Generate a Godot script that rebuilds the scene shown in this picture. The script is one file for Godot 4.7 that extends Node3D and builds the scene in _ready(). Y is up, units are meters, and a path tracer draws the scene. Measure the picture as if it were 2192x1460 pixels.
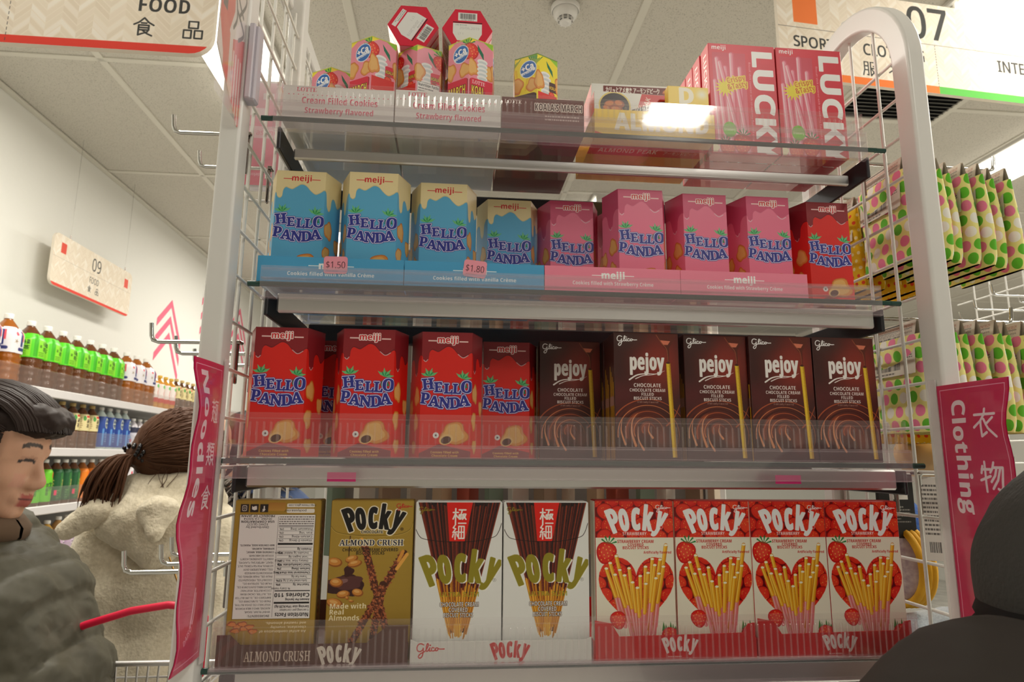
extends Node3D
# A shop: a display rack of boxed biscuits at the end of an aisle, with drinks along the left wall and cloths on the right.

var used_names := {}
var M := {}

# ------------------------------------------------------------------ painting of flat print
static var glyphs := {}
static var fonts := []

static func font_of(i: int) -> RID:
	if fonts.is_empty():
		for d in [["Droid Sans", 700], ["Droid Sans", 400], ["Droid Serif", 700], ["Droid Serif", 400], ["Droid Sans Mono", 400]]:
			var f := SystemFont.new()
			f.font_names = PackedStringArray([d[0]])
			f.font_weight = d[1]
			fonts.append(f)
	return fonts[i].get_rids()[0]

static func glyph(i: int, ch: String) -> Dictionary:
	var key := str(i) + ch
	if glyphs.has(key):
		return glyphs[key]
	var ts := TextServerManager.get_primary_interface()
	var r := font_of(i)
	var gi := ts.font_get_glyph_index(r, 64, ch.unicode_at(0), 0)
	var c: Dictionary = ts.font_get_glyph_contours(r, 64, gi)
	var out := []
	var first := 0
	if c.has("contours"):
		var P = c["points"]
		for last in c["contours"]:
			var raw := []
			for k in range(first, last + 1):
				raw.append(P[k])
			first = last + 1
			var n := raw.size()
			var full := []          # on and off points alternating
			for k in n:
				var a: Vector3 = raw[k]
				var b: Vector3 = raw[(k + 1) % n]
				full.append(a)
				if a.z < 0.5 and b.z < 0.5:
					full.append(Vector3((a.x + b.x) / 2, (a.y + b.y) / 2, 1))
			var start := 0
			while start < full.size() and full[start].z < 0.5:
				start += 1
			var poly := PackedVector2Array()
			var m := full.size()
			var k := 0
			while k < m:
				var a: Vector3 = full[(start + k) % m]
				var b: Vector3 = full[(start + k + 1) % m]
				poly.append(Vector2(a.x, a.y) / 64.0)
				if b.z < 0.5:
					var d: Vector3 = full[(start + k + 2) % m]
					for q in [0.25, 0.5, 0.75]:
						var v: Vector3 = a * (1 - q) * (1 - q) + b * 2 * q * (1 - q) + d * q * q
						poly.append(Vector2(v.x, v.y) / 64.0)
					k += 2
				else:
					k += 1
			out.append(poly)
	var g := {"polys": out, "adv": ts.font_get_glyph_advance(r, 64, gi).x / 64.0}
	glyphs[key] = g
	return g

# strokes of the characters the fonts lack, on a 100 x 100 grid
const INK := {
	"食": "50,2 28,26 4,40;50,2 72,26 96,40;38,30 62,30;26,42 74,42 74,68 26,68;26,55 74,55;26,42 26,96 48,86;70,76 54,84;46,70 66,86 90,97",
	"品": "28,6 72,6 72,42 28,42 28,6;6,54 42,54 42,96 6,96 6,54;58,54 94,54 94,96 58,96 58,54",
	"衣": "50,2 50,16;8,20 92,20;50,20 34,42 6,62;36,42 36,92 58,80;84,32 62,50;48,36 66,68 95,94",
	"物": "24,2 24,98;14,16 8,38;10,26 44,26;4,62 44,48;60,4 54,22 44,36;56,20 94,20 88,84 80,94 70,88;70,20 62,46 46,66;84,22 72,60 50,88",
	"服": "14,8 40,8 40,94 30,92;14,8 14,60 4,96;14,34 40,34;14,60 40,60;56,8 88,8 88,36 74,34;56,8 56,98;58,48 92,48 78,74 58,96;64,56 78,78 98,97",
	"極": "22,2 22,98;4,26 42,26;22,30 4,66;24,38 40,58;46,10 96,10;70,10 60,40 76,40 72,62;48,40 60,40 60,66 48,66 48,40;78,36 96,36 88,54 72,68;80,44 97,68;44,92 97,92",
	"細": "28,2 10,24 30,30 8,54;8,54 42,50;26,52 26,98;12,64 6,84;38,62 44,80;52,14 94,14 94,92 52,92 52,14;73,14 73,92;52,52 94,52",
	"麺": "4,14 44,14;24,2 24,36;4,34 46,34;24,36 6,60;24,40 44,58;10,50 30,50 8,92;14,66 44,96;44,96 98,94;50,8 96,8;54,22 92,22 92,84 54,84 54,22;66,22 66,84;80,22 80,84;66,42 80,42;66,62 80,62",
	"類": "6,20 46,20;26,4 26,46;10,6 18,16;42,4 34,16;24,22 6,42;28,22 46,38;4,62 48,62;26,50 24,70 6,94;28,68 46,92;52,8 96,8;74,8 68,22;56,22 92,22 92,74 56,74 56,22;56,40 92,40;56,56 92,56;66,78 52,96;80,78 96,96",
	"カ": "8,28 86,28 80,82 70,92 58,84;46,4 42,48 12,92",
	"リ": "26,10 26,60;74,6 74,56 60,82 40,96",
	"ッ": "20,48 28,66;46,44 54,62;82,48 72,78 42,96",
	"と": "34,6 42,44;84,24 36,48 22,72 38,92 86,88",
	"ア": "8,14 90,14 76,36 58,48;50,34 46,66 20,94",
	"メ": "72,6 56,50 14,92;26,32 78,76",
	"焼": "24,4 22,52 4,96;8,28 12,48;42,24 30,44;26,56 42,84;48,18 96,18;72,2 72,36;56,26 50,44;86,26 92,42;46,48 98,48;60,50 58,76 40,96;78,50 78,90 98,88",
	"き": "16,22 82,18;12,42 86,38;38,4 66,58;30,62 26,82 44,94 74,92",
	"ー": "6,52 94,52",
	"モ": "16,12 84,12;8,46 92,46;46,12 46,88 90,88",
	"ン": "14,18 38,34;88,28 60,72 14,92",
	"ド": "28,4 28,96;28,42 74,64;66,10 74,26;84,6 92,22",
	"ピ": "20,10 20,86 84,86;78,28 22,48;82,4 92,8 90,18 80,16 82,4",
	"ク": "40,4 28,30 8,52;36,20 86,20 74,62 30,96",
	"茶": "4,18 96,18;32,4 32,30;68,4 68,30;50,30 6,62;50,30 94,62;18,64 82,64;50,46 50,96;30,74 14,92;70,74 86,92",
	"麦": "14,14 86,14;50,2 50,52;20,32 80,32;4,52 96,52;40,56 10,82;34,64 76,64 56,84 16,98;36,72 90,98",
	"緑": "24,4 8,26 28,32 6,56 38,52;22,54 22,96;54,8 88,8 86,40;56,24 86,24;46,42 98,42;72,42 72,94;48,58 62,68;96,56 48,92;74,62 96,90",
}

class Sheet:
	var im: Image
	var k: float
	var W: int
	var H: int
	var w: float
	var h: float

	func _init(w_: float, h_: float, out_px_wide: int, bg: Color):
		w = w_
		h = h_
		W = out_px_wide * 2
		k = W / w
		H = int(round(h * k / 2.0)) * 2
		im = Image.create(W, H, false, Image.FORMAT_RGB8)
		im.fill(bg)

	func fill(polys: Array, c: Color) -> void:
		var lo := 1e9
		var hi := -1e9
		for p in polys:
			for v in p:
				lo = minf(lo, v.y)
				hi = maxf(hi, v.y)
		var r0 := maxi(0, int(floor(lo * k)))
		var r1 := mini(H - 1, int(ceil(hi * k)))
		if r1 < r0:
			return
		var rows := []
		rows.resize(r1 - r0 + 1)
		for i in rows.size():
			rows[i] = PackedFloat32Array()
		for p in polys:
			var n: int = p.size()
			var a: Vector2 = p[n - 1] * k
			for i in n:
				var b: Vector2 = p[i] * k
				var t := a
				var u := b
				if t.y > u.y:
					t = b
					u = a
				var y0 := maxi(r0, int(ceil(t.y - 0.5)))
				var y1 := mini(r1, int(ceil(u.y - 0.5)) - 1)
				if y1 >= y0:
					var sl := (u.x - t.x) / (u.y - t.y)
					var x := t.x + (y0 + 0.5 - t.y) * sl
					for y in range(y0, y1 + 1):
						rows[y - r0].append(x)
						x += sl
				a = b
		for i in rows.size():
			var row: PackedFloat32Array = rows[i]
			if row.size() < 2:
				continue
			row.sort()
			for j in range(0, row.size() - 1, 2):
				var x0 := maxi(0, int(round(row[j])))
				var x1 := mini(W, int(round(row[j + 1])))
				if x1 > x0:
					im.fill_rect(Rect2i(x0, r0 + i, x1 - x0, 1), c)

	func poly(a: Array, c: Color) -> void:
		var p := PackedVector2Array()
		for i in range(0, a.size(), 2):
			p.append(Vector2(a[i], a[i + 1]))
		fill([p], c)

	func rect(x: float, y: float, ww: float, hh: float, c: Color) -> void:
		im.fill_rect(Rect2i(int(round(x * k)), int(round(y * k)), maxi(1, int(round(ww * k))), maxi(1, int(round(hh * k)))), c)

	func rrect(x: float, y: float, ww: float, hh: float, r: float, c: Color) -> void:
		var p := PackedVector2Array()
		for q in [[x + ww - r, y + r, -90], [x + ww - r, y + hh - r, 0], [x + r, y + hh - r, 90], [x + r, y + r, 180]]:
			for s in 6:
				var an := deg_to_rad(q[2] + s * 18.0)
				p.append(Vector2(q[0] + cos(an) * r, q[1] + sin(an) * r))
		fill([p], c)

	func ell(x: float, y: float, rx: float, ry: float, c: Color, rot := 0.0) -> void:
		var p := PackedVector2Array()
		var cr := cos(deg_to_rad(rot))
		var sr := sin(deg_to_rad(rot))
		for i in 28:
			var an := TAU * i / 28.0
			var q := Vector2(cos(an) * rx, sin(an) * ry)
			p.append(Vector2(x + q.x * cr - q.y * sr, y + q.x * sr + q.y * cr))
		fill([p], c)

	func blob(x: float, y: float, rx: float, ry: float, c: Color, seed_: int, rough := 0.12) -> void:
		var p := PackedVector2Array()
		for i in 26:
			var an := TAU * i / 26.0
			var q := 1.0 + rough * (sin(an * 3 + seed_ * 1.7) + 0.6 * sin(an * 5 + seed_ * 2.9))
			p.append(Vector2(x + cos(an) * rx * q, y + sin(an) * ry * q))
		fill([p], c)

	func star(x: float, y: float, r0: float, r1: float, n: int, c: Color) -> void:
		var p := PackedVector2Array()
		for i in n * 2:
			var an := PI * i / n
			var r := r1 if i % 2 == 0 else r0
			p.append(Vector2(x + cos(an) * r, y + sin(an) * r))
		fill([p], c)

	func stroke(p: PackedVector2Array, wid: float, c: Color, closed := false, wid_end := -1.0) -> void:
		var n := p.size()
		var last := n if closed else n - 1
		var we := wid if wid_end < 0 else wid_end
		for i in last:
			var a := p[i]
			var b := p[(i + 1) % n]
			var d := b - a
			if d.length() < 1e-5:
				continue
			var wa := lerpf(wid, we, float(i) / last)
			var wb := lerpf(wid, we, float(i + 1) / last)
			var nn := Vector2(-d.y, d.x).normalized()
			fill([PackedVector2Array([a + nn * wa / 2, b + nn * wb / 2, b - nn * wb / 2, a - nn * wa / 2])], c)
			if wa * k > 3:
				var rr := PackedVector2Array()
				for s in 9:
					rr.append(a + Vector2(cos(TAU * s / 9), sin(TAU * s / 9)) * wa / 2)
				fill([rr], c)
		if not closed and n > 1 and we * k > 3:
			ell(p[n - 1].x, p[n - 1].y, we / 2, we / 2, c)

	func line(a: Array, wid: float, c: Color, wid_end := -1.0) -> void:
		var p := PackedVector2Array()
		for i in range(0, a.size(), 2):
			p.append(Vector2(a[i], a[i + 1]))
		stroke(p, wid, c, false, wid_end)

	func curve(a: Array, wid: float, c: Color, wid_end := -1.0) -> void:
		stroke(Sheet.smooth(a), wid, c, false, wid_end)

	static func smooth(a: Array, steps := 6) -> PackedVector2Array:
		var q := []
		for i in range(0, a.size(), 2):
			q.append(Vector2(a[i], a[i + 1]))
		var p := PackedVector2Array()
		for i in q.size() - 1:
			for s in steps:
				p.append(q[i].cubic_interpolate(q[i + 1], q[maxi(i - 1, 0)], q[mini(i + 2, q.size() - 1)], float(s) / steps))
		p.append(q[-1])
		return p

	func grad(x: float, y: float, ww: float, hh: float, c0: Color, c1: Color, across := false) -> void:
		var n := int((ww if across else hh) * k)
		for i in n:
			var c := c0.lerp(c1, float(i) / maxi(1, n - 1))
			if across:
				im.fill_rect(Rect2i(int(x * k) + i, int(y * k), 1, int(hh * k) + 1), c)
			else:
				im.fill_rect(Rect2i(int(x * k), int(y * k) + i, int(ww * k) + 1, 1), c)

	# soft round change of colour in the print
	func glow(x: float, y: float, r: float, c: Color, sq := 1.0, amount := 1.0) -> void:
		var st := 2
		for py in range(maxi(0, int((y - r * sq) * k)), mini(H, int((y + r * sq) * k)), st):
			for px in range(maxi(0, int((x - r) * k)), mini(W, int((x + r) * k)), st):
				var d := Vector2(px / k - x, (py / k - y) / sq).length() / r
				if d < 1.0:
					var a := amount * (1.0 - d) * (1.0 - d) * (1.0 + 2.0 * d)
					im.fill_rect(Rect2i(px, py, st, st), im.get_pixel(px, py).lerp(c, a))

	# s written with its baseline at y; cap is the height of a capital
	func text(s: String, x: float, y: float, cap: float, c: Color, o := {}) -> void:
		var f: int = o.get("f", 0)
		var em := cap / 0.714
		var sx: float = o.get("sx", 1.0)
		var sp: float = o.get("sp", 0.0)
		var total := 0.0
		for ch in s:
			total += Sheet.advance(f, ch) * em * sx + sp
		total -= sp
		if o.has("fit"):
			var was := total
			total = o.fit
			sx *= total / was
			sp *= total / was
		var x0 := x
		match o.get("al", "c"):
			"c": x0 = x - total / 2
			"r": x0 = x - total
		var rot := deg_to_rad(o.get("rot", 0.0))
		var sk: float = o.get("skew", 0.0)
		var arc: float = o.get("arc", 0.0)
		var tilt: float = o.get("tilt", 0.0)
		var jobs := []
		var pen := x0
		for ch in s:
			var polys := []
			if ch != " ":
				if INK_TABLE.has(ch):
					var sw: float = o.get("sw", 0.11) * em * 0.92
					for part in INK_TABLE[ch].split(";"):
						var p := PackedVector2Array()
						for pt in part.split(" "):
							var xy: PackedStringArray = pt.split(",")
							p.append(place(Vector2(pen + (0.04 + float(xy[0]) / 108.0) * em * sx, y - cap * 1.1 + float(xy[1]) / 100.0 * em * 0.92), x, y, rot, sk, arc, tilt, total))
						polys.append(p)
					jobs.append([polys, sw, false])
				else:
					for g in Sheet.outline(f, ch):
						var p := PackedVector2Array()
						for v in g:
							p.append(place(Vector2(pen + v.x * em * sx, y + v.y * em), x, y, rot, sk, arc, tilt, total))
						polys.append(p)
					jobs.append([polys, 0.0, true])
			pen += Sheet.advance(f, ch) * em * sx + sp
		if o.has("out2"):
			for j in jobs:
				for p in j[0]:
					stroke(p, o.ow2 * 2 + j[1], o.out2, j[2])
		if o.has("out"):
			for j in jobs:
				for p in j[0]:
					stroke(p, o.ow * 2 + j[1], o.out, j[2])
		var fat: float = o.get("fat", 0.0)
		for j in jobs:
			if j[2]:
				fill(j[0], c)
				if fat > 0.0:
					for p in j[0]:
						stroke(p, fat * 2, c, true)
			else:
				for p in j[0]:
					stroke(p, j[1], c)

	func place(v: Vector2, x: float, y: float, rot: float, sk: float, arc: float, tilt: float, total: float) -> Vector2:
		v.x -= (v.y - y) * sk
		var t := (v.x - x) / maxf(total, 0.001) * 2.0
		v.y += arc * t * t + tilt * t
		if rot != 0.0:
			v = Vector2(x, y) + (v - Vector2(x, y)).rotated(rot)
		return v

	static func advance(f: int, ch: String) -> float:
		return 1.04 if INK_TABLE.has(ch) else GLYPH.call(f, ch).adv

	static func outline(f: int, ch: String) -> Array:
		return GLYPH.call(f, ch).polys

	static var INK_TABLE := {}
	static var GLYPH: Callable

	# grey lines that stand for print too small to read
	func lines(x: float, y: float, ww: float, hh: float, n: int, c: Color, seed_: int) -> void:
		var r := RandomNumberGenerator.new()
		r.seed = seed_
		for i in n:
			var yy := y + hh * (i + 0.5) / n
			var px := x
			var end := x + ww * (1.0 if r.randf() < 0.7 else r.randf_range(0.5, 1.0))
			while px < end:
				var l := r.randf_range(0.02, 0.09) * ww
				rect(px, yy - hh / n * 0.22, minf(l, end - px), hh / n * 0.45, c)
				px += l + 0.018 * ww

	func bars(x: float, y: float, ww: float, hh: float, c: Color, seed_: int, upright := true) -> void:
		var r := RandomNumberGenerator.new()
		r.seed = seed_
		var t := 0.0
		while t < 1.0:
			var b := r.randf_range(0.008, 0.028)
			if upright:
				rect(x + ww * t, y, ww * b, hh, c)
			else:
				rect(x, y + hh * t, ww, hh * b, c)
			t += b + r.randf_range(0.01, 0.03)

	func lower(d: float, c: Color) -> void:
		# the same print with a strip of plain colour added above it
		var n := int(d * k / 2) * 2
		var b := Image.create(W, H + n, false, Image.FORMAT_RGB8)
		b.fill(c)
		b.blit_rect(im, Rect2i(0, 0, W, H), Vector2i(0, n))
		im = b
		H += n

	func turn() -> void:
		im.rotate_180()

	func quarter() -> void:
		im.rotate_90(CLOCKWISE)

	func tex() -> ImageTexture:
		im.shrink_x2()
		return ImageTexture.create_from_image(im)

func c8(r: int, g: int, b: int) -> Color:
	return Color8(r, g, b)

# ------------------------------------------------------------------ materials
func mat(c: Color, rough := 0.5, metal := 0.0) -> StandardMaterial3D:
	var m := StandardMaterial3D.new()
	m.albedo_color = c
	m.roughness = rough
	m.metallic = metal
	return m

func printed(s: Sheet, rough := 0.38) -> StandardMaterial3D:
	var m := mat(Color.WHITE, rough)
	m.albedo_texture = s.tex()
	m.texture_repeat = false
	return m

func clear(c: Color, alpha: float, rough := 0.05) -> StandardMaterial3D:
	var m := mat(Color(c.r, c.g, c.b, alpha), rough)
	m.transparency = BaseMaterial3D.TRANSPARENCY_ALPHA
	m.cull_mode = BaseMaterial3D.CULL_DISABLED
	return m

func noise_tex(freq: float, c0: Color, c1: Color, size := 256, seed_ := 1, octaves := 3) -> NoiseTexture2D:
	var n := FastNoiseLite.new()
	n.seed = seed_
	n.frequency = freq
	n.fractal_octaves = octaves
	var g := Gradient.new()
	g.set_color(0, c0)
	g.set_color(1, c1)
	var t := NoiseTexture2D.new()
	t.noise = n
	t.width = size
	t.height = size
	t.seamless = true
	t.color_ramp = g
	return t

# ------------------------------------------------------------------ meshes
func sb() -> SurfaceTool:
	var st := SurfaceTool.new()
	st.begin(Mesh.PRIMITIVE_TRIANGLES)
	return st

func numbered(called: String) -> String:
	if not used_names.has(called):
		used_names[called] = 0
		return called
	used_names[called] += 1
	return "%s_%03d" % [called, used_names[called]]

func obj(called: String, st, m: Material, parent: Node = self) -> MeshInstance3D:
	var o := MeshInstance3D.new()
	o.name = numbered(called) if parent == self else called
	if st is SurfaceTool:
		o.mesh = st.commit()
		o.mesh.surface_set_material(0, m)
	else:
		o.mesh = st
		if m:
			o.material_override = m
	parent.add_child(o, true)
	return o

# several surfaces [tool, material] in one mesh
func multi(called: String, list: Array, parent: Node = self) -> MeshInstance3D:
	var me := ArrayMesh.new()
	for q in list:
		q[0].commit(me)
		me.surface_set_material(me.get_surface_count() - 1, q[1])
	return obj(called, me, null, parent)

func thing(called: String, label: String, category: String, at := Vector3.ZERO, turn := 0.0, group := "") -> Node3D:
	var o := Node3D.new()
	o.name = numbered(called)
	add_child(o)
	o.position = at
	o.rotation_degrees.y = turn
	tag(o, label, category, group)
	return o

func tag(o: Node, label: String, category: String, group := "") -> void:
	o.set_meta("label", label)
	o.set_meta("category", category)
	if group:
		o.set_meta("group", group)

func dup(src: Node3D, at: Vector3, turn: float, label: String, group := "") -> Node3D:
	var o: Node3D = src.duplicate()
	o.name = numbered(String(src.name).rstrip("0123456789").trim_suffix("_"))
	add_child(o)
	o.position = at
	o.rotation_degrees = Vector3(0, turn, 0)
	o.set_meta("label", label)
	if group:
		o.set_meta("group", group)
	return o

func struct(o: Node, label := "", category := "") -> Node:
	o.set_meta("kind", "structure")
	if label:
		tag(o, label, category)
	return o

# corners counter-clockwise seen from outside
func quad(st: SurfaceTool, a: Vector3, b: Vector3, c: Vector3, d: Vector3, uv := []) -> void:
	var n := (b - a).cross(d - a)
	if n.length() < 1e-14:
		n = (c - b).cross(d - b)
	n = n.normalized()
	var P := [a, b, c, d]
	for i in [0, 2, 1, 0, 3, 2]:
		st.set_normal(n)
		st.set_uv(uv[i] if uv.size() == 4 else Vector2(P[i].x, P[i].y))
		st.add_vertex(P[i])

func tri(st: SurfaceTool, a: Vector3, b: Vector3, c: Vector3) -> void:
	var n := (b - a).cross(c - a).normalized()
	for v in [a, c, b]:
		st.set_normal(n)
		st.set_uv(Vector2(v.x, v.y))
		st.add_vertex(v)

# a box with chamfered edges; q turns it
func bx(st: SurfaceTool, c: Vector3, s: Vector3, ch := 0.0, q := Basis()) -> void:
	var h := s / 2
	var e := minf(ch, minf(h.x, minf(h.y, h.z)) * 0.9)
	var V := func(x: float, y: float, z: float, ax: int) -> Vector3:
		var v := Vector3(x * (h.x - (0.0 if ax == 0 else e)), y * (h.y - (0.0 if ax == 1 else e)), z * (h.z - (0.0 if ax == 2 else e)))
		return c + q * v
	for s_ in [-1, 1]:
		# faces
		var f := [V.call(s_, -1, s_, 0), V.call(s_, -1, -s_, 0), V.call(s_, 1, -s_, 0), V.call(s_, 1, s_, 0)]
		quad(st, f[0], f[1], f[2], f[3])
		f = [V.call(-s_, s_, 1, 1), V.call(s_, s_, 1, 1), V.call(s_, s_, -1, 1), V.call(-s_, s_, -1, 1)]
		quad(st, f[0], f[1], f[2], f[3])
		f = [V.call(-s_, -1, s_, 2), V.call(s_, -1, s_, 2), V.call(s_, 1, s_, 2), V.call(-s_, 1, s_, 2)]
		quad(st, f[0], f[1], f[2], f[3])
	if e <= 0.0:
		return
	for a in [-1, 1]:
		for b in [-1, 1]:
			var w: bool = a * b > 0
			var p := [V.call(a, b, -1, 0), V.call(a, b, 1, 0), V.call(a, b, 1, 1), V.call(a, b, -1, 1)]
			if not w: p.reverse()
			quad(st, p[3], p[2], p[1], p[0])
			p = [V.call(a, -1, b, 0), V.call(a, 1, b, 0), V.call(a, 1, b, 2), V.call(a, -1, b, 2)]
			if not w: p.reverse()
			quad(st, p[0], p[1], p[2], p[3])
			p = [V.call(-1, a, b, 1), V.call(1, a, b, 1), V.call(1, a, b, 2), V.call(-1, a, b, 2)]
			if not w: p.reverse()
			quad(st, p[3], p[2], p[1], p[0])
			for g in [-1, 1]:
				var t := [V.call(a, b, g, 0), V.call(a, b, g, 1), V.call(a, b, g, 2)]
				if a * b * g < 0: t.reverse()
				tri(st, t[0], t[1], t[2])

func box(called: String, c: Vector3, s: Vector3, m: Material, parent: Node = self, ch := 0.002) -> MeshInstance3D:
	var st := sb()
	bx(st, c, s, ch)
	return obj(called, st, m, parent)

# swept round bar with smooth normals; radius may be a list
func tube(st: SurfaceTool, pts: Array, rad, n := 8, caps := true, flat := 1.0, up := Vector3.ZERO) -> void:
	var m := pts.size()
	var rings := []
	var nor := []
	var prev := Vector3.ZERO
	for i in m:
		var t: Vector3 = (pts[mini(i + 1, m - 1)] - pts[maxi(i - 1, 0)]).normalized()
		var u := prev
		if prev == Vector3.ZERO:
			u = up if up != Vector3.ZERO else (Vector3.UP if absf(t.y) < 0.9 else Vector3.RIGHT)
		u = (u - t * u.dot(t)).normalized()
		prev = u
		var v := t.cross(u)
		var r: float = rad[i] if rad is Array else rad
		var ring := []
		var nn := []
		for j in n:
			var an := TAU * j / n
			var d := u * cos(an) * flat + v * sin(an)
			ring.append(pts[i] + d * r)
			nn.append((u * cos(an) / flat + v * sin(an)).normalized())
		rings.append(ring)
		nor.append(nn)
	for i in m - 1:
		for j in n:
			var k := (j + 1) % n
			for q in [[i, j], [i + 1, k], [i, k], [i, j], [i + 1, j], [i + 1, k]]:
				st.set_normal(nor[q[0]][q[1]])
				st.set_uv(Vector2(float(q[1]) / n, float(q[0])))
				st.add_vertex(rings[q[0]][q[1]])
	if caps:
		for e in [0, m - 1]:
			var d: Vector3 = (pts[0] - pts[1]).normalized() if e == 0 else (pts[m - 1] - pts[m - 2]).normalized()
			for j in range(1, n - 1):
				var a = rings[e][0]
				var b = rings[e][j]
				var c = rings[e][j + 1]
				if (b - a).cross(c - a).dot(d) < 0:
					var s = b
					b = c
					c = s
				tri(st, a, b, c)

# turned profile of [radius, height]; sides may be squared (pw > 2)
func lathe(st: SurfaceTool, prof: Array, n := 20, at := Vector3.ZERO, pw := 2.0, u0 := 0.0) -> void:
	var m := prof.size()
	var P := []
	for i in m:
		var ring := []
		for j in n + 1:
			var an := TAU * j / n + u0
			var c := cos(an)
			var s := sin(an)
			var k := 1.0
			if pw > 2.0 and prof[i].size() < 3:
				k = pow(pow(absf(c), pw) + pow(absf(s), pw), -1.0 / pw)
			ring.append(at + Vector3(c * k * prof[i][0], prof[i][1], s * k * prof[i][0]))
		P.append(ring)
	var N := []
	for i in m:
		var row := []
		for j in n + 1:
			var du: Vector3 = P[i][(j + 1) % (n + 1) if j < n else 1] - P[i][j - 1 if j > 0 else n - 1]
			var dv: Vector3 = P[mini(i + 1, m - 1)][j] - P[maxi(i - 1, 0)][j]
			var nn := dv.cross(du).normalized()
			if nn == Vector3.ZERO:
				nn = Vector3.UP if i > m / 2 else Vector3.DOWN
			row.append(nn)
		N.append(row)
	var y0: float = prof[0][1]
	var y1: float = prof[m - 1][1]
	for i in m - 1:
		for j in n:
			for q in [[i, j], [i, j + 1], [i + 1, j + 1], [i, j], [i + 1, j + 1], [i + 1, j]]:
				st.set_normal(N[q[0]][q[1]])
				st.set_uv(Vector2(1.0 - float(q[1]) / n, 1.0 - (prof[q[0]][1] - y0) / (y1 - y0)))
				st.add_vertex(P[q[0]][q[1]])

# flat outline (counter-clockwise in x, y) thickened along z, from z0 to z1, uv over its bounds on the front
func plate(front: SurfaceTool, rest: SurfaceTool, pts: PackedVector2Array, z0: float, z1: float) -> void:
	var lo := pts[0]
	var hi := pts[0]
	for p in pts:
		lo = Vector2(minf(lo.x, p.x), minf(lo.y, p.y))
		hi = Vector2(maxf(hi.x, p.x), maxf(hi.y, p.y))
	var ids := Geometry2D.triangulate_polygon(pts)
	for t in range(0, ids.size(), 3):
		var a := pts[ids[t]]
		var b := pts[ids[t + 1]]
		var c := pts[ids[t + 2]]
		if (b - a).cross(c - a) < 0:
			var s := b
			b = c
			c = s
		for q in [[front, z1, [a, c, b], Vector3.BACK], [rest, z0, [a, b, c], Vector3.FORWARD]]:
			for v in q[2]:
				q[0].set_normal(q[3])
				q[0].set_uv(Vector2((v.x - lo.x) / (hi.x - lo.x), (hi.y - v.y) / (hi.y - lo.y)))
				q[0].add_vertex(Vector3(v.x, v.y, q[1]))
	var n := pts.size()
	for i in n:
		var a := pts[i]
		var b := pts[(i + 1) % n]
		quad(rest, Vector3(a.x, a.y, z0), Vector3(b.x, b.y, z0), Vector3(b.x, b.y, z1), Vector3(a.x, a.y, z1))

func round_rect(x0: float, y0: float, x1: float, y1: float, r: Array) -> PackedVector2Array:
	# radii: bottom left, bottom right, top right, top left
	var p := PackedVector2Array()
	for q in [[x0, y0, 1, 1, r[0], 180], [x1, y0, -1, 1, r[1], 270], [x1, y1, -1, -1, r[2], 0], [x0, y1, 1, -1, r[3], 90]]:
		if q[4] <= 0.0:
			p.append(Vector2(q[0], q[1]))
			continue
		for s in 7:
			var an := deg_to_rad(q[5] + s * 15.0)
			p.append(Vector2(q[0] + q[2] * q[4] + cos(an) * q[4], q[1] + q[3] * q[4] + sin(an) * q[4]))
	return p

# ------------------------------------------------------------------ the print on the packages
func script_word(s: Sheet, x: float, y: float, u: float, c: Color, wid := 1.0) -> void:
	for a in [[14, 2, 9, 0, 4, 1, 1, 6, 2, 12, 7, 14, 12, 11, 13, 8, 13, 16, 11, 23, 7, 26, 4, 23, 8, 18, 16, 14, 20, 9, 23, 2, 21, 0, 19, 6, 19, 13, 22, 13, 25, 9], [26, 7, 25, 13, 28, 13], [34, 8, 31, 7, 29, 10, 30, 13, 34, 13, 37, 11], [41, 8, 38, 8, 36, 11, 38, 13, 41, 12, 42, 9, 41, 8, 45, 10, 54, 10]]:
		var p := []
		for i in range(0, a.size(), 2):
			p.append(x + a[i] * u)
			p.append(y + a[i + 1] * u)
		s.curve(p, wid * u * 2.6, c)
	s.ell(x + 26.5 * u, y + 3 * u, 1.5 * u, 1.5 * u, c)

# the arched logo word, w wide, its top left corner at x, y
func arched_word(s: Sheet, x: float, y: float, w: float, c: Color, out = null, ow := 0.0, shade = null) -> void:
	var u := w / 540.0
	var L := [["P", 62, 264, 214, -21, 0.60], ["o", 140, 238, 246, -9, 0.44], ["c", 238, 228, 252, -1, 0.46], ["k", 326, 226, 216, 6, 0.50], ["y", 434, 206, 208, 20, 0.52]]
	var runs := []
	if out != null: runs.append([out, ow, 0.0])
	if shade != null: runs.append([shade, 0.0, 9.0])
	runs.append([c, 0.0, 0.0])
	for r in runs:
		for l in L:
			var o := {"al": "l", "rot": l[4], "sx": l[5], "fat": 7.5 * u + r[1]}
			s.text(l[0], x + (l[1] + r[2]) * u, y + (l[2] + r[2] * 0.6) * u, l[3] * u, r[0], o)

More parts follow.
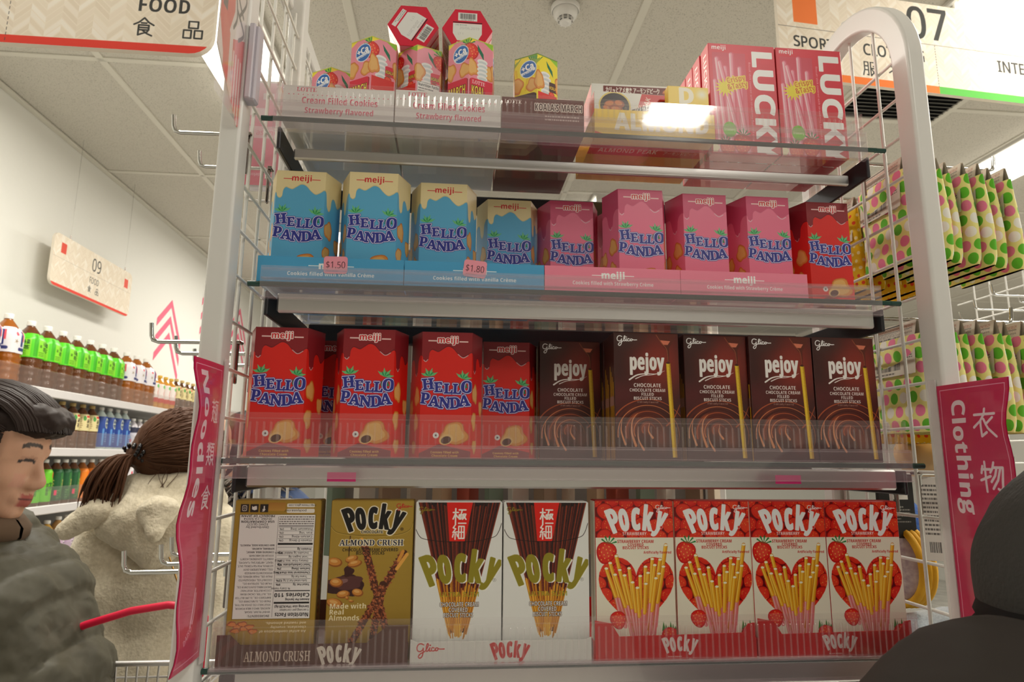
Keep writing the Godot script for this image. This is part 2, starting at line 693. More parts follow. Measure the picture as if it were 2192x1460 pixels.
func berries(s: Sheet, clip: PackedVector2Array, seed_: int, base: Color) -> void:
	# strawberries filling an outline
	s.fill([clip], base)
	var r := RandomNumberGenerator.new()
	r.seed = seed_
	var lo := clip[0]
	var hi := clip[0]
	for p in clip:
		lo = Vector2(minf(lo.x, p.x), minf(lo.y, p.y))
		hi = Vector2(maxf(hi.x, p.x), maxf(hi.y, p.y))
	var step := 19.0
	var yy := lo.y
	var row := 0
	while yy < hi.y + step:
		var xx := lo.x - step + (step / 2 if row % 2 else 0.0)
		while xx < hi.x + step:
			var ctr := Vector2(xx + r.randf_range(-3, 3), yy + r.randf_range(-3, 3))
			var rot := r.randf_range(-40, 40)
			var red := c8(214, 28, 22).lerp(c8(232, 60, 30), r.randf())
			for q in [[11.0, c8(150, 10, 14), 0.0], [10.2, red, 0.0], [7.5, red.lerp(c8(240, 80, 55), 0.35), -1.2]]:
				var p := PackedVector2Array()
				for i in 20:
					var an := TAU * i / 20
					p.append(ctr + Vector2(cos(an) * q[0] * (0.92 - 0.16 * sin(an)), sin(an) * q[0] + q[2]).rotated(deg_to_rad(rot)))
				for z in Geometry2D.intersect_polygons(p, clip):
					s.fill([z], q[1])
			for i in 12:
				var d := Vector2(r.randf_range(-8, 8), r.randf_range(-8, 8))
				if d.length() < 8.5 and Geometry2D.is_point_in_polygon(ctr + d, clip):
					s.ell(ctr.x + d.x, ctr.y + d.y, 0.42, 0.62, c8(246, 178, 74))
			xx += step
		yy += step * 0.86
		row += 1

func berry(s: Sheet, x: float, y: float, r: float, rot := 0.0, leaf := true) -> void:
	var q := deg_to_rad(rot)
	for l in [[1.0, c8(196, 20, 20), 0.0], [0.9, c8(226, 40, 30), -0.03], [0.6, c8(236, 72, 52), -0.1]]:
		var p := PackedVector2Array()
		for i in 22:
			var an := TAU * i / 22
			p.append(Vector2(x, y) + Vector2(cos(an) * r * l[0] * (0.9 - 0.2 * sin(an)), sin(an) * r * 1.05 * l[0] + l[2] * r).rotated(q))
		s.fill([p], l[1])
	for i in 16:
		var d := Vector2(cos(i * 2.4), sin(i * 2.4)) * r * 0.2 * sqrt(i + 0.5)
		s.ell(x + d.x, y + d.y, r * 0.045, r * 0.07, c8(250, 190, 90))
	if leaf:
		for i in 5:
			var d := Vector2(0, -1).rotated(q + (i - 2) * 0.55)
			var b := Vector2(x, y) + Vector2(0, -r * 0.85).rotated(q)
			s.poly([b.x, b.y, b.x + d.x * r * 0.75 + d.y * r * 0.16, b.y + d.y * r * 0.75 - d.x * r * 0.16, b.x + d.x * r * 0.8, b.y + d.y * r * 0.8], c8(40, 130, 60))

func biscuit(s: Sheet, x: float, y: float, rx: float, ry: float, seed_: int) -> void:
	s.blob(x, y, rx * 1.08, ry * 1.08, c8(206, 108, 36), seed_)
	s.blob(x, y, rx, ry, c8(226, 150, 70), seed_)
	s.blob(x - rx * 0.06, y - ry * 0.05, rx * 0.8, ry * 0.82, c8(234, 182, 106), seed_)

# three front faces of the six-sided biscuit box unrolled: 62 + 100 + 62 wide
func wrap_sheet(kind: int) -> Sheet:
	var H := 249.0
	var base: Color = [c8(96, 178, 220), c8(240, 122, 154), c8(226, 38, 30)][kind]
	var top: Color = [c8(240, 222, 170), c8(214, 84, 122), c8(142, 34, 42)][kind]
	var ring: Color = [c8(228, 206, 150), c8(232, 120, 150), c8(116, 22, 32)][kind]
	var s := Sheet.new(224, H, 512, base)
	# icing running down from the lid
	var e := [0, 54, 8, 48, 18, 52, 24, 74, 32, 84, 40, 76, 43, 56, 50, 46, 58, 44, 63, 46, 65, 53, 70, 57, 75, 53, 77, 39, 82, 33, 88, 35, 95, 37, 103, 32, 113, 26, 123, 29, 133, 40, 143, 47, 153, 43, 160, 38, 167, 41, 170, 56, 172, 70, 179, 78, 186, 71, 188, 53, 194, 45, 202, 48, 210, 60, 217, 58, 224, 50]
	for off in [2.0, 0.0]:
		var p := Sheet.smooth(e, 5)
		for i in p.size():
			p[i].y += off
		p.append(Vector2(226, -4))
		p.append(Vector2(-2, -4))
		s.fill([p], ring if off > 0 else top)
	if kind > 0:
		for a in [[134, 43, 144, 50, 154, 45], [66, 56, 70, 59, 74, 55], [174, 75, 179, 80, 185, 74], [27, 81, 32, 86, 37, 80]]:
			s.curve(a, 1.6, top.lerp(Color.WHITE, 0.65))
	# maker's word between two rules
	var red := c8(214, 44, 52)
	if kind > 0:
		s.text("meiji", 113, 20, 12.5, red, {"out": c8(250, 236, 232), "ow": 1.5})
		s.rect(74, 15, 18, 2.6, c8(248, 214, 210))
		s.rect(136, 16, 18, 2.6, c8(248, 214, 210))
	else:
		s.text("meiji", 113, 20, 12.5, red, {})
		s.rect(76, 15, 17, 1.6, red)
		s.rect(134, 16, 17, 1.6, red)
	# bamboo sprigs
	for q in [[78, 95, -1], [145, 99, 1]]:
		for i in 7:
			var an := deg_to_rad(-150 + i * 22.0 + q[2] * 10)
			var d := Vector2(cos(an), sin(an)) * (19.0 if i % 2 == 0 else 14.0)
			var n := Vector2(-d.y, d.x) * 0.14
			s.poly([q[0], q[1] - 6, q[0] + d.x * 0.5 + n.x, q[1] - 6 + d.y * 0.5 + n.y, q[0] + d.x, q[1] - 6 + d.y, q[0] + d.x * 0.5 - n.x, q[1] - 6 + d.y * 0.5 - n.y], c8(38, 150, 84) if i % 2 else c8(112, 196, 132))
		for i in 3:
			s.poly([q[0] - 6 + i * 6, q[1], q[0] - 3 + i * 6, q[1] + 12, q[0] - 8 + i * 6, q[1] + 12], c8(30, 138, 74))
	# the two words
	var navy := c8(48, 54, 148)
	var rim := c8(232, 226, 246)
	for pass_ in 2:
		for w in [["HELLO", [[65, 116, 21, -7], [88, 120, 19, -3], [107, 122, 19, 0], [124, 122, 19, 2], [139, 119, 23, 4]]], ["PANDA", [[60, 142, 21, 6], [77, 147, 20, 5], [97, 151, 21, 3], [119, 152, 21, -4], [138, 148, 21, -7]]]]:
			for i in 5:
				var l = w[1][i]
				if pass_ == 0:
					s.text(w[0][i], l[0], l[1], l[2], rim, {"f": 2, "al": "l", "rot": l[3], "out": rim, "ow": 2.1, "out2": navy, "ow2": 3.0, "fat": 0.6})
				else:
					s.text(w[0][i], l[0], l[1], l[2], navy, {"f": 2, "al": "l", "rot": l[3], "fat": 0.7})
	# biscuits on the slanting faces and the foot
	biscuit(s, 182, 122, 14, 18, 3)
	biscuit(s, 178, 176, 12, 18, 6)
	biscuit(s, 40, 128, 14, 18, 4)
	biscuit(s, 38, 180, 12, 17, 8)
	biscuit(s, 216, 148, 10, 15, 9)
	biscuit(s, 8, 150, 10, 15, 7)
	biscuit(s, 183, 226, 12, 13, 2)
	biscuit(s, 30, 228, 12, 13, 5)
	biscuit(s, 130, 202, 25, 21, 11)
	s.ell(114, 213, 14, 10, c8(236, 196, 128), -20)
	s.ell(114, 214, 10, 7, [c8(250, 240, 215), c8(246, 170, 180), c8(86, 40, 26)][kind], -20)
	if kind == 2:
		s.ell(94, 205, 6, 6, c8(240, 240, 240))
		s.star(94, 205, 1.2, 3.0, 5, c8(40, 40, 50))
	s.poly([62, 240, 100, 222, 162, 236, 162, 249, 62, 249], top)
	s.text("Cookies filled with", 112, 240, 4.4, c8(246, 212, 96))
	s.text(["Vanilla Creme", "Strawberry Cream", "Chocolate Cream"][kind], 112, 246.5, 4.4, c8(246, 212, 96))
	return s

func dark_front() -> Sheet:
	var s := Sheet.new(100, 191, 256, c8(66, 30, 28))
	s.glow(70, 45, 70, c8(146, 48, 36), 1.2, 1.0)
	s.glow(10, 95, 50, c8(96, 34, 36), 0.8, 0.8)
	s.glow(20, 8, 45, c8(70, 46, 42), 0.6, 0.8)
	# ribbon of melted chocolate at the bottom
	s.glow(45, 135, 50, c8(126, 46, 30), 0.9, 0.7)
	for q in [[26, 128, 16], [20, 150, 14], [70, 160, 18], [44, 140, 10]]:
		s.glow(q[0], q[1], q[2], c8(168, 78, 46), 1.6, 0.55)
	for i in 9:
		var r0 := 10.0 + i * 6.2
		var p := []
		for j in 13:
			var an := deg_to_rad(150 + j * 17.0 + i * 4)
			p.append(50 + cos(an) * r0 * 1.0)
			p.append(146 + sin(an) * r0 * 0.92 + i * 1.2)
		var c: Color = [c8(176, 84, 48), c8(74, 28, 24), c8(214, 128, 80), c8(92, 36, 28)][i % 4]
		s.curve(p, [2.2, 4.6, 1.5, 4.0][i % 4], c, 0.4)
	for a in [[[30, 170, 24, 150, 26, 132, 34, 122], 4.0], [[42, 176, 34, 160, 34, 142], 3.4], [[14, 168, 8, 148, 10, 130], 3.4], [[56, 158, 50, 148, 52, 136], 3.6]]:
		s.curve(a[0], a[1], c8(222, 146, 100), 0.4)
	s.curve([78, 140, 90, 128, 100, 108], 2.4, c8(176, 84, 48), 0.8)
	# pouring stream and the stick
	s.poly([64, 0, 98, 0, 92, 12, 86, 22, 85.4, 44, 82.6, 44, 82, 26, 74, 16], c8(98, 40, 28))
	s.poly([72, 10, 88, 11, 84, 17, 77, 17], c8(226, 128, 98))
	s.curve([66, 2, 74, 14, 82, 24, 83.6, 42], 1.1, c8(160, 84, 54))
	s.poly([80.2, 44.5, 87, 44.5, 93, 187, 86, 187], c8(196, 148, 22))
	s.poly([80.8, 45, 84.8, 45, 90, 187, 86.4, 187], c8(240, 202, 58))
	s.ell(83.6, 45, 3.3, 1.2, c8(70, 30, 20))
	for i in 26:
		s.ell(83.5 + i * 0.22 + (i * 7 % 5) * 0.5, 50 + i * 5.2, 0.45, 0.5, c8(206, 158, 40))
	script_word(s, 4, 4.5, 0.58, Color.WHITE, 0.9)
	var wh := c8(246, 242, 238)
	s.text("pejoy", 50, 55.5, 23.5, wh, {"fit": 55.0, "fat": 0.7})
	s.curve([22.5, 71.5, 34, 64.5, 48, 62, 64, 62, 78, 57], 2.6, wh, 0.4)
	s.curve([32, 70, 44, 65, 58, 63.6, 74, 60], 1.5, wh, 0.4)
	s.text("CHOCOLATE", 50, 82.5, 5.6, wh, {"fit": 43.0})
	s.text("CHOCOLATE CREAM", 50, 89.5, 4.7, wh, {"fit": 56.0})
	s.text("FILLED", 50, 95.5, 4.4, wh, {"fit": 20.0})
	s.text("BISCUIT STICKS", 50, 101.6, 4.5, wh, {"fit": 44.0})
	s.text("Artificially Flavored", 50, 106.4, 2.7, c8(190, 160, 148), {"f": 1})
	return s

func dark_side() -> Sheet:
	var s := Sheet.new(30, 191, 64, c8(56, 24, 22))
	s.grad(0, 0, 30, 191, c8(58, 26, 24), c8(92, 38, 28))
	for x in [6.0, 12.0, 17.5, 23.0]:
		s.poly([x, 40 + x * 1.5, x + 2.6, 40 + x * 1.5, x + 3.6, 191, x + 1, 191], c8(222, 172, 40))
	s.rect(4, 96, 22, 14, c8(170, 130, 120))
	return s

func gold_front() -> Sheet:
	var s := Sheet.new(100, 204, 288, c8(160, 128, 44))
	s.grad(0, 0, 100, 186, c8(178, 146, 58), c8(160, 128, 44))
	# tear flap edge
	s.curve([0, 33, 8, 41, 30, 45, 56, 46, 82, 44, 96, 38, 100, 28], 0.7, c8(120, 96, 30))
	s.curve([0, 34, 8, 42, 30, 46, 56, 47, 82, 45, 96, 39, 100, 29], 0.5, c8(206, 178, 92))
	arched_word(s, 12, 4.5, 75, c8(22, 18, 18), c8(244, 236, 214), 1.4)
	script_word(s, 79, 3.5, 0.36, c8(196, 44, 36), 0.9)
	s.ell(86.5, 37, 2.2, 2.2, c8(110, 86, 30))
	s.text("CHOCOLATE", 50, 42.5, 3.6, c8(20, 22, 40), {"fit": 27.0, "out": c8(230, 214, 170), "ow": 0.7})
	s.curve([24, 46, 23.4, 70, 23, 88], 1.0, c8(64, 26, 20))
	var r := RandomNumberGenerator.new()
	r.seed = 5
	# three nut-covered sticks
	for q in [[42, 58, 72, 168], [90, 68, 30, 184], [94, 70, 84, 85], [66, 108, 56, 178]]:
		var a := Vector2(q[0], q[1])
		var b := Vector2(q[2], q[3])
		if q[0] == 94:
			s.line([a.x, a.y, b.x - 2, b.y + 4], 4.2, c8(236, 172, 78))
			s.line([a.x - 5, a.y - 4, 84, 78], 4.0, c8(220, 150, 60))
			continue
		if q[0] == 42:
			s.line([38, 50, 44, 66], 4.0, c8(236, 166, 70))
		var d := (b - a)
		var n := int(d.length() / 1.6)
		for i in n:
			var p := a + d * (float(i) / n)
			s.ell(p.x, p.y, 4.2, 3.6, c8(74, 34, 20))
		for i in n * 5:
			var p := a + d * r.randf() + Vector2(r.randf_range(-4.6, 4.6), r.randf_range(-3, 3))
			s.ell(p.x, p.y, r.randf_range(0.7, 1.7), r.randf_range(0.6, 1.3), [c8(120, 58, 34), c8(164, 86, 52), c8(186, 108, 66), c8(88, 42, 26)][i % 4], r.randf_range(0, 90))
	# puddle of chocolate and almonds
	s.blob(20, 110, 25, 13, c8(58, 26, 26), 3)
	s.blob(22, 106, 20, 9, c8(92, 52, 50), 6)
	s.blob(16, 104, 8, 3, c8(136, 98, 96), 2)
	s.blob(24, 92, 6, 7, c8(64, 28, 24), 1)
	for q in [[7, 80, 9, 6, 10], [27, 76, 8, 4.5, -20], [31, 82, 9, 4.5, -14], [10, 106, 8, 6, 6], [19, 121, 8, 5, -8], [36, 119, 7, 5, 14], [9, 132, 10, 6, 16], [24, 126, 2, 2, 0], [29, 130, 3, 1.4, 0]]:
		s.ell(q[0], q[1], q[2], q[3], c8(150, 84, 30), q[4])
		s.ell(q[0] - 0.6, q[1] - 0.8, q[2] * 0.86, q[3] * 0.8, c8(206, 136, 58), q[4])
		s.ell(q[0] - 1.2, q[1] - 1.6, q[2] * 0.5, q[3] * 0.36, c8(226, 172, 100), q[4])
	s.text("ALMOND CRUSH", 50, 58.5, 7.4, c8(18, 20, 52), {"f": 2, "fit": 78.0, "out": c8(246, 236, 206), "ow": 0.9})
	s.text("CHOCOLATE CREAM COVERED", 49, 66, 4.0, c8(36, 28, 12), {"fit": 68.0})
	s.text("BISCUIT STICKS", 49, 70.3, 4.0, c8(36, 28, 12), {"fit": 35.0})
	for i in 3:
		s.text(["Made with", "Real", "Almonds"][i], 3, 139 + i * 7.4, 6.2, c8(244, 232, 196), {"al": "l"})
	return s

func gold_back() -> Sheet:
	var s := Sheet.new(100, 186, 288, c8(178, 146, 58))
	s.grad(0, 0, 100, 186, c8(178, 144, 56), c8(170, 136, 48))
	# printed the right way up, then turned, as the box stands on its head
	s.rect(5, 21, 90, 146, c8(110, 88, 40))
	s.rect(5.7, 21.7, 88.6, 144.6, c8(240, 238, 236))
	s.rect(49, 24, 0.4, 140, c8(90, 80, 80))
	var bl := c8(30, 26, 28)
	s.text("Nutrition Facts", 7, 29.5, 5.2, bl, {"al": "l", "fit": 39.0})
	s.text("1 serving per container", 7, 34.6, 2.7, bl, {"al": "l", "f": 1, "fit": 34.0})
	s.text("Serving size 1Pack(20.6g)", 7, 39.4, 3.0, bl, {"al": "l", "fit": 40.0})
	s.rect(7, 42, 41, 2.4, bl)
	s.text("Amount Per Serving", 7, 49, 2.9, bl, {"al": "l", "fit": 28.0})
	s.text("Calories 110", 7, 56.5, 5.4, bl, {"al": "l", "fit": 41.0})
	s.rect(7, 59, 41, 1.2, bl)
	var rows := ["Total Fat 7g", "Saturated Fat 2.5g", "Trans Fat 0g", "Cholesterol less than 5mg", "Sodium 35mg", "Total Carbohydrate 12g", "Dietary Fiber less than 1g", "Total Sugars 6g", "Includes 5g Added Sugars", "Protein 2g"]
	s.text("% Daily Value", 30, 64, 2.6, bl, {"al": "l", "f": 1})
	for i in rows.size():
		s.text(rows[i], 8 + (3 if i in [1, 2, 6, 7, 8] else 0), 69.5 + i * 5.5, 2.7, bl, {"al": "l", "f": 0 if i in [0, 3, 4, 5, 9] else 1, "sx": 0.9})
		s.rect(7, 70.6 + i * 5.5, 41, 0.3, bl)
		s.text(["9%", "13%", "", "1%", "2%", "4%", "3%", "", "9%", ""][i], 47, 69.5 + i * 5.5, 2.7, bl, {"al": "r"})
	s.rect(7, 123.6, 41, 2.6, bl)
	for i in 4:
		s.text(["Vitamin D 0mcg", "Calcium 40mg", "Iron 1mg", "Potassium 0mg"][i], 8, 131 + i * 5.4, 2.7, bl, {"al": "l", "f": 1})
		s.text("0%", 47, 131 + i * 5.4, 2.7, bl, {"al": "r", "f": 1})
		s.rect(7, 132.2 + i * 5.4, 41, 0.3, bl)
	s.rect(7, 150, 41, 0.9, bl)
	s.lines(7, 152, 41, 13, 4, c8(110, 104, 104), 3)
	s.text("INGREDIENTS:", 52, 27, 2.8, bl, {"al": "l", "f": 1})
	var ing := ["WHEAT FLOUR, SUGAR,", "ALMOND, WHOLE MILK POWDER,", "VEGETABLE OIL (SHEA BUTTER,", "PALM OIL, SUNFLOWER OIL,", "RAPESEED OIL, ILLIPE BUTTER", "OIL, BUTTER, CACAO BEAN", "COCOA BUTTER, VEGETABLE", "SHORTENING (SUNFLOWER OIL,", "PALM OIL, SOYBEAN OIL,", "COCONUT OIL, HYDROGENATED", "PALM OIL, PALM KERNEL OIL,", "HYDROGENATED RAPESEED", "OIL), EMULSIFIERS (SOY", "LECITHIN, POLYGLYCEROL), SALT,", "YEAST, ARTIFICIAL FLAVORS,", "ANNATTO, LEAVENING AGENTS", "SODIUM BICARBONATE.", "CONTAINS MILK, WHEAT,", "SOYBEANS, ALMOND.", "MAY CONTAIN EGGS, PEANUTS."]
	for i in ing.size():
		s.text(ing[i], 51.5, 32.2 + i * 4.85, 2.5, c8(60, 56, 58), {"al": "l", "f": 0 if i > 16 else 1, "fit": minf(41.0, ing[i].length() * 1.55)})
	for i in 5:
		s.text(["Distributed by", "EZAKI GLICO", "USA CORPORATION", "IRVINE, CA 92614", "PRODUCT OF JAPAN"][i], 73, 150 + i * 4, 3.0, c8(50, 46, 48), {"f": 0 if i in [2, 4] else 1})
	# strips above and below the panel
	s.rrect(7, 169, 33, 6, 1.5, c8(240, 236, 226))
	s.text("pockyusa.com", 30, 173.6, 3.0, bl, {"f": 1})
	s.rrect(7, 177, 33, 5.4, 1.5, c8(240, 236, 226))
	s.text("http://www.glico.com", 22, 181.2, 2.4, bl, {"f": 1})
	s.grad(42, 172, 20, 12, c8(196, 148, 66), c8(176, 124, 52))
	for i in 3:
		s.rect(62 + i * 11.4, 170, 9.6, 11.5, c8(40, 32, 30))
	s.rrect(86.8, 171.6, 5.8, 8.2, 1.6, c8(206, 198, 188))
	s.rrect(87.7, 172.7, 4.0, 6.0, 1.2, c8(40, 32, 30))
	s.ell(89.7, 175.7, 1.5, 1.7, c8(206, 198, 188))
	s.ell(89.7, 175.7, 0.8, 0.9, c8(40, 32, 30))
	s.poly([75.5, 179, 75, 174, 78, 172.5, 81, 174, 81, 179, 79.6, 177.5, 78, 178.6], c8(240, 236, 230))
	s.text("f", 67, 179, 7.5, c8(240, 236, 230))
	for q in [[88, 12], [80, 9], [90, 6], [82, 15], [74, 11], [94, 15], [70, 5]]:
		s.blob(q[0], q[1], 5.5, 3.6, c8(164, 74, 26), int(q[0]))
		s.blob(q[0] - 0.5, q[1] - 0.5, 4.4, 2.6, c8(226, 138, 62), int(q[0]))
	for i in 3:
		s.text(["An artful combination of", "chocolate, crunchy", "and roasted almonds."][i], 9, 6 + i * 5.6, 3.2, c8(250, 238, 214), {"al": "l"})
	s.lower(38.0, c8(178, 144, 56))
	s.turn()
	return s

func gold_side() -> Sheet:
	var s := Sheet.new(26, 186, 64, c8(126, 100, 34))
	s.grad(0, 0, 26, 186, c8(130, 104, 36), c8(116, 88, 28))
	for i in 60:
		s.blob(13 + sin(i * 2.1) * 3, 20 + i * 2.7, 3.2, 2.2, [c8(104, 48, 26), c8(150, 80, 40), c8(84, 40, 24)][i % 3], i)
	return s

func slim_front() -> Sheet:
	var s := Sheet.new(100, 192, 288, c8(236, 236, 232))
	var r := RandomNumberGenerator.new()
	r.seed = 9
	# fan of sticks
	s.poly([2, 0, 98, 0, 60, 160, 42, 160], c8(38, 14, 14))
	for i in 40:
		var t := (i + r.randf_range(0.1, 0.9)) / 40.0
		var x0 := 2 + t * 96
		var x1 := 41 + t * 19
		var top := r.randf_range(0.0, 6.0) if t > 0.1 and t < 0.9 else 0.0
		var dip := 0.62 + r.randf_range(-0.05, 0.12)
		var wd := r.randf_range(0.9, 1.6)
		var xa := lerpf(x0, x1, top / 165)
		var xm := lerpf(x0, x1, dip)
		var end := 160 + r.randf_range(-8, 8)
		s.line([xm, dip * 165, lerpf(x0, x1, end / 165), end], wd * 1.5, [c8(206, 134, 32), c8(240, 182, 60), c8(176, 104, 28)][i % 3], wd * 0.8)
		s.line([xa, top, xm, dip * 165], wd * 1.35, [c8(132, 50, 30), c8(104, 36, 24), c8(62, 22, 18)][i % 3], wd)
	for i in 7:
		var t := 0.34 + i * 0.05
		s.line([lerpf(41, 60, t), 150, lerpf(41, 60, t), 164], 1.6, [c8(240, 190, 70), c8(210, 140, 40)][i % 2])
	# flap edge, red label
	s.curve([0, 34, 4, 42, 10, 46, 30, 49, 50, 49.6, 70, 48.6, 90, 44, 96, 38, 100, 26], 0.6, c8(24, 8, 8))
	s.poly([35, -1, 66, -1, 57, 49, 39, 49], c8(232, 32, 20))
	s.text("極", 50.5, 25, 16, c8(250, 246, 240), {"sx": 0.78, "sw": 0.085})
	s.text("細", 49.5, 44, 15, c8(250, 246, 240), {"sx": 0.78, "sw": 0.085})
	script_word(s, 3, 6, 0.34, c8(146, 132, 30), 0.8)
	# the word, olive with a white edge
	arched_word(s, 5, 60, 92, c8(150, 138, 34), null, 0.0, c8(246, 244, 236))
	s.ell(92, 97, 2.2, 2.2, c8(160, 158, 150))
	s.ell(92, 97, 1.8, 1.8, c8(236, 236, 232))
	s.text("R", 92, 98, 2.2, c8(160, 158, 150))
	s.text("ULTRA SLIM", 52, 117, 5.6, c8(170, 156, 40), {"fit": 46.0})
	for i in 3:
		s.text(["CHOCOLATE CREAM", "COVERED", "BISCUIT STICKS"][i], 52 if i == 0 else 51, 129 + i * 6.4, 5.2, c8(246, 244, 240), {"fit": [45.0, 22.0, 34.0][i], "out": c8(60, 40, 34), "ow": 0.35})
	return s

func pink_front() -> Sheet:
	var s := Sheet.new(100, 199, 288, c8(240, 234, 214))
	berries(s, PackedVector2Array([Vector2(0, 0), Vector2(100, 0), Vector2(100, 48), Vector2(0, 48)]), 4, c8(110, 8, 12))
	arched_word(s, 12, 5, 78, c8(246, 246, 246))
	script_word(s, 78, 5, 0.36, Color.WHITE, 0.9)
	s.text("STRAWBERRY", 50, 45, 4.2, c8(248, 238, 238), {"fit": 31.0})
	s.ell(85, 34.5, 2, 2, c8(240, 190, 180))
	s.ell(85, 34.5, 1.5, 1.5, c8(214, 40, 34))
	var rd := c8(196, 46, 40)
	s.text("STRAWBERRY CREAM", 51, 55, 3.9, rd, {"f": 0, "fit": 47.0})
	s.text("COVERED", 51, 59.2, 3.6, rd, {"fit": 21.0})
	s.text("BISCUIT STICKS", 51, 63, 3.6, rd, {"fit": 34.0})
	# heart of strawberries
	var hp := PackedVector2Array()
	for i in 48:
		var t := TAU * i / 48
		var x := 16 * pow(sin(t), 3)
		var y := -(13 * cos(t) - 5 * cos(2 * t) - 2 * cos(3 * t) - cos(4 * t))
		hp.append(Vector2(51 + x * 3.0, 116 + y * 3.55))
	berries(s, hp, 12, c8(96, 8, 16))
	berry(s, 13, 68, 14, 16)
	s.text("Artificially flavored", 79, 69, 3.2, rd, {"fit": 36.0})
	# sticks standing in the cream
	var q := [[90, 58, 74, 150], [26, 72, 44, 156], [18, 81, 36, 150], [13, 88, 32, 146], [72, 76, 66, 156], [82, 77, 68, 158], [63, 86, 60, 160], [75, 84, 64, 160], [86, 86, 72, 160], [30, 90, 46, 160], [24, 96, 44, 162], [42, 88, 50, 160], [36, 97, 50, 164], [56, 98, 56, 164], [66, 94, 60, 160], [80, 95, 66, 160], [46, 106, 52, 166], [63, 108, 59, 168], [76, 101, 66, 168], [52, 113, 55, 172]]
	for i in q.size():
		var a := Vector2(q[i][0], q[i][1])
		var b := Vector2(q[i][2], q[i][3])
		var m := a.lerp(b, 0.62)
		s.line([a.x, a.y, b.x, b.y + 6], 5.0, c8(196, 116, 20))
		s.line([m.x, m.y, b.x, b.y + 12], 4.6, c8(226, 120, 124))
		s.line([m.x - 0.9, m.y, b.x - 0.9, b.y + 12], 1.5, c8(240, 176, 172))
		s.line([a.x - 0.3, a.y, m.x - 0.3, m.y], 4.0, c8(240, 170, 36))
		s.line([a.x - 1.0, a.y, m.x - 1.0, m.y], 1.5, c8(250, 206, 84))
		s.ell(a.x, a.y, 2.4, 1.4, c8(252, 246, 220))
	s.text("Artificially flavored", 79, 69, 3.2, rd, {"fit": 36.0})
	berry(s, 27, 154, 11, -10, false)
	for i in 6:
		s.poly([82 + i * 3, 168, 84 + i * 3, 156 + (i % 3) * 3, 87 + i * 3, 170], c8(60, 130, 50))
	berry(s, 92, 176, 12, 10, false)
	return s

func lucky_front() -> Sheet:
	var s := Sheet.new(100, 172, 288, c8(222, 40, 62))
	s.grad(0, 0, 100, 172, c8(226, 44, 66), c8(214, 34, 54))
	s.rect(5, 14, 50, 158, c8(236, 128, 150))
	s.grad(5, 14, 50, 158, c8(214, 60, 84), c8(240, 146, 164))
	for a in [[12, 24, 22, 172], [34, 16, 34, 172], [46, 38, 46, 172], [24, 38, 30, 172], [8, 60, 12, 172], [40, 60, 54, 172], [16, 30, 44, 172]]:
		s.line(a, 8.0, c8(222, 86, 112))
		s.line([a[0] - 1, a[1], a[2] - 1, a[3]], 5.4, c8(240, 150, 170))
		s.line([a[0] - 2, a[1], a[2] - 2, a[3]], 1.8, c8(250, 206, 214))
	s.text("meiji", 4, 9, 6.6, Color.WHITE, {"al": "l"})
	s.star(22, 70, 8, 16, 14, c8(240, 222, 30))
	s.star(34, 66, 5, 12, 12, c8(240, 222, 30))
	s.text("Crispy", 40, 60, 8.6, c8(214, 110, 24), {"rot": -14, "sx": 0.8, "out": c8(248, 226, 60), "ow": 1.4})
	s.text("&Tasty", 42, 70, 8.6, c8(214, 110, 24), {"rot": -14, "sx": 0.8, "out": c8(248, 226, 60), "ow": 1.4})
	s.ell(26, 136, 10, 12, c8(120, 196, 40))
	s.text("Strawberry", 26, 138, 3.8, c8(240, 250, 220), {"fit": 17.0})
	berry(s, 44, 158, 15, 8)
	berry(s, 22, 166, 12, -14)
	s.poly([0, 152, 10, 164, 6, 172, 0, 172], c8(246, 240, 200))
	# the name down the right side, top of the letters to the right
	s.text("LUCKY", 66, 93, 29, c8(252, 252, 252), {"rot": 90, "fit": 176.0, "fat": 1.1, "out": c8(120, 20, 30), "ow": 0.8})
	s.text("Biscuit stick covered with strawberry flavored cream", 59.5, 92, 3.0, c8(250, 190, 200), {"rot": 90, "f": 1, "fit": 130.0})
	return s

func lucky_side() -> Sheet:
	var s := Sheet.new(30, 172, 96, c8(206, 48, 50))
	s.text("LUCKY", 9, 40, 12, c8(248, 238, 236), {"rot": 90, "fit": 60.0})
	for x in [8.0, 14.0, 20.0]:
		s.rect(x, 80, 3.2, 92, c8(92, 34, 28))
		s.rect(x, 80, 1.0, 92, c8(150, 74, 60))
	return s

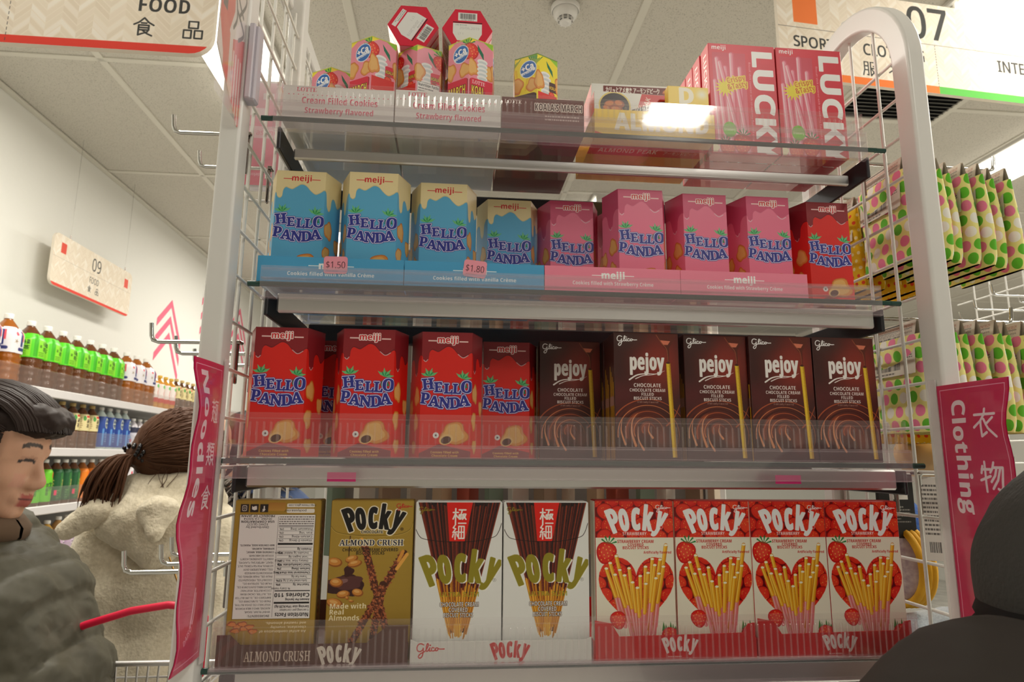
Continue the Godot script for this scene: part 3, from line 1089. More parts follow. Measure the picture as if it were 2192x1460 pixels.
# six faces of the small six-sided box, 100 wide each
func six_sheet(kind: int) -> Sheet:
	var base := c8(240, 148, 166) if kind == 0 else c8(244, 226, 52)
	var s := Sheet.new(600, 392, 1020, base)
	var lab := c8(222, 36, 66) if kind == 0 else c8(78, 44, 38)
	var kinds := ["K", "M", "N", "F", "K", "M"]
	for f in 6:
		var x := f * 100.0
		var t: String = kinds[f]
		# leaves and a slice of colour round the top
		s.poly([x, 0, x + 30, 0, x, 24], c8(250, 232, 60))
		s.poly([x + 60, 0, x + 100, 0, x + 100, 30], c8(150, 206, 50))
		if t == "K" or t == "M":
			if kind == 0:
				berry(s, x + (96 if t == "M" else 4), 62, 40, -8)
			else:
				for i in 7:
					s.curve([x + 52 + i * 9, 60, x + 56 + i * 9, 110, x + 48 + i * 9, 170], 9, c8(250, 224, 40) if i % 2 else c8(238, 204, 30))
				for i in 8:
					s.poly([x + 88, 60, x + 60 + i * 9, 4, x + 66 + i * 9, 2], c8(30, 128, 60))
			biscuit(s, x + 80, 150, 26, 32, f + 3)
			biscuit(s, x + 14, 140, 22, 40, f + 4)
			if t == "K":
				s.poly([x + 34, 18, x + 60, 60, x + 62, 92, x + 36, 48], c8(14, 112, 80))
				for i in 5:
					s.ell(x + 56, 100 + i * 20, 22, 14, c8(240, 240, 240))
					s.ell(x + 57, 104 + i * 20, 17, 8, c8(208, 216, 220))
		else:
			s.poly([x + 44, 18, x + 74, 60, x + 78, 92, x + 50, 48], c8(14, 112, 80))
			for i in 6:
				s.ell(x + 40 + (i % 2) * 5, 90 + i * 22, 22, 14, c8(240, 240, 240))
				s.ell(x + 41 + (i % 2) * 5, 94 + i * 22, 17, 8, c8(208, 216, 220))
			biscuit(s, x + 10, 130, 22, 44, f + 2)
			s.rrect(x + 58, 120, 62, 50, 5, lab)
			s.text("KOALA'S", x + 80, 156, 16, c8(250, 226, 60), {"fit": 40.0, "out": c8(90, 14, 20), "ow": 1.4})
			berry(s, x + 70, 186, 16, 10, kind == 0)
		if t == "M":
			s.ell(x + 60, 66, 37, 45, c8(226, 236, 246))
			s.ell(x + 60, 66, 34, 41, c8(38, 108, 190))
			s.poly([x + 29, 80, x + 91, 64, x + 91, 78, x + 29, 94], c8(238, 244, 250))
			s.text("+Ca", x + 60, 70, 30, Color.WHITE, {"rot": -12, "fit": 56.0, "fat": 0.8})
			s.text("CALCIUM", x + 60, 88, 9, c8(38, 108, 190), {"rot": -12, "fit": 46.0})
		# lower half: name plate, notice panel or table of values
		match t:
			"M":
				s.rrect(x - 30, 192, 126, 152, 12, c8(150, 16, 40) if kind == 0 else c8(40, 20, 18))
				s.rrect(x - 32, 190, 124, 150, 12, lab)
				s.text("MARCH", x + 44, 268, 46, c8(250, 230, 70) if kind == 0 else c8(250, 240, 220), {"fit": 82.0, "out": c8(110, 14, 24) if kind == 0 else c8(40, 20, 18), "ow": 2.6})
				s.rrect(x - 4, 280, 90, 48, 4, c8(248, 224, 226))
				s.lines(x + 2, 284, 80, 40, 4, c8(222, 90, 110), f)
			"N":
				s.poly([x + 4, 186, x + 96, 186, x + 96, 268, x + 4, 268], c8(226, 38, 32))
				s.rect(x + 4, 268, 92, 124, c8(246, 242, 190))
				s.text("Come see our home page", x + 50, 260, 10, c8(252, 244, 236), {"fit": 84.0})
			"F":
				s.rect(x + 4, 176, 92, 216, c8(60, 60, 60))
				s.rect(x + 5.4, 177.4, 89.2, 214, c8(240, 240, 238))
				s.text("Nutrition Facts", x + 50, 196, 14, c8(40, 40, 40), {"fit": 84.0})
				s.lines(x + 9, 200, 82, 26, 2, c8(110, 110, 110), 2)
				s.rect(x + 8, 230, 84, 4, c8(40, 40, 40))
				s.text("Calories", x + 9, 256, 11, c8(50, 50, 50), {"al": "l"})
				s.text("210", x + 90, 258, 14, c8(60, 60, 60), {"al": "r"})
				s.lines(x + 9, 264, 82, 98, 8, c8(120, 120, 120), 8)
			"K":
				s.rrect(x + 3, 192, 130, 152, 12, c8(150, 16, 40) if kind == 0 else c8(40, 20, 18))
				s.rrect(x + 6, 190, 130, 150, 12, lab)
				s.text("LOTTE", x + 14, 216, 17, c8(250, 222, 226), {"f": 2, "al": "l", "fit": 56.0})
				s.text("KOALA'S", x + 54, 268, 42, c8(250, 230, 70), {"fit": 86.0, "out": c8(110, 14, 24), "ow": 2.6})
				biscuit(s, x + 46, 320, 40, 30, 7)
	return s

func six_end(rot_step: int) -> Sheet:
	# the printed end of a lying box: corner to corner 200 wide
	var s := Sheet.new(200, 200, 256, c8(226, 34, 66))
	s.poly([42, 74, 158, 74, 158, 118, 140, 150, 60, 150, 42, 118], c8(240, 240, 238))
	s.rect(42, 68, 116, 4, c8(40, 20, 30))
	s.text("USE BY/CAD", 52, 84, 6, c8(150, 150, 150), {"al": "l", "f": 1})
	s.text("20/06.2019", 108, 100, 11, c8(206, 204, 204), {"f": 1, "fit": 80.0})
	s.text("L7 1", 74, 124, 9, c8(206, 204, 204), {"f": 1})
	s.rect(62, 26, 76, 36, c8(240, 240, 238))
	s.bars(70, 30, 60, 24, c8(40, 40, 40), 3)
	s.text("8 17001 00209 4", 100, 60.5, 4.6, c8(80, 80, 80), {"f": 1})
	s.rect(58, 156, 84, 18, c8(240, 240, 238))
	s.text("Manufactured by:", 60, 163, 5, c8(70, 70, 70), {"al": "l", "f": 1})
	s.text("THAI LOTTE CO., LTD.", 60, 171, 5, c8(70, 70, 70), {"al": "l", "f": 1})
	return s

func flat_sheet(w: float, h: float, px: int, bg: Color, draw: Callable) -> Sheet:
	var s := Sheet.new(w, h, px, bg)
	draw.call(s)
	return s

func herring(s: Sheet, x0: float, y0: float, x1: float, y1: float, u: float, base: Color) -> void:
	# faint herringbone of the aisle signs
	var r := RandomNumberGenerator.new()
	r.seed = 31
	var row := 0
	var y := y0 - u * 2
	while y < y1 + u * 2:
		var x := x0 - u * 2
		var col := 0
		while x < x1 + u * 2:
			var sgn := 1.0 if col % 2 == 0 else -1.0
			var c := base.lerp(c8(250, 246, 238) if r.randf() < 0.3 else c8(222, 206, 184), r.randf_range(0.1, 0.55))
			var yy := y + (u * 0.0)
			s.poly([x, yy - sgn * u * 0.5 + u * 0.5, x + u, yy + sgn * u * 0.5 + u * 0.5, x + u, yy + sgn * u * 0.5 + u * 0.9, x, yy - sgn * u * 0.5 + u * 0.9], c)
			x += u
			col += 1
		y += u * 0.5
		row += 1

func dots(kind: int) -> Sheet:
	var s := Sheet.new(100, 100, 256, c8(244, 236, 150) if kind == 0 else c8(236, 192, 20))
	var r := RandomNumberGenerator.new()
	r.seed = 77 + kind
	if kind == 0:
		for j in 5:
			for i in 5:
				var c: Color = [c8(240, 128, 164), c8(246, 244, 234), c8(100, 190, 44)][(i + j * 2) % 3]
				for ox in [-100, 0, 100]:
					for oy in [-100, 0, 100]:
						s.ell(10 + i * 20 + (10 if j % 2 else 0) + ox, 10 + j * 20 + oy, 8.2, 8.2, c)
	else:
		for j in 8:
			for i in 8:
				for ox in [-100, 0, 100]:
					s.ell(6 + i * 12.5 + (6 if j % 2 else 0) + ox, 6 + j * 12.5, 2.9, 2.9, c8(246, 232, 170) if (i * 3 + j * 5) % 7 else c8(222, 70, 30))
	return s

func card_sheet() -> Sheet:
	var s := Sheet.new(60, 100, 128, c8(216, 206, 190))
	s.rect(4, 6, 34, 8, c8(90, 84, 80))
	s.lines(4, 18, 52, 20, 5, c8(176, 104, 84), 3)
	s.rect(4, 42, 52, 3, c8(50, 46, 46))
	s.lines(4, 48, 52, 24, 6, c8(110, 102, 98), 5)
	s.bars(6, 76, 34, 14, c8(40, 38, 38), 8)
	s.lines(4, 92, 52, 6, 1, c8(110, 102, 98), 9)
	return s

# ------------------------------------------------------------------ goods
const GLASS := {1: 1.815, 2: 1.628, 3: 1.446, 4: 1.251}

func sweep(st: SurfaceTool, pts: Array, prof: PackedVector2Array, up: Vector3) -> void:
	var m := pts.size()
	var n := prof.size()
	var rings := []
	for i in m:
		var t: Vector3 = (pts[mini(i + 1, m - 1)] - pts[maxi(i - 1, 0)]).normalized()
		var u := (up - t * up.dot(t)).normalized()
		var v := t.cross(u)
		var ring := []
		for p in prof:
			ring.append([pts[i] + u * p.x + v * p.y, u, v])
		rings.append(ring)
	for i in m - 1:
		for j in n:
			var k := (j + 1) % n
			for q in [[i, j], [i + 1, k], [i, k], [i, j], [i + 1, j], [i + 1, k]]:
				var r = rings[q[0]][q[1]]
				var d: Vector2 = (prof[(q[1] + 1) % n] - prof[(q[1] + n - 1) % n]).normalized()
				st.set_normal((r[1] * d.y - r[2] * d.x).normalized())
				st.set_uv(Vector2(float(q[1]) / n, float(q[0]) / m))
				st.add_vertex(r[0])

# six-sided biscuit box, front face 53.8 mm wide
func wrap_box(called: String, m: Material, plain: Material, label: String) -> Node3D:
	var a := 0.0269
	var b := 0.0123
	var c := 0.03
	var H := 0.134
	var P := [Vector2(-a, c), Vector2(a, c), Vector2(a + b, 0), Vector2(a, -c), Vector2(-a, -c), Vector2(-a - b, 0)]
	var U := [[62, 162], [162, 224], [0, 62], [62, 162], [162, 224], [0, 62]]
	var t := thing(called, label, "biscuit box")
	var st := sb()
	for i in 6:
		var p: Vector2 = P[i]
		var q: Vector2 = P[(i + 1) % 6]
		var u0: float = U[i][0] / 224.0
		var u1: float = U[i][1] / 224.0
		quad(st, Vector3(p.x, 0.0004, p.y), Vector3(q.x, 0.0004, q.y), Vector3(q.x, H, q.y), Vector3(p.x, H, p.y), [Vector2(u0, 1), Vector2(u1, 1), Vector2(u1, 0), Vector2(u0, 0)])
	obj("body", st, m, t)
	for e in [["lid", H, H + 0.0009, Vector3.UP], ["base", 0.0, 0.0005, Vector3.DOWN]]:
		st = sb()
		var k := 1.004
		for i in 6:
			var p: Vector2 = P[i] * k
			var q: Vector2 = P[(i + 1) % 6] * k
			quad(st, Vector3(p.x, e[1], p.y), Vector3(q.x, e[1], q.y), Vector3(q.x, e[2], q.y), Vector3(p.x, e[2], p.y))
			tri(st, Vector3(0, e[2], 0), Vector3(p.x, e[2], p.y), Vector3(q.x, e[2], q.y))
			tri(st, Vector3(0, e[1], 0), Vector3(q.x, e[1], q.y), Vector3(p.x, e[1], p.y))
		obj(e[0], st, plain, t)
	return t

# flat-sided carton: front and back share a print, the sides another; tongue lines on the lid
func carton(called: String, w: float, h: float, d: float, front: Material, side: Material, plain: Material, label: String, cat := "biscuit box", back: Material = null) -> Node3D:
	var t := thing(called, label, cat)
	var e := 0.0006
	var x := w / 2
	var z := d / 2
	var f := sb()
	var k := sb()
	var s := sb()
	var p := sb()
	var U := [Vector2(0, 1), Vector2(1, 1), Vector2(1, 0), Vector2(0, 0)]
	quad(f, Vector3(-x + e, e, z), Vector3(x - e, e, z), Vector3(x - e, h - e, z), Vector3(-x + e, h - e, z), U)
	quad(k, Vector3(x - e, e, -z), Vector3(-x + e, e, -z), Vector3(-x + e, h - e, -z), Vector3(x - e, h - e, -z), U)
	quad(s, Vector3(x, e, z - e), Vector3(x, e, -z + e), Vector3(x, h - e, -z + e), Vector3(x, h - e, z - e), U)
	quad(s, Vector3(-x, e, -z + e), Vector3(-x, e, z - e), Vector3(-x, h - e, z - e), Vector3(-x, h - e, -z + e), U)
	# rounded folds between the faces
	for g in [[1, 1], [1, -1], [-1, -1], [-1, 1]]:
		var q := [Vector3(g[0] * x, e, g[1] * (z - e)), Vector3(g[0] * x, h - e, g[1] * (z - e)), Vector3(g[0] * (x - e), h - e, g[1] * z), Vector3(g[0] * (x - e), e, g[1] * z)]
		if g[0] * g[1] < 0: q.reverse()
		quad(p, q[0], q[1], q[2], q[3])
	for g in [1, -1]:
		quad(p, Vector3(-g * (x - e), h - e, g * z), Vector3(g * (x - e), h - e, g * z), Vector3(g * (x - e), h, g * (z - e)), Vector3(-g * (x - e), h, g * (z - e)))
		quad(p, Vector3(g * (x - e), e, g * z), Vector3(-g * (x - e), e, g * z), Vector3(-g * (x - e), 0, g * (z - e)), Vector3(g * (x - e), 0, g * (z - e)))
		quad(p, Vector3(g * x, h - e, g * (z - e)), Vector3(g * x, h - e, -g * (z - e)), Vector3(g * (x - e), h, -g * (z - e)), Vector3(g * (x - e), h, g * (z - e)))
		quad(p, Vector3(g * x, e, -g * (z - e)), Vector3(g * x, e, g * (z - e)), Vector3(g * (x - e), 0, g * (z - e)), Vector3(g * (x - e), 0, -g * (z - e)))
	quad(p, Vector3(-x + e, 0, -z + e), Vector3(x - e, 0, -z + e), Vector3(x - e, 0, z - e), Vector3(-x + e, 0, z - e))
	multi("body", [[f, front], [k, back if back else front], [s, side], [p, plain]], t)
	var l := sb()
	bx(l, Vector3(0, h + 0.0001, -0.0004), Vector3(w - 0.002, 0.0009, d - 0.0022), 0.0003)
	obj("lid_flap", l, plain, t)
	return t

# small six-sided box, corner towards +z; the end print faces down
func six_box(called: String, m: Material, lid: Material, end: Material, label: String) -> Node3D:
	var R := 0.0312
	var H := 0.105
	var t := thing(called, label, "biscuit box")
	var P := []
	for k in 7:
		var an := deg_to_rad(90.0 - 60.0 * k)
		P.append(Vector2(cos(an), sin(an)) * R)
	var st := sb()
	for f in 6:
		quad(st, Vector3(P[f].x, 0.0005, P[f].y), Vector3(P[f + 1].x, 0.0005, P[f + 1].y), Vector3(P[f + 1].x, H, P[f + 1].y), Vector3(P[f].x, H, P[f].y), [Vector2(f / 6.0, 1), Vector2((f + 1) / 6.0, 1), Vector2((f + 1) / 6.0, 0), Vector2(f / 6.0, 0)])
	obj("body", st, m, t)
	var c30 := cos(PI / 6)
	var s30 := 0.5
	for e in [["lid", H + 0.001, 1.0, lid], ["base", 0.0, -1.0, end]]:
		st = sb()
		for f in 6:
			var p: Vector2 = P[f] * 1.006
			var q: Vector2 = P[f + 1] * 1.006
			var a := Vector3(p.x, e[1], p.y)
			var b := Vector3(q.x, e[1], q.y)
			var y2: float = e[1] - e[2] * 0.0012
			quad(st, Vector3(p.x, minf(y2, e[1]), p.y), Vector3(q.x, minf(y2, e[1]), q.y), Vector3(q.x, maxf(y2, e[1]), q.y), Vector3(p.x, maxf(y2, e[1]), p.y), [Vector2(0.02, 0.5), Vector2(0.02, 0.5), Vector2(0.02, 0.5), Vector2(0.02, 0.5)])
			var V := [Vector3(0, e[1], 0), a, b] if e[2] < 0 else [Vector3(0, e[1], 0), b, a]
			for v in V:
				var rx: float = v.x * c30 + v.z * s30
				var rz: float = -v.x * s30 + v.z * c30
				st.set_normal(Vector3(0, e[2], 0))
				st.set_uv(Vector2(0.5 + rx / (2 * R), 0.5 - rz / (2 * R)))
				st.add_vertex(v)
		obj(e[0], st, e[3], t)
	return t

# open display tray with a printed front; ears: heights of the front's two ends above its middle
func tray(called: String, x0: float, x1: float, y: float, h: float, z: float, d: float, front: Material, plain: Material, label: String, outline := PackedVector2Array(), cat := "display tray") -> Node3D:
	var w := x1 - x0
	var t := thing(called, label, cat, Vector3((x0 + x1) / 2, y, z - d / 2))
	var st := sb()
	bx(st, Vector3(0, 0.0006, 0), Vector3(w - 0.001, 0.0012, d - 0.001), 0)
	bx(st, Vector3(0, h * 0.7, -d / 2), Vector3(w - 0.001, h * 1.4, 0.001), 0)
	for g in [-1, 1]:
		bx(st, Vector3(g * (w / 2 - 0.0006), h * 0.45, d / 2 - 0.007), Vector3(0.001, h * 0.9, 0.012), 0)
	obj("tray_body", st, plain, t)
	var o := outline
	if o.is_empty():
		o = PackedVector2Array([Vector2(-w / 2, 0), Vector2(w / 2, 0), Vector2(w / 2, h), Vector2(-w / 2, h)])
	var f := sb()
	var r := sb()
	plate(f, r, o, d / 2 - 0.0012, d / 2)
	multi("front_panel", [[f, front], [r, plain]], t)
	return t

func tea_bottle(called: String, label: String, cat: String, kind: Dictionary) -> Node3D:
	# a lathed bottle: drink, label sleeve, cap
	var t := thing(called, label, cat)
	var h: float = kind.h
	var r: float = kind.r
	var pw: float = kind.get("pw", 2.0)
	var st := sb()
	var pr := [[r * 0.05, 0.002], [r * 0.8, 0.0], [r * 0.98, 0.006], [r, 0.02]]
	for i in 5:
		var y: float = h * (0.12 + i * 0.09)
		pr.append([r, y])
		pr.append([r * 0.95, y + h * 0.025])
		pr.append([r, y + h * 0.05])
	pr += [[r, h * 0.66], [r * 0.93, h * 0.73], [r * 0.7, h * 0.82, 1], [r * 0.36, h * 0.9, 1], [r * 0.28, h * 0.92, 1], [r * 0.28, h * 0.95, 1]]
	lathe(st, pr, 18, Vector3.ZERO, pw, PI / 4)
	obj("drink", st, kind.drink, t)
	st = sb()
	var l0: float = kind.l0 * h
	var l1: float = kind.l1 * h
	var lp := [[r * 1.015, l0], [r * 1.02, lerpf(l0, l1, 0.5)], [r * 1.015, minf(l1, h * 0.7)]]
	if l1 > h * 0.7:
		lp += [[r * 0.95, h * 0.735], [r * (0.74 if l1 > h * 0.78 else 0.9), l1]]
	lathe(st, lp, 18, Vector3.ZERO, pw, PI / 4)
	obj("label_sleeve", st, kind.label, t)
	st = sb()
	var cr: float = maxf(r * 0.33, 0.012)
	lathe(st, [[cr * 0.98, h * 0.925], [cr, h * 0.93], [cr, h * 0.985], [cr * 0.9, h], [0.0005, h]], 14)
	obj("cap", st, kind.cap, t)
	return t

# folded cloth hanging on its card, thin along x
func cloth(called: String, label: String, m: Material, card: Material, w: float, th: float, h: float, seed_: int) -> Node3D:
	var t := thing(called, label, "cloth")
	var st := sb()
	var n := 28
	var lv := 16
	var P := []
	for i in lv + 1:
		var v := float(i) / lv
		var y := v * h
		var k := 1.0
		if v < 0.12: k = 0.45 + 0.55 * sqrt(v / 0.12)
		if v > 0.86: k = lerpf(1.0, 0.5, (v - 0.86) / 0.14)
		var ring := []
		for j in n:
			var an := TAU * j / n
			var c := cos(an)
			var s := sin(an)
			var q := pow(pow(absf(c), 3.2) + pow(absf(s), 3.2), -1.0 / 3.2)
			var bulge := 1.0 + 0.10 * sin(v * 9.0 + seed_ + an * 2) + 0.05 * sin(v * 21.0 + seed_ * 2.1)
			ring.append(Vector3(c * q * th / 2 * k * bulge + 0.003 * sin(v * 4 + seed_), y, s * q * w / 2 * (1.0 + 0.02 * sin(v * 7 + seed_))))
		P.append(ring)
	var cum := [0.0]
	for j in n:
		cum.append(cum[j] + (P[6][(j + 1) % n] - P[6][j]).length())
	for i in lv:
		for j in n:
			for q in [[i, j], [i, j + 1], [i + 1, j + 1], [i, j], [i + 1, j + 1], [i + 1, j]]:
				var jj: int = q[1] % n
				var ii: int = q[0]
				var du: Vector3 = P[ii][(jj + 1) % n] - P[ii][(jj + n - 1) % n]
				var dv: Vector3 = P[mini(ii + 1, lv)][jj] - P[maxi(ii - 1, 0)][jj]
				st.set_normal(dv.cross(du).normalized())
				st.set_uv(Vector2(cum[q[1]] / 0.0875 + seed_ * 0.31, 1.0 - P[ii][jj].y / 0.0875 + seed_ * 0.17))
				st.add_vertex(P[ii][jj])
	for e in [0, lv]:
		var ctr := Vector3(0, P[e][0].y, 0)
		for j in n:
			var a: Vector3 = P[e][j]
			var b: Vector3 = P[e][(j + 1) % n]
			for v in ([ctr, b, a] if e == lv else [ctr, a, b]):
				st.set_normal(Vector3.UP if e else Vector3.DOWN)
				st.set_uv(Vector2(v.x / 0.0875 + seed_ * 0.3, v.z / 0.0875))
				st.add_vertex(v)
	obj("folded_cloth", st, m, t)
	# card folded over the top
	var f := sb()
	var g := sb()
	var ct := 0.019
	for sx in [-1, 1]:
		var x0: float = sx * th * 0.53
		var x1: float = sx * 0.0012
		var y0 := h * 0.60
		var y1 := h + ct
		var x2: float = sx * th * 0.34
		if seed_ >= 0:
			var ym := h * 0.98
			var qq := [Vector3(x0, y0, -w * 0.42), Vector3(x0, y0, w * 0.42), Vector3(x2, ym, w * 0.42), Vector3(x2, ym, -w * 0.42)]
			var UU := [Vector2(0, 1), Vector2(1, 1), Vector2(1, 0.35), Vector2(0, 0.35)]
			if sx > 0:
				qq = [qq[1], qq[0], qq[3], qq[2]]
			quad(f, qq[0], qq[1], qq[2], qq[3], UU)
			y0 = ym
			x0 = x2
		var q := [Vector3(x0, y0, -w * 0.42), Vector3(x0, y0, w * 0.42), Vector3(x1, y1, w * 0.42), Vector3(x1, y1, -w * 0.42)]
		var U := [Vector2(0, 1), Vector2(1, 1), Vector2(1, 0), Vector2(0, 0)]
		if sx > 0:
			q = [q[1], q[0], q[3], q[2]]
		quad(f, q[0], q[1], q[2], q[3], U)
		quad(g, q[1] - Vector3(sx * 0.0008, 0, 0), q[0] - Vector3(sx * 0.0008, 0, 0), q[3] - Vector3(sx * 0.0006, 0, 0), q[2] - Vector3(sx * 0.0006, 0, 0), U)
	multi("header_card", [[f, card], [g, M.card_back]], t)
	return t

func peg_hook(called: String, at: Vector3, dir: float, length: float, label: String, group: String) -> Node3D:
	# chrome peg that grips two wires of the grid and ends in an upturned tip
	var t := thing(called, label, "hook", at, 0.0, group)
	var st := sb()
	var p := [Vector3(0, -0.014, 0), Vector3(0, -0.004, 0), Vector3(dir * 0.003, -0.0005, 0), Vector3(dir * 0.008, 0, 0)]
	p.append(Vector3(dir * (length - 0.008), -0.001, 0))
	p += [Vector3(dir * (length - 0.002), 0.001, 0), Vector3(dir * length, 0.006, 0), Vector3(dir * (length + 0.0015), 0.02, 0)]
	tube(st, p, 0.0024, 10)
	obj("peg", st, M.chrome, t)
	st = sb()
	bx(st, Vector3(-dir * 0.002, -0.022, 0), Vector3(0.003, 0.05, 0.007), 0.001)
	bx(st, Vector3(-dir * 0.004, 0.0, 0.0), Vector3(0.006, 0.004, 0.012), 0.001)
	obj("clip", st, M.chrome_dark, t)
	return t

# ------------------------------------------------------------------ the place
func _ready():
	var cam := Camera3D.new()
	cam.name = "camera"
	cam.position = Vector3(0, 1.45, 0)
	cam.rotation = Vector3(0.1783, -0.0909, 0.0084)
	cam.fov = 55.07
	cam.near = 0.05
	cam.far = 60.0
	cam.current = true
	var lens := CameraAttributesPhysical.new()
	lens.frustum_focal_length = 23.02
	lens.frustum_focus_distance = 0.74
	lens.exposure_aperture = 13.0
	cam.attributes = lens
	cam.fov = 55.07
	add_child(cam)
	var env := Environment.new()
	env.background_mode = Environment.BG_COLOR
	env.background_color = Color(0.02, 0.02, 0.02)
	env.tonemap_mode = Environment.TONE_MAPPER_LINEAR
	env.tonemap_exposure = EXPOSURE
	env.sdfgi_enabled = true
	env.ssao_enabled = true
	env.ssil_enabled = true
	var we := WorldEnvironment.new()
	we.name = "environment"
	we.environment = env
	add_child(we)
	Sheet.GLYPH = glyph_of
	Sheet.INK_TABLE = INK
	materials()
	lamps()
	room()
	rack()
	shelves()
	boxes_on_shelves()
	signs()
	side_goods()
	drinks()
	gondola()
	people()

const EXPOSURE := 0.62

func glyph_of(f: int, ch: String) -> Dictionary:
	return glyph(f, ch)

func materials() -> void:
	M.chrome = mat(c8(215, 215, 212), 0.14, 1.0)
	M.chrome_dark = mat(c8(150, 140, 134), 0.25, 1.0)
	M.steel = mat(c8(222, 220, 218), 0.36, 0.9)
	M.dark_steel = mat(c8(70, 70, 74), 0.35, 0.8)
	M.white_paint = mat(c8(226, 224, 220), 0.32)
	M.wire = mat(c8(230, 228, 222), 0.35)
	M.glass = clear(c8(220, 235, 228), 0.03, 0.02)
	M.glass_edge = mat(c8(44, 78, 70), 0.15)
	M.acrylic = clear(c8(228, 208, 216), 0.10, 0.06)
	M.fence = clear(c8(230, 214, 222), 0.025, 0.07)
	M.card_back = mat(c8(206, 196, 178), 0.7)
	M.black = mat(c8(16, 16, 17), 0.4)
	M.white_card = mat(c8(232, 230, 226), 0.55)
	M.brown_card = mat(c8(120, 80, 52), 0.7)

# long ceiling lamps: a glowing diffuser and a light of its size just below it
const LAMPS := [[-0.855, -2.85, -1.25, 1.12], [1.795, -1.84, -0.5, 1.0], [2.845, -4.4, -2.3, 1.0], [0.95, 0.72, 1.3, 1.5], [-0.855, -0.95, 0.35, 0.2], [2.845, -1.3, 0.9, 1.0], [0.95, -4.9, -3.6, 1.0], [-0.855, -5.6, -4.3, 1.2], [4.6, -4.4, -2.3, 1.0]]

func lamps() -> void:
	var glow := mat(c8(255, 252, 240), 0.6)
	glow.emission_enabled = true
	glow.emission = Color(1.0, 0.975, 0.92)
	glow.emission_energy_multiplier = 5.0
	var frame := mat(c8(214, 212, 206), 0.4)
	for i in LAMPS.size():
		var l = LAMPS[i]
		var zc: float = (l[1] + l[2]) / 2
		var ln: float = l[2] - l[1]
		var t := thing("ceiling_lamp", LAMP_LABELS[i], "ceiling lamp", Vector3(l[0], 3.0, zc), 0.0, "strip lamps in the ceiling")
		var f := sb()
		for s in [-1, 1]:
			bx(f, Vector3(s * 0.138, -0.009, 0), Vector3(0.02, 0.018, ln + 0.04), 0.004)
			bx(f, Vector3(0, -0.03, s * (ln / 2 + 0.01)), Vector3(0.26, 0.06, 0.02), 0.004)
		obj("frame", f, frame, t)
		box("diffuser", Vector3(0, -0.034, 0), Vector3(0.252, 0.052, ln), glow, t, 0.012)
		var a := AreaLight3D.new()
		a.name = "lamp_light"
		a.area_size = Vector2(0.25, ln)
		a.light_color = Color(1.0, 0.98, 0.935)
		a.light_energy = LAMP_POWER * ln * l[3]
		a.area_range = 20.0
		a.shadow_enabled = true
		t.add_child(a)
		a.position = Vector3(0, -0.064, 0)
		a.rotation_degrees = Vector3(-90, 0, 0)

const LAMP_POWER := 3.2
const LAMP_LABELS := [
	"bright strip lamp in the ceiling beside the food sign, partly behind the left post",
	"strip lamp whose far end shows above the white sign numbered 07",
	"bright strip lamp in the ceiling right of the polka dot cloths",
	"strip lamp in the ceiling behind the viewer, facing the rack",
	"strip lamp in the ceiling next to the left post's lamp, nearer the viewer",
	"strip lamp in the ceiling behind the viewer, over the right aisle",
	"strip lamp in the ceiling far behind the rack",
	"strip lamp in the ceiling at the far end of the drinks wall",
	"strip lamp in the ceiling of the next aisle to the right",
]

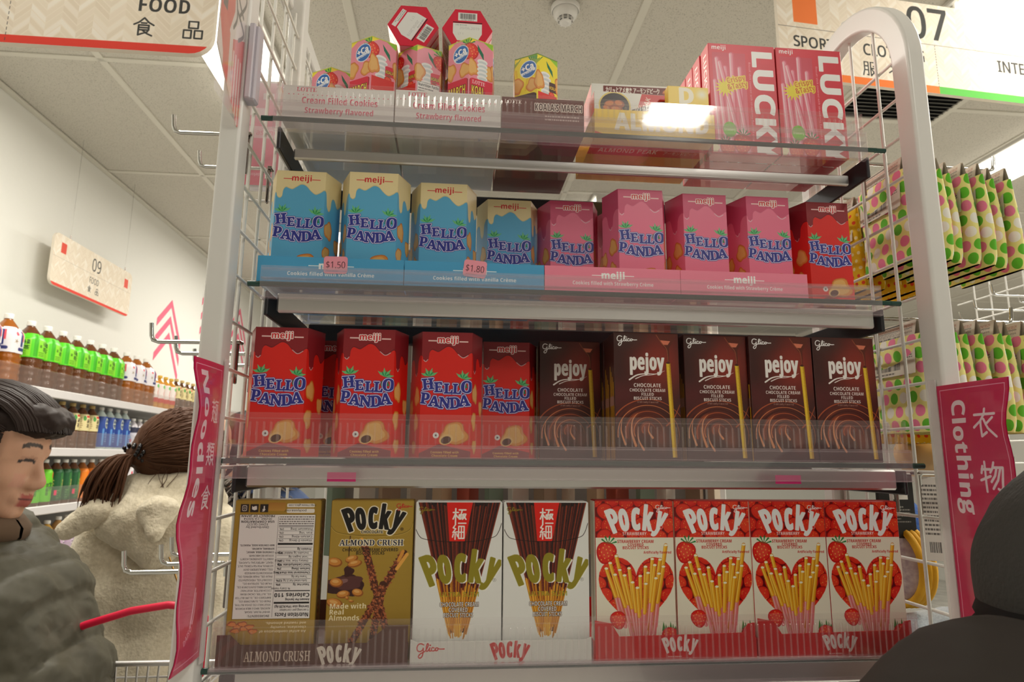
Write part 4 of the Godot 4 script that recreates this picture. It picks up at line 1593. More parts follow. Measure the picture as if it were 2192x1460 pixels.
func room() -> void:
	var wallm := mat(c8(232, 231, 225), 0.75)
	wallm.normal_enabled = true
	wallm.normal_texture = normal_of(0.05, 3)
	wallm.normal_scale = 0.06
	wallm.uv1_triplanar = true
	wallm.uv1_scale = Vector3(2, 2, 2)
	var w := box("wall_left", Vector3(-2.05, 1.5, -2.5), Vector3(0.2, 3.2, 16), wallm)
	struct(w, "plain white shop wall behind the bottles on the left", "wall")
	struct(box("wall_back", Vector3(2, 1.5, -10.1), Vector3(9, 3.2, 0.2), wallm))
	struct(box("wall_right", Vector3(6.3, 1.5, -2.5), Vector3(0.2, 3.2, 16), wallm))
	struct(box("wall_front", Vector3(2, 1.5, 5.1), Vector3(9, 3.2, 0.2), wallm))
	var fl := mat(c8(222, 219, 212), 0.35)
	fl.albedo_texture = noise_tex(0.02, Color(0.8, 0.8, 0.8), Color(1, 1, 1), 256, 4)
	fl.uv1_triplanar = true
	struct(box("floor", Vector3(2, -0.1, -2.5), Vector3(9, 0.2, 16), fl))
	# three stacked-chevron marks on the wall
	var pinkm := mat(c8(238, 112, 140), 0.5)
	for q in [[2.14, 2.49, -4.62, 0.20], [2.42, 2.80, -5.36, 0.21], [2.38, 2.76, -6.05, 0.22]]:
		var st := sb()
		for k in 3:
			var yt: float = q[1] - k * 0.115
			for s in [-1, 1]:
				var a := Vector3(-1.9485, yt, q[2])
				var b := Vector3(-1.9485, yt - (0.17 if s > 0 else 0.27), q[2] + s * q[3])
				var n := Vector3(0, -0.027, 0)
				quad(st, b - n, a - n, a + n, b + n) if s > 0 else quad(st, a - n, b - n, b + n, a + n)
		obj("wall_mark", st, pinkm, w)
	# ceiling: slab, tiles that can be told apart, metal tees
	var c := Node3D.new()
	c.name = "ceiling"
	add_child(c)
	struct(c, "grey-white suspended ceiling of speckled tiles", "ceiling")
	var tilem := mat(c8(206, 201, 192), 0.9)
	tilem.albedo_texture = speckle()
	tilem.uv1_triplanar = true
	tilem.uv1_world_triplanar = true
	tilem.uv1_scale = Vector3(2.2, 2.2, 2.2)
	tilem.heightmap_enabled = true
	tilem.heightmap_texture = tilem.albedo_texture
	tilem.heightmap_scale = 0.06
	box("slab", Vector3(2, 3.12, -2.5), Vector3(9, 0.1, 16), wallm, c)
	var teem := mat(c8(210, 206, 194), 0.45)
	var xs := [-1.95, -1.42, -0.395, 0.635, 1.665, 2.68, 3.0, 4.03, 5.06, 6.2]
	xs = [-1.95, -1.42, -0.395, 0.635, 1.665, 2.695, 3.725, 4.755, 6.2]
	var zs := []
	for k in 14:
		zs.append(-2.5 + (7 - k) * 1.09 if k > 0 else 5.0)
	zs.append(-10.0)
	for i in xs.size() - 1:
		for j in zs.size() - 1:
			var x0: float = xs[i]
			var x1: float = xs[i + 1]
			var z0: float = zs[j + 1]
			var z1: float = zs[j]
			if z1 - z0 < 0.05: continue
			if i == 4 and absf(z1 + 2.5) < 0.02 and false: continue
			box("ceiling_tile", Vector3((x0 + x1) / 2, 3.012, (z0 + z1) / 2), Vector3(x1 - x0 - 0.006, 0.02, z1 - z0 - 0.006), tilem, c, 0.004)
	for x in xs.slice(1, -1):
		box("tee_bar", Vector3(x, 3.0, -2.5), Vector3(0.03, 0.008, 15), teem, c, 0.002)
	for z in zs.slice(1, -1):
		box("tee_bar", Vector3(2.1, 2.9995, z), Vector3(8.1, 0.007, 0.026), teem, c, 0.002)
	box("wall_angle", Vector3(-1.935, 2.994, -2.5), Vector3(0.03, 0.012, 15), teem, c, 0.002)
	# smoke detector
	var d := thing("smoke_detector", "round white smoke detector with dark slots on the ceiling", "smoke detector", Vector3(0.358, 2.994, -2.0))
	var st := sb()
	lathe(st, [[0.046, 0.0], [0.05, -0.004], [0.05, -0.018], [0.046, -0.022]].map(func(q): return [q[0], -q[1]]), 28)
	for o in [["base_ring", st]]:
		var b := obj(o[0], o[1], M.white_paint, d)
		b.scale.y = -1
	st = sb()
	lathe(st, [[0.044, 0.02], [0.042, 0.034], [0.036, 0.043], [0.027, 0.049]], 28)
	obj("dome", st, M.white_paint, d).scale.y = -1
	st = sb()
	lathe(st, [[0.0265, 0.048], [0.022, 0.061]], 28)
	obj("slots", st, M.black, d).scale.y = -1
	st = sb()
	for k in 9:
		var an := TAU * k / 9
		bx(st, Vector3(cos(an) * 0.0245, -0.0555, sin(an) * 0.0245), Vector3(0.004, 0.015, 0.005), 0.0005, Basis(Vector3.UP, -an))
	for y in [-0.0525, -0.058]:
		tube(st, ring_points(Vector3(0, y, 0), 0.0252), 0.0012, 6, false)
	obj("grille", st, M.white_paint, d)
	st = sb()
	lathe(st, [[0.022, 0.059], [0.021, 0.064], [0.011, 0.067], [0.0095, 0.0645], [0.0005, 0.0645]], 24)
	obj("cap", st, M.white_paint, d).scale.y = -1
	# air vent in the ceiling at the right
	var v := thing("ceiling_vent", "dark louvred air vent set in the ceiling under the sign numbered 07", "air vent", Vector3(1.93, 2.992, -2.44))
	st = sb()
	for s in [-1, 1]:
		bx(st, Vector3(s * 0.245, 0, 0), Vector3(0.03, 0.012, 0.36), 0.003)
		bx(st, Vector3(0, 0, s * 0.165), Vector3(0.46, 0.012, 0.03), 0.003)
	obj("frame", st, teem, v)
	box("duct", Vector3(0, 0.004, 0), Vector3(0.46, 0.004, 0.3), M.black, v, 0)
	for k in 11:
		st = sb()
		bx(st, Vector3(0, -0.001, -0.14 + k * 0.028), Vector3(0.46, 0.003, 0.02), 0.0005, Basis(Vector3.RIGHT, 0.6))
		obj("louvre", st, mat(c8(110, 108, 102), 0.5), v)

func ring_points(c: Vector3, r: float, n := 24) -> Array:
	var p := []
	for i in n + 1:
		p.append(c + Vector3(cos(TAU * i / n), 0, sin(TAU * i / n)) * r)
	return p

func normal_of(freq: float, seed_: int) -> NoiseTexture2D:
	var n := FastNoiseLite.new()
	n.seed = seed_
	n.frequency = freq
	var t := NoiseTexture2D.new()
	t.noise = n
	t.width = 256
	t.height = 256
	t.seamless = true
	t.as_normal_map = true
	t.bump_strength = 4.0
	return t

func speckle() -> ImageTexture:
	var im := Image.create(512, 512, false, Image.FORMAT_RGB8)
	im.fill(Color(0.97, 0.97, 0.96))
	var r := RandomNumberGenerator.new()
	r.seed = 12
	for i in 5200:
		var g := r.randf_range(0.62, 0.9)
		im.fill_rect(Rect2i(r.randi_range(0, 509), r.randi_range(0, 509), r.randi_range(1, 3), r.randi_range(1, 3)), Color(g, g, g * 0.97))
	return ImageTexture.create_from_image(im)

# ------------------------------------------------------------------ the rack
func rack() -> void:
	var t := thing("display_rack", "white wire-sided display rack holding four shelves of biscuit boxes", "display rack")
	var prof := round_rect(-0.011, -0.015, 0.011, 0.015, [0.004, 0.004, 0.004, 0.004])
	for x in [-0.239, 0.541]:
		var up: float = 2.25 if x < 0 else 1.93
		var p := []
		for k in 12:
			p.append(Vector3(x, up * k / 12.0, -0.675))
		for k in 25:
			var an := PI * k / 24.0
			p.append(Vector3(x, up + sin(an) * 0.11, -0.785 + cos(an) * 0.11))
		for k in range(11, -1, -1):
			p.append(Vector3(x, up * k / 12.0, -0.895))
		var st := sb()
		sweep(st, p, prof, Vector3.RIGHT)
		obj("frame_tube", st, M.white_paint, t)
		st = sb()
		lathe(st, [[0.005, 0], [0.005, 0.008], [0.0005, 0.009]], 10, Vector3(x, up + 0.123, -0.785))
		obj("top_stud", st, M.white_paint, t)
		for k in (7 if x < 0 else 4):
			var z: float = -0.731 - k * 0.048
			var top: float = 2.083 if k > 2 and x < 0 else up + sqrt(maxf(0.0, 0.1 * 0.1 - pow(z + 0.785, 2)))
			st = sb()
			tube(st, [Vector3(x, 0.1, z), Vector3(x, top, z)], 0.0021, 7)
			obj("grid_wire", st, M.wire, t)
		for k in range(-22, 17 if x < 0 else 15):
			var y := 1.2357 + 0.0508 * k
			var dz := 0.1
			if y > up:
				dz = sqrt(maxf(0.0, 0.1 * 0.1 - pow(y - up, 2)))
			if dz < 0.02: continue
			st = sb()
			tube(st, [Vector3(x + 0.004, y, -0.785 + dz), Vector3(x + 0.004, y, -1.022 if x < 0 else -0.785 - dz)], 0.002, 7)
			obj("grid_wire", st, M.wire, t)
		# notched upright the shelves hang on
		box("notched_upright", Vector3(x - signf(x) * 0.012, 0.95, -0.885), Vector3(0.012, 1.9, 0.02), M.white_paint, t)
	box("top_rail", Vector3(-0.252, 2.108, -0.98), Vector3(0.016, 0.03, 0.26), M.white_paint, t)
	box("foot_panel", Vector3(0.151, 0.06, -0.69), Vector3(0.74, 0.12, 0.02), M.white_paint, t)

func shelves() -> void:
	var names := ["", "top glass shelf of the rack, under the small six-sided boxes", "second glass shelf of the rack, under the blue and pink boxes", "third glass shelf of the rack, under the red and dark brown boxes", "lowest glass shelf of the rack, under the gold, white and strawberry boxes"]
	for n in 4:
		var i := n + 1
		var y: float = GLASS[i]
		var t := thing("glass_shelf", names[i], "shelf", Vector3(0, y, 0), 0.0, "glass shelves of the display rack")
		var x0 := -0.205
		var x1 := 0.497
		if i == 3: x0 = -0.223; x1 = 0.506
		if i == 4: x0 = -0.22; x1 = 0.491
		var xc := (x0 + x1) / 2
		var w := x1 - x0
		box("glass_pane", Vector3(xc, 0, -0.782), Vector3(w - 0.006, 0.005, 0.196), M.glass, t, 0)
		box("glass_edge", Vector3(xc, 0, -0.683), Vector3(w, 0.0055, 0.003), M.glass_edge, t, 0.001)
		# clear price rail clipped on the front edge
		var st := sb()
		var rx0 := -0.1995
		var rw := 0.677
		if i == 3: rx0 = -0.2215; rw = 0.716
		if i == 4: rx0 = -0.2188; rw = 0.7055
		var rc := rx0 + rw / 2
		var up := 0.0145 if i != 4 else 0.003
		bx(st, Vector3(rc, (up - 0.0145) / 2, -0.6725), Vector3(rw, up + 0.0195, 0.0016), 0.0004)
		bx(st, Vector3(rc, up, -0.6765), Vector3(rw, 0.0014, 0.007), 0.0004)
		bx(st, Vector3(rc, -0.0165, -0.6765), Vector3(rw, 0.0014, 0.007), 0.0004)
		bx(st, Vector3(rc, 0.0045, -0.6775), Vector3(rw, 0.0012, 0.009), 0.0004)
		obj("price_rail", st, M.acrylic, t)
		# metal frame under the glass
		var by := -0.0155
		if i == 1:
			box("front_beam", Vector3(xc + 0.002, -0.0215, -0.724), Vector3(w - 0.03, 0.013, 0.006), M.steel, t, 0.0015)
		else:
			box("front_beam", Vector3(xc + 0.002, by, -0.701), Vector3(w - 0.03, 0.022, 0.008), M.steel, t, 0.002)
		box("rear_beam", Vector3(xc, by - 0.002, -0.868), Vector3(w - 0.03, 0.026, 0.01), M.dark_steel, t, 0.002)
		for g in [x0 + 0.008, x1 - 0.008]:
			box("side_bracket", Vector3(g, by - 0.003, -0.785), Vector3(0.004, 0.026, 0.19), M.dark_steel, t, 0.001)
		for g in [x0 - 0.004, x1 + 0.004]:
			st = sb()
			tube(st, [Vector3(g - 0.006, 0, -0.684), Vector3(g + 0.006, 0, -0.684)], 0.003, 8)
			obj("shelf_pin", st, M.glass_edge, t)
		# ribbed clear guard standing on the rail
		if i != 2:
			var f0: float = {1: 0.016, 3: 0.016, 4: 0.003}[i]
			var f1: float = {1: 0.042, 3: 0.048, 4: 0.046}[i]
			st = sb()
			bx(st, Vector3(rc, (f0 + f1) / 2, -0.6772), Vector3(rw, f1 - f0, 0.0012), 0.0003)
			bx(st, Vector3(rc, f1 - 0.006, -0.6762), Vector3(rw, 0.001, 0.0012), 0)
			var k := 0
			while k * 0.0068 < rw - 0.004:
				bx(st, Vector3(rx0 + 0.002 + k * 0.0068, (f0 + f1 - 0.008) / 2, -0.6758), Vector3(0.002, f1 - f0 - 0.01, 0.003), 0.0008)
				k += 1
			for g in [rx0 + 0.001, rx0 + rw - 0.001]:
				bx(st, Vector3(g, (f0 + f1) / 2, -0.71), Vector3(0.0014, f1 - f0, 0.066), 0.0003)
			obj("ribbed_guard", st, M.fence, t)
	# two pink tags slid into the third rail
	for q in [[-0.107, "pink price tag in the third shelf's rail, at left"], [0.355, "pink price tag in the third shelf's rail, at right"]]:
		tag(box("price_tag", Vector3(q[0], 1.431, -0.6745), Vector3(0.028, 0.009, 0.0006), mat(c8(214, 40, 120), 0.5), self, 0), q[1], "price tag", "pink tags in the third rail")

# ------------------------------------------------------------------ boxes
func boxes_on_shelves() -> void:
	var wraps := []
	for k in 3:
		var s := wrap_sheet(k)
		wraps.append(printed(s))
	var lids := [mat(c8(238, 220, 168), 0.5), mat(c8(206, 84, 120), 0.5), mat(c8(136, 34, 42), 0.5)]
	var y2 := 1.6327
	var B := ["blue six-sided biscuit box with cream icing top, nearest the left wire side", "blue six-sided biscuit box, second from the left, behind the price sticker tray", "blue six-sided biscuit box standing third from the left", "blue six-sided biscuit box set back beside the first pink one"]
	var bx_ := [[-0.1748, -0.712], [-0.0936, -0.707], [-0.015, -0.728], [0.0655, -0.769]]
	var proto: Node3D
	for i in 4:
		var at := Vector3(bx_[i][0], y2, bx_[i][1] - 0.03)
		if i == 0:
			proto = wrap_box("blue_biscuit_box", wraps[0], lids[0], B[0])
			proto.position = at
			proto.set_meta("group", "blue biscuit boxes on the second shelf")
		else:
			dup(proto, at, 0.0, B[i])
	var P := ["pink six-sided biscuit box next to the last blue one, set back", "pink six-sided biscuit box pulled furthest forward, second of the front pink ones", "pink six-sided biscuit box, third of the front pink ones", "pink six-sided biscuit box beside the single red one", "pink six-sided biscuit box hidden behind the most forward pink one"]
	var px_ := [[0.143, -0.764], [0.2175, -0.72], [0.2985, -0.725], [0.3772, -0.724], [0.2215, -0.79]]
	for i in 5:
		var at := Vector3(px_[i][0], y2, px_[i][1] - 0.03)
		if i == 0:
			proto = wrap_box("pink_biscuit_box", wraps[1], lids[1], P[0])
			proto.position = at
			proto.set_meta("group", "pink biscuit boxes on the second shelf")
		else:
			dup(proto, at, 0.0, P[i])
	var R := ["single red six-sided biscuit box at the right end of the second shelf", "red six-sided biscuit box at the left end of the third shelf", "red six-sided biscuit box, second on the third shelf", "red six-sided biscuit box, third on the third shelf", "red six-sided biscuit box set back beside the first dark brown carton", "red six-sided biscuit box mostly hidden behind the two leftmost red ones"]
	var rx_ := [[0.457, y2 - 0.0012, -0.73], [-0.180, 1.4498, -0.697], [-0.0887, 1.4498, -0.695], [-0.0063, 1.4498, -0.701], [0.0624, 1.4498, -0.753], [-0.139, 1.4498, -0.772]]
	for i in 6:
		var at := Vector3(rx_[i][0], rx_[i][1], rx_[i][2] - 0.03)
		if i == 0:
			proto = wrap_box("red_biscuit_box", wraps[2], lids[2], R[0])
			proto.position = at
		else:
			dup(proto, at, 0.0, R[i], "red biscuit boxes on the third shelf")
	# dark brown cartons
	var Y3 := 1.4492
	var df := printed(dark_front(), 0.3)
	var ds := printed(dark_side(), 0.35)
	var dp := mat(c8(70, 32, 30), 0.4)
	var J := ["dark brown carton set back beside the last red box", "dark brown carton standing tallest, second of the five", "dark brown carton in the middle of the five", "dark brown carton, fourth of the five", "dark brown carton nearest the right wire side", "dark brown carton behind the second brown one", "third dark brown carton deep behind the second brown one"]
	var jx := [[0.1395, -0.764], [0.2137, -0.70], [0.2948, -0.705], [0.3685, -0.699], [0.4435, -0.699], [0.2147, -0.727], [0.2147, -0.754]]
	for i in 7:
		var at := Vector3(jx[i][0], Y3, jx[i][1] - 0.0125)
		if i == 0:
			proto = carton("brown_stick_box", 0.0735, 0.1403, 0.025, df, ds, dp, J[0])
			proto.position = at
			proto.set_meta("group", "dark brown cartons on the third shelf")
		else:
			dup(proto, at, 0.0, J[i])
	# lowest shelf: gold, white and strawberry cartons
	var Y4 := 1.2548
	var gs := printed(gold_side(), 0.4)
	var gp := mat(c8(156, 124, 44), 0.4)
	var A := carton("gold_stick_box", 0.0835, 0.1525, 0.025, printed(gold_back(), 0.34), gs, gp, "gold carton standing on its head with its white facts panel to the front")
	A.position = Vector3(-0.1695, Y4, -0.7025)
	A = carton("gold_stick_box", 0.0825, 0.1525, 0.025, printed(gold_front(), 0.34), gs, gp, "gold carton with nut-covered sticks and almonds on its front")
	A.position = Vector3(-0.0768, Y4, -0.7045)
	var ws := mat(c8(234, 234, 230), 0.4)
	var U := carton("white_stick_box", 0.088, 0.1515, 0.023, printed(slim_front(), 0.26), ws, ws, "white carton with a fan of thin sticks, beside the gold one")
	U.position = Vector3(0.0105, Y4, -0.7015)
	U.set_meta("group", "white cartons on the lowest shelf")
	dup(U, Vector3(0.1, Y4, -0.7015), 0.0, "white carton with a fan of thin sticks, beside the strawberry ones")
	var ss := mat(c8(240, 234, 214), 0.4)
	var S := ["strawberry carton with a heart of berries, first beside the white ones", "strawberry carton with a heart of berries, second of four", "strawberry carton with a heart of berries, third of four", "strawberry carton with a heart of berries, last at the right"]
	var sx := [0.1925, 0.2775, 0.3592, 0.4425]
	for i in 4:
		if i == 0:
			proto = carton("strawberry_stick_box", 0.0835, 0.153, 0.023, printed(pink_front(), 0.34), ss, mat(c8(176, 40, 36), 0.4), S[0])
			proto.position = Vector3(sx[0], Y4, -0.7015)
			proto.set_meta("group", "strawberry cartons on the lowest shelf")
		else:
			dup(proto, Vector3(sx[i], Y4, -0.7015 - (0.002 if i == 1 else 0.0)), 0.0, S[i])
	trays()
	top_shelf()

func trays() -> void:
	var blue := c8(78, 166, 214)
	var pink := c8(246, 138, 164)
	var words := func(s: Sheet, en: String, k: float) -> void:
		s.text("meiji", 77, 13.5, 8, Color.WHITE, {"fat": 0.3})
		s.rect(53, 9.5, 13, 0.9, Color.WHITE)
		s.rect(88, 9.5, 13, 0.9, Color.WHITE)
		s.text(en, 77, 21.5, 4.2, Color.WHITE, {"fit": k})
	var bt := Sheet.new(154, 31, 512, blue)
	words.call(bt, "Cookies filled with Vanilla Crème", 92.0)
	var pt := Sheet.new(154, 31, 512, pink)
	words.call(pt, "Cookies filled with Strawberry Crème", 92.0)
	var bm := printed(bt)
	var pm := printed(pt)
	var y2 := 1.6312
	var list := [[-0.2087, -0.0552, bm, blue, "blue card tray with a price sticker, at the left end of the second shelf"], [-0.0545, 0.0978, bm, blue, "blue card tray in the middle of the second shelf"], [0.0985, 0.252, pm, pink, "pink card tray under the two left pink boxes"], [0.2525, 0.4015, pm, pink, "pink card tray under the two right pink boxes"]]
	for i in 4:
		var q = list[i]
		var t := tray("box_tray", q[0], q[1], y2, 0.0295, -0.69, 0.16, q[2], mat(q[3], 0.5), q[4])
		t.set_meta("group", "card trays on the second shelf")
		if i < 2:
			var st := Sheet.new(30, 22, 128, c8(246, 158, 176))
			st.text("$1.50" if i == 0 else "$1.80", 15, 15, 8.4, c8(90, 50, 60), {"f": 1, "fit": 25.0})
			st.lines(4, 17, 22, 3, 1, c8(200, 110, 130), 4)
			var f := sb()
			var r := sb()
			plate(f, r, round_rect(-0.0125, -0.0095, 0.0125, 0.0095, [0.003, 0.003, 0.003, 0.003]), 0.0, 0.0004)
			var sm := mat(c8(246, 158, 176), 0.5)
			var o := multi("price_sticker", [[f, printed(st, 0.5)], [r, sm]], t)
			o.position = Vector3(0.0045 if i == 0 else 0.0, 0.0215 if i == 0 else 0.0225, 0.0802)
			o.rotation_degrees.z = 1.0 if i == 0 else -6.0
			o.set_meta("label", "pink price sticker")
	# lowest shelf
	var y4 := 1.2542
	var brown := c8(86, 42, 28)
	var s := Sheet.new(180, 35.5, 640, brown)
	s.text("ALMOND CRUSH", 57, 31, 9.0, c8(222, 206, 190), {"f": 2, "fit": 62.0})
	arched_word(s, 94, 15.5, 40, c8(232, 222, 210))
	s.curve([0, 34, 12, 16, 40, 4, 60, 2], 6, c8(104, 46, 34))
	var w := 0.18
	var o := PackedVector2Array([Vector2(-0.09, 0), Vector2(0.0895, 0), Vector2(0.0895, 0.0355), Vector2(0.070, 0.0355), Vector2(0.050, 0.0195), Vector2(-0.068, 0.0195), Vector2(-0.078, 0.0285), Vector2(-0.09, 0.0285)])
	tray("box_tray", -0.2165, -0.0365, y4, 0.02, -0.6835, 0.16, printed(s), mat(brown, 0.5), "dark brown card tray in front of the gold cartons", o).set_meta("group", "card trays on the lowest shelf")
	var wh := c8(230, 229, 224)
	s = Sheet.new(180, 22, 640, wh)
	script_word(s, 6, 4, 0.5, c8(206, 50, 48), 0.8)
	arched_word(s, 78, 1.5, 38, c8(206, 50, 48))
	o = PackedVector2Array([Vector2(-0.0892, 0), Vector2(0.0892, 0), Vector2(0.0892, 0.022), Vector2(0.084, 0.0195), Vector2(-0.084, 0.0195), Vector2(-0.0892, 0.022)])
	tray("box_tray", -0.0345, 0.1445, y4, 0.02, -0.6835, 0.16, printed(s), mat(wh, 0.5), "white card tray in front of the white cartons", o).set_meta("group", "card trays on the lowest shelf")
	var red := c8(206, 26, 24)
	s = Sheet.new(166, 37, 640, red)
	arched_word(s, 68, 14.5, 36, c8(240, 224, 220))
	s.lines(74, 34, 22, 2.0, 1, c8(236, 190, 186), 4)
	var rm := printed(s)
	o = PackedVector2Array([Vector2(-0.083, 0), Vector2(0.083, 0), Vector2(0.083, 0.033), Vector2(0.076, 0.032), Vector2(0.070, 0.0235), Vector2(-0.058, 0.0215), Vector2(-0.066, 0.034), Vector2(-0.083, 0.037)])
	tray("box_tray", 0.1465, 0.3155, y4, 0.02, -0.6835, 0.16, rm, mat(red, 0.5), "red card tray in front of the two left strawberry cartons", o).set_meta("group", "card trays on the lowest shelf")
	tray("box_tray", 0.3165, 0.4845, y4, 0.02, -0.6835, 0.16, rm, mat(red, 0.5), "red card tray in front of the two right strawberry cartons", o).set_meta("group", "card trays on the lowest shelf")

func top_shelf() -> void:
	var Y := 1.8185
	var m0 := printed(six_sheet(0), 0.34)
	var m1 := printed(six_sheet(1), 0.34)
	var lid := mat(c8(206, 214, 90), 0.5)
	var end := printed(six_end(0), 0.4)
	var kp := six_box("six_sided_snack_box", m0, lid, end, "pink six-sided snack box set back at the left end of the top shelf")
	kp.position = Vector3(-0.166, Y + 0.0235, -0.79 - 0.0312)
	kp.rotation_degrees.y = -120.0
	var G := "pink six-sided snack boxes on the top shelf"
	kp.set_meta("group", G)
	dup(kp, Vector3(-0.1045, Y + 0.0235, -0.7512), -122, "pink six-sided snack box with a red notice panel, second from the left", G)
	dup(kp, Vector3(-0.0475, Y + 0.0235, -0.762), -189, "pink six-sided snack box showing its white facts table", G)
	dup(kp, Vector3(0.0145, Y + 0.0235, -0.7415), -7, "pink six-sided snack box turned to show its red name label", G)
	dup(kp, Vector3(-0.06, Y + 0.0235, -0.822), -150, "pink six-sided snack box hidden behind the one with the facts table", G)
	dup(kp, Vector3(0.012, Y + 0.0235, -0.806), -150, "pink six-sided snack box hidden behind the one with the red name label", G)
	for q in [[-0.0590, 150.0, "lying six-sided box with its red end out, its barcode tilted"], [0.0080, 30.0, "lying six-sided box with its red end out, its barcode level"]]:
		var o := dup(kp, Vector3(q[0], 1.9755, -0.735), 0.0, q[2], "snack boxes lying on top of the others")
		o.transform = Transform3D(Basis(Vector3.RIGHT, -PI / 2) * Basis(Vector3.UP, deg_to_rad(q[1])), Vector3(q[0], 1.9755, -0.735))
	var yb := six_box("six_sided_snack_box", m1, mat(c8(110, 150, 60), 0.5), end, "yellow six-sided snack box with a brown label, in the brown carton")
	yb.position = Vector3(0.0966, Y + 0.0235, -0.7642)
	yb.rotation_degrees.y = -122
	# display cartons
	var pinkred := c8(226, 88, 116)
	var s := Sheet.new(122, 44, 512, c8(238, 236, 232))
	s.text("LOTTE", 14, 7, 5, pinkred, {"f": 2, "al": "l", "fit": 22.0})
	s.text("Cream Filled Cookies", 62, 22, 8, pinkred, {"fit": 84.0})
	s.text("Strawberry flavored", 62, 34, 7, pinkred, {"fit": 76.0})
	for i in 22:
		s.ell(6 + i * 5.2, 11, 0.6, 0.6, pinkred)
	var wm := printed(s, 0.5)
	var wp := mat(c8(226, 224, 220), 0.55)
	tray("box_tray", -0.196, -0.0735, Y, 0.0425, -0.692, 0.17, wm, wp, "white printed card tray at the left end of the top shelf").set_meta("group", "card trays on the top shelf")
	for q in [[-0.1348, 0.118], [-0.0123, 0.116], [0.097, 0.092]]:
		tag(box("tray_riser", Vector3(q[0], Y + 0.0125, -0.776), Vector3(q[1], 0.021, 0.155), wp, self, 0), ["folded card riser inside the leftmost white tray", "folded card riser inside the white tray with the lying boxes", "folded card riser inside the brown tray"][0 if q[0] < -0.1 else (1 if q[0] < 0 else 2)], "card riser", "card risers in the top shelf's trays")
	tray("box_tray", -0.0720, 0.0475, Y, 0.0445, -0.692, 0.17, wm, wp, "white printed card tray under the lying six-sided boxes").set_meta("group", "card trays on the top shelf")
	var br := c8(112, 62, 58)
	s = Sheet.new(96, 44, 400, br)
	s.text("LOTTE", 3, 8, 5, c8(236, 222, 214), {"f": 2, "al": "l", "fit": 20.0})
	s.text("KOALA'S MARCH", 66, 15, 8.5, c8(70, 30, 30), {"fit": 56.0, "out": c8(238, 226, 216), "ow": 0.9})
	s.lines(50, 20, 40, 8, 2, c8(220, 200, 192), 3)
	s.rect(37, 0, 0.6, 44, c8(80, 40, 38))
	tray("box_tray", 0.049, 0.145, Y, 0.0435, -0.692, 0.17, printed(s, 0.5), mat(br, 0.55), "brown printed card tray under the yellow snack box").set_meta("group", "card trays on the top shelf")
	tag(box("white_card_flap", Vector3(0.131, 1.8985, -0.772), Vector3(0.026, 0.024, 0.0015), wp, self, 0), "small white card upright behind the yellow snack box", "card")
	# almond chocolates: a yellow tray and flat boxes lying in it
	s = Sheet.new(150, 44, 512, c8(246, 236, 210))
	s.poly([0, 0, 150, 0, 150, 44, 0, 44], c8(250, 214, 92))
	s.text("ALMOND", 84, 32, 26, c8(250, 246, 234), {"fit": 118.0, "fat": 0.9})
	s.poly([0, 36, 20, 44, 0, 44], c8(220, 60, 40))
	var red := c8(218, 52, 38)
	var u := Sheet.new(150, 20, 512, red)
	u.text("ALMOND PEAK", 50, 14, 8.2, c8(246, 222, 206), {"fit": 76.0})
	u.text("アーモンドピーク", 118, 13.4, 5.2, c8(246, 222, 206), {"f": 1, "fit": 44.0, "sw": 0.09})
	var t := tray("box_tray", 0.157, 0.301, Y, 0.034, -0.69, 0.12, printed(s, 0.4), mat(c8(232, 190, 90), 0.5), "yellow card tray holding flat almond chocolate boxes")
	t.set_meta("group", "card trays on the top shelf")
	var st := sb()
	quad(st, Vector3(-0.072, -0.0002, 0.0145), Vector3(0.072, -0.0002, 0.0145), Vector3(0.072, -0.0002, 0.0385), Vector3(-0.072, -0.0002, 0.0385), [Vector2(0, 1), Vector2(1, 1), Vector2(1, 0), Vector2(0, 0)])
	obj("printed_base", st, printed(u, 0.4), t)
	for k in 2:
		s = Sheet.new(140, 26 if k == 0 else 17, 512, c8(238, 236, 230))
		if k == 0:
			s.poly([62, 0, 96, 0, 116, 8, 70, 26, 54, 26], c8(214, 38, 30))
			s.text("PEAK", 70, 15, 6, c8(250, 226, 216), {"rot": -70})
			s.ell(26, 18, 21, 19, c8(238, 214, 120))
			s.ell(26, 18, 19, 17, c8(40, 18, 16))
			for q in [[20, 16, 8, 5, -10], [32, 15, 7, 5, 12], [28, 23, 9, 5, 0], [16, 22, 6, 4, 20]]:
				s.ell(q[0], q[1], q[2], q[3], c8(164, 78, 34), q[4])
				s.ell(q[0] - 1, q[1] - 1, q[2] * 0.7, q[3] * 0.6, c8(216, 126, 62), q[4])
			s.poly([48, 22, 84, 9, 118, 3, 120, 12, 92, 17, 50, 26], c8(56, 24, 22))
			s.text("カリッとアメ焼きアーモンド", 84, 16.5, 6, c8(246, 240, 230), {"rot": -12, "fit": 66.0, "sw": 0.12})
			s.poly([124, 0, 140, 0, 140, 6, 122, 4], c8(206, 34, 34))
			s.poly([96, 18, 140, 8, 140, 26, 84, 26], c8(250, 222, 110))
		else:
			s.rrect(15, 2, 116, 11, 0.8, c8(116, 34, 26))
			s.text("カリッとアメ焼き アーモンドピーク", 54, 9.6, 5.6, c8(250, 246, 240), {"fit": 72.0, "sw": 0.13})
			for q in [[100, 7.4, 7, 3.6, -14], [110, 8.0, 6, 3.8, -30]]:
				s.ell(q[0], q[1], q[2], q[3], c8(176, 76, 30), q[4])
				s.ell(q[0] - 0.6, q[1] - 0.7, q[2] * 0.75, q[3] * 0.6, c8(232, 140, 70), q[4])
			s.poly([114, 4, 120, 1.4, 128, 4, 130, 11, 120, 15, 114, 12], c8(42, 26, 24))
			s.poly([34, 14, 64, 14, 70, 17, 33, 17], c8(214, 38, 30))
			s.poly([112, 17, 140, 12, 140, 17], c8(228, 186, 70))
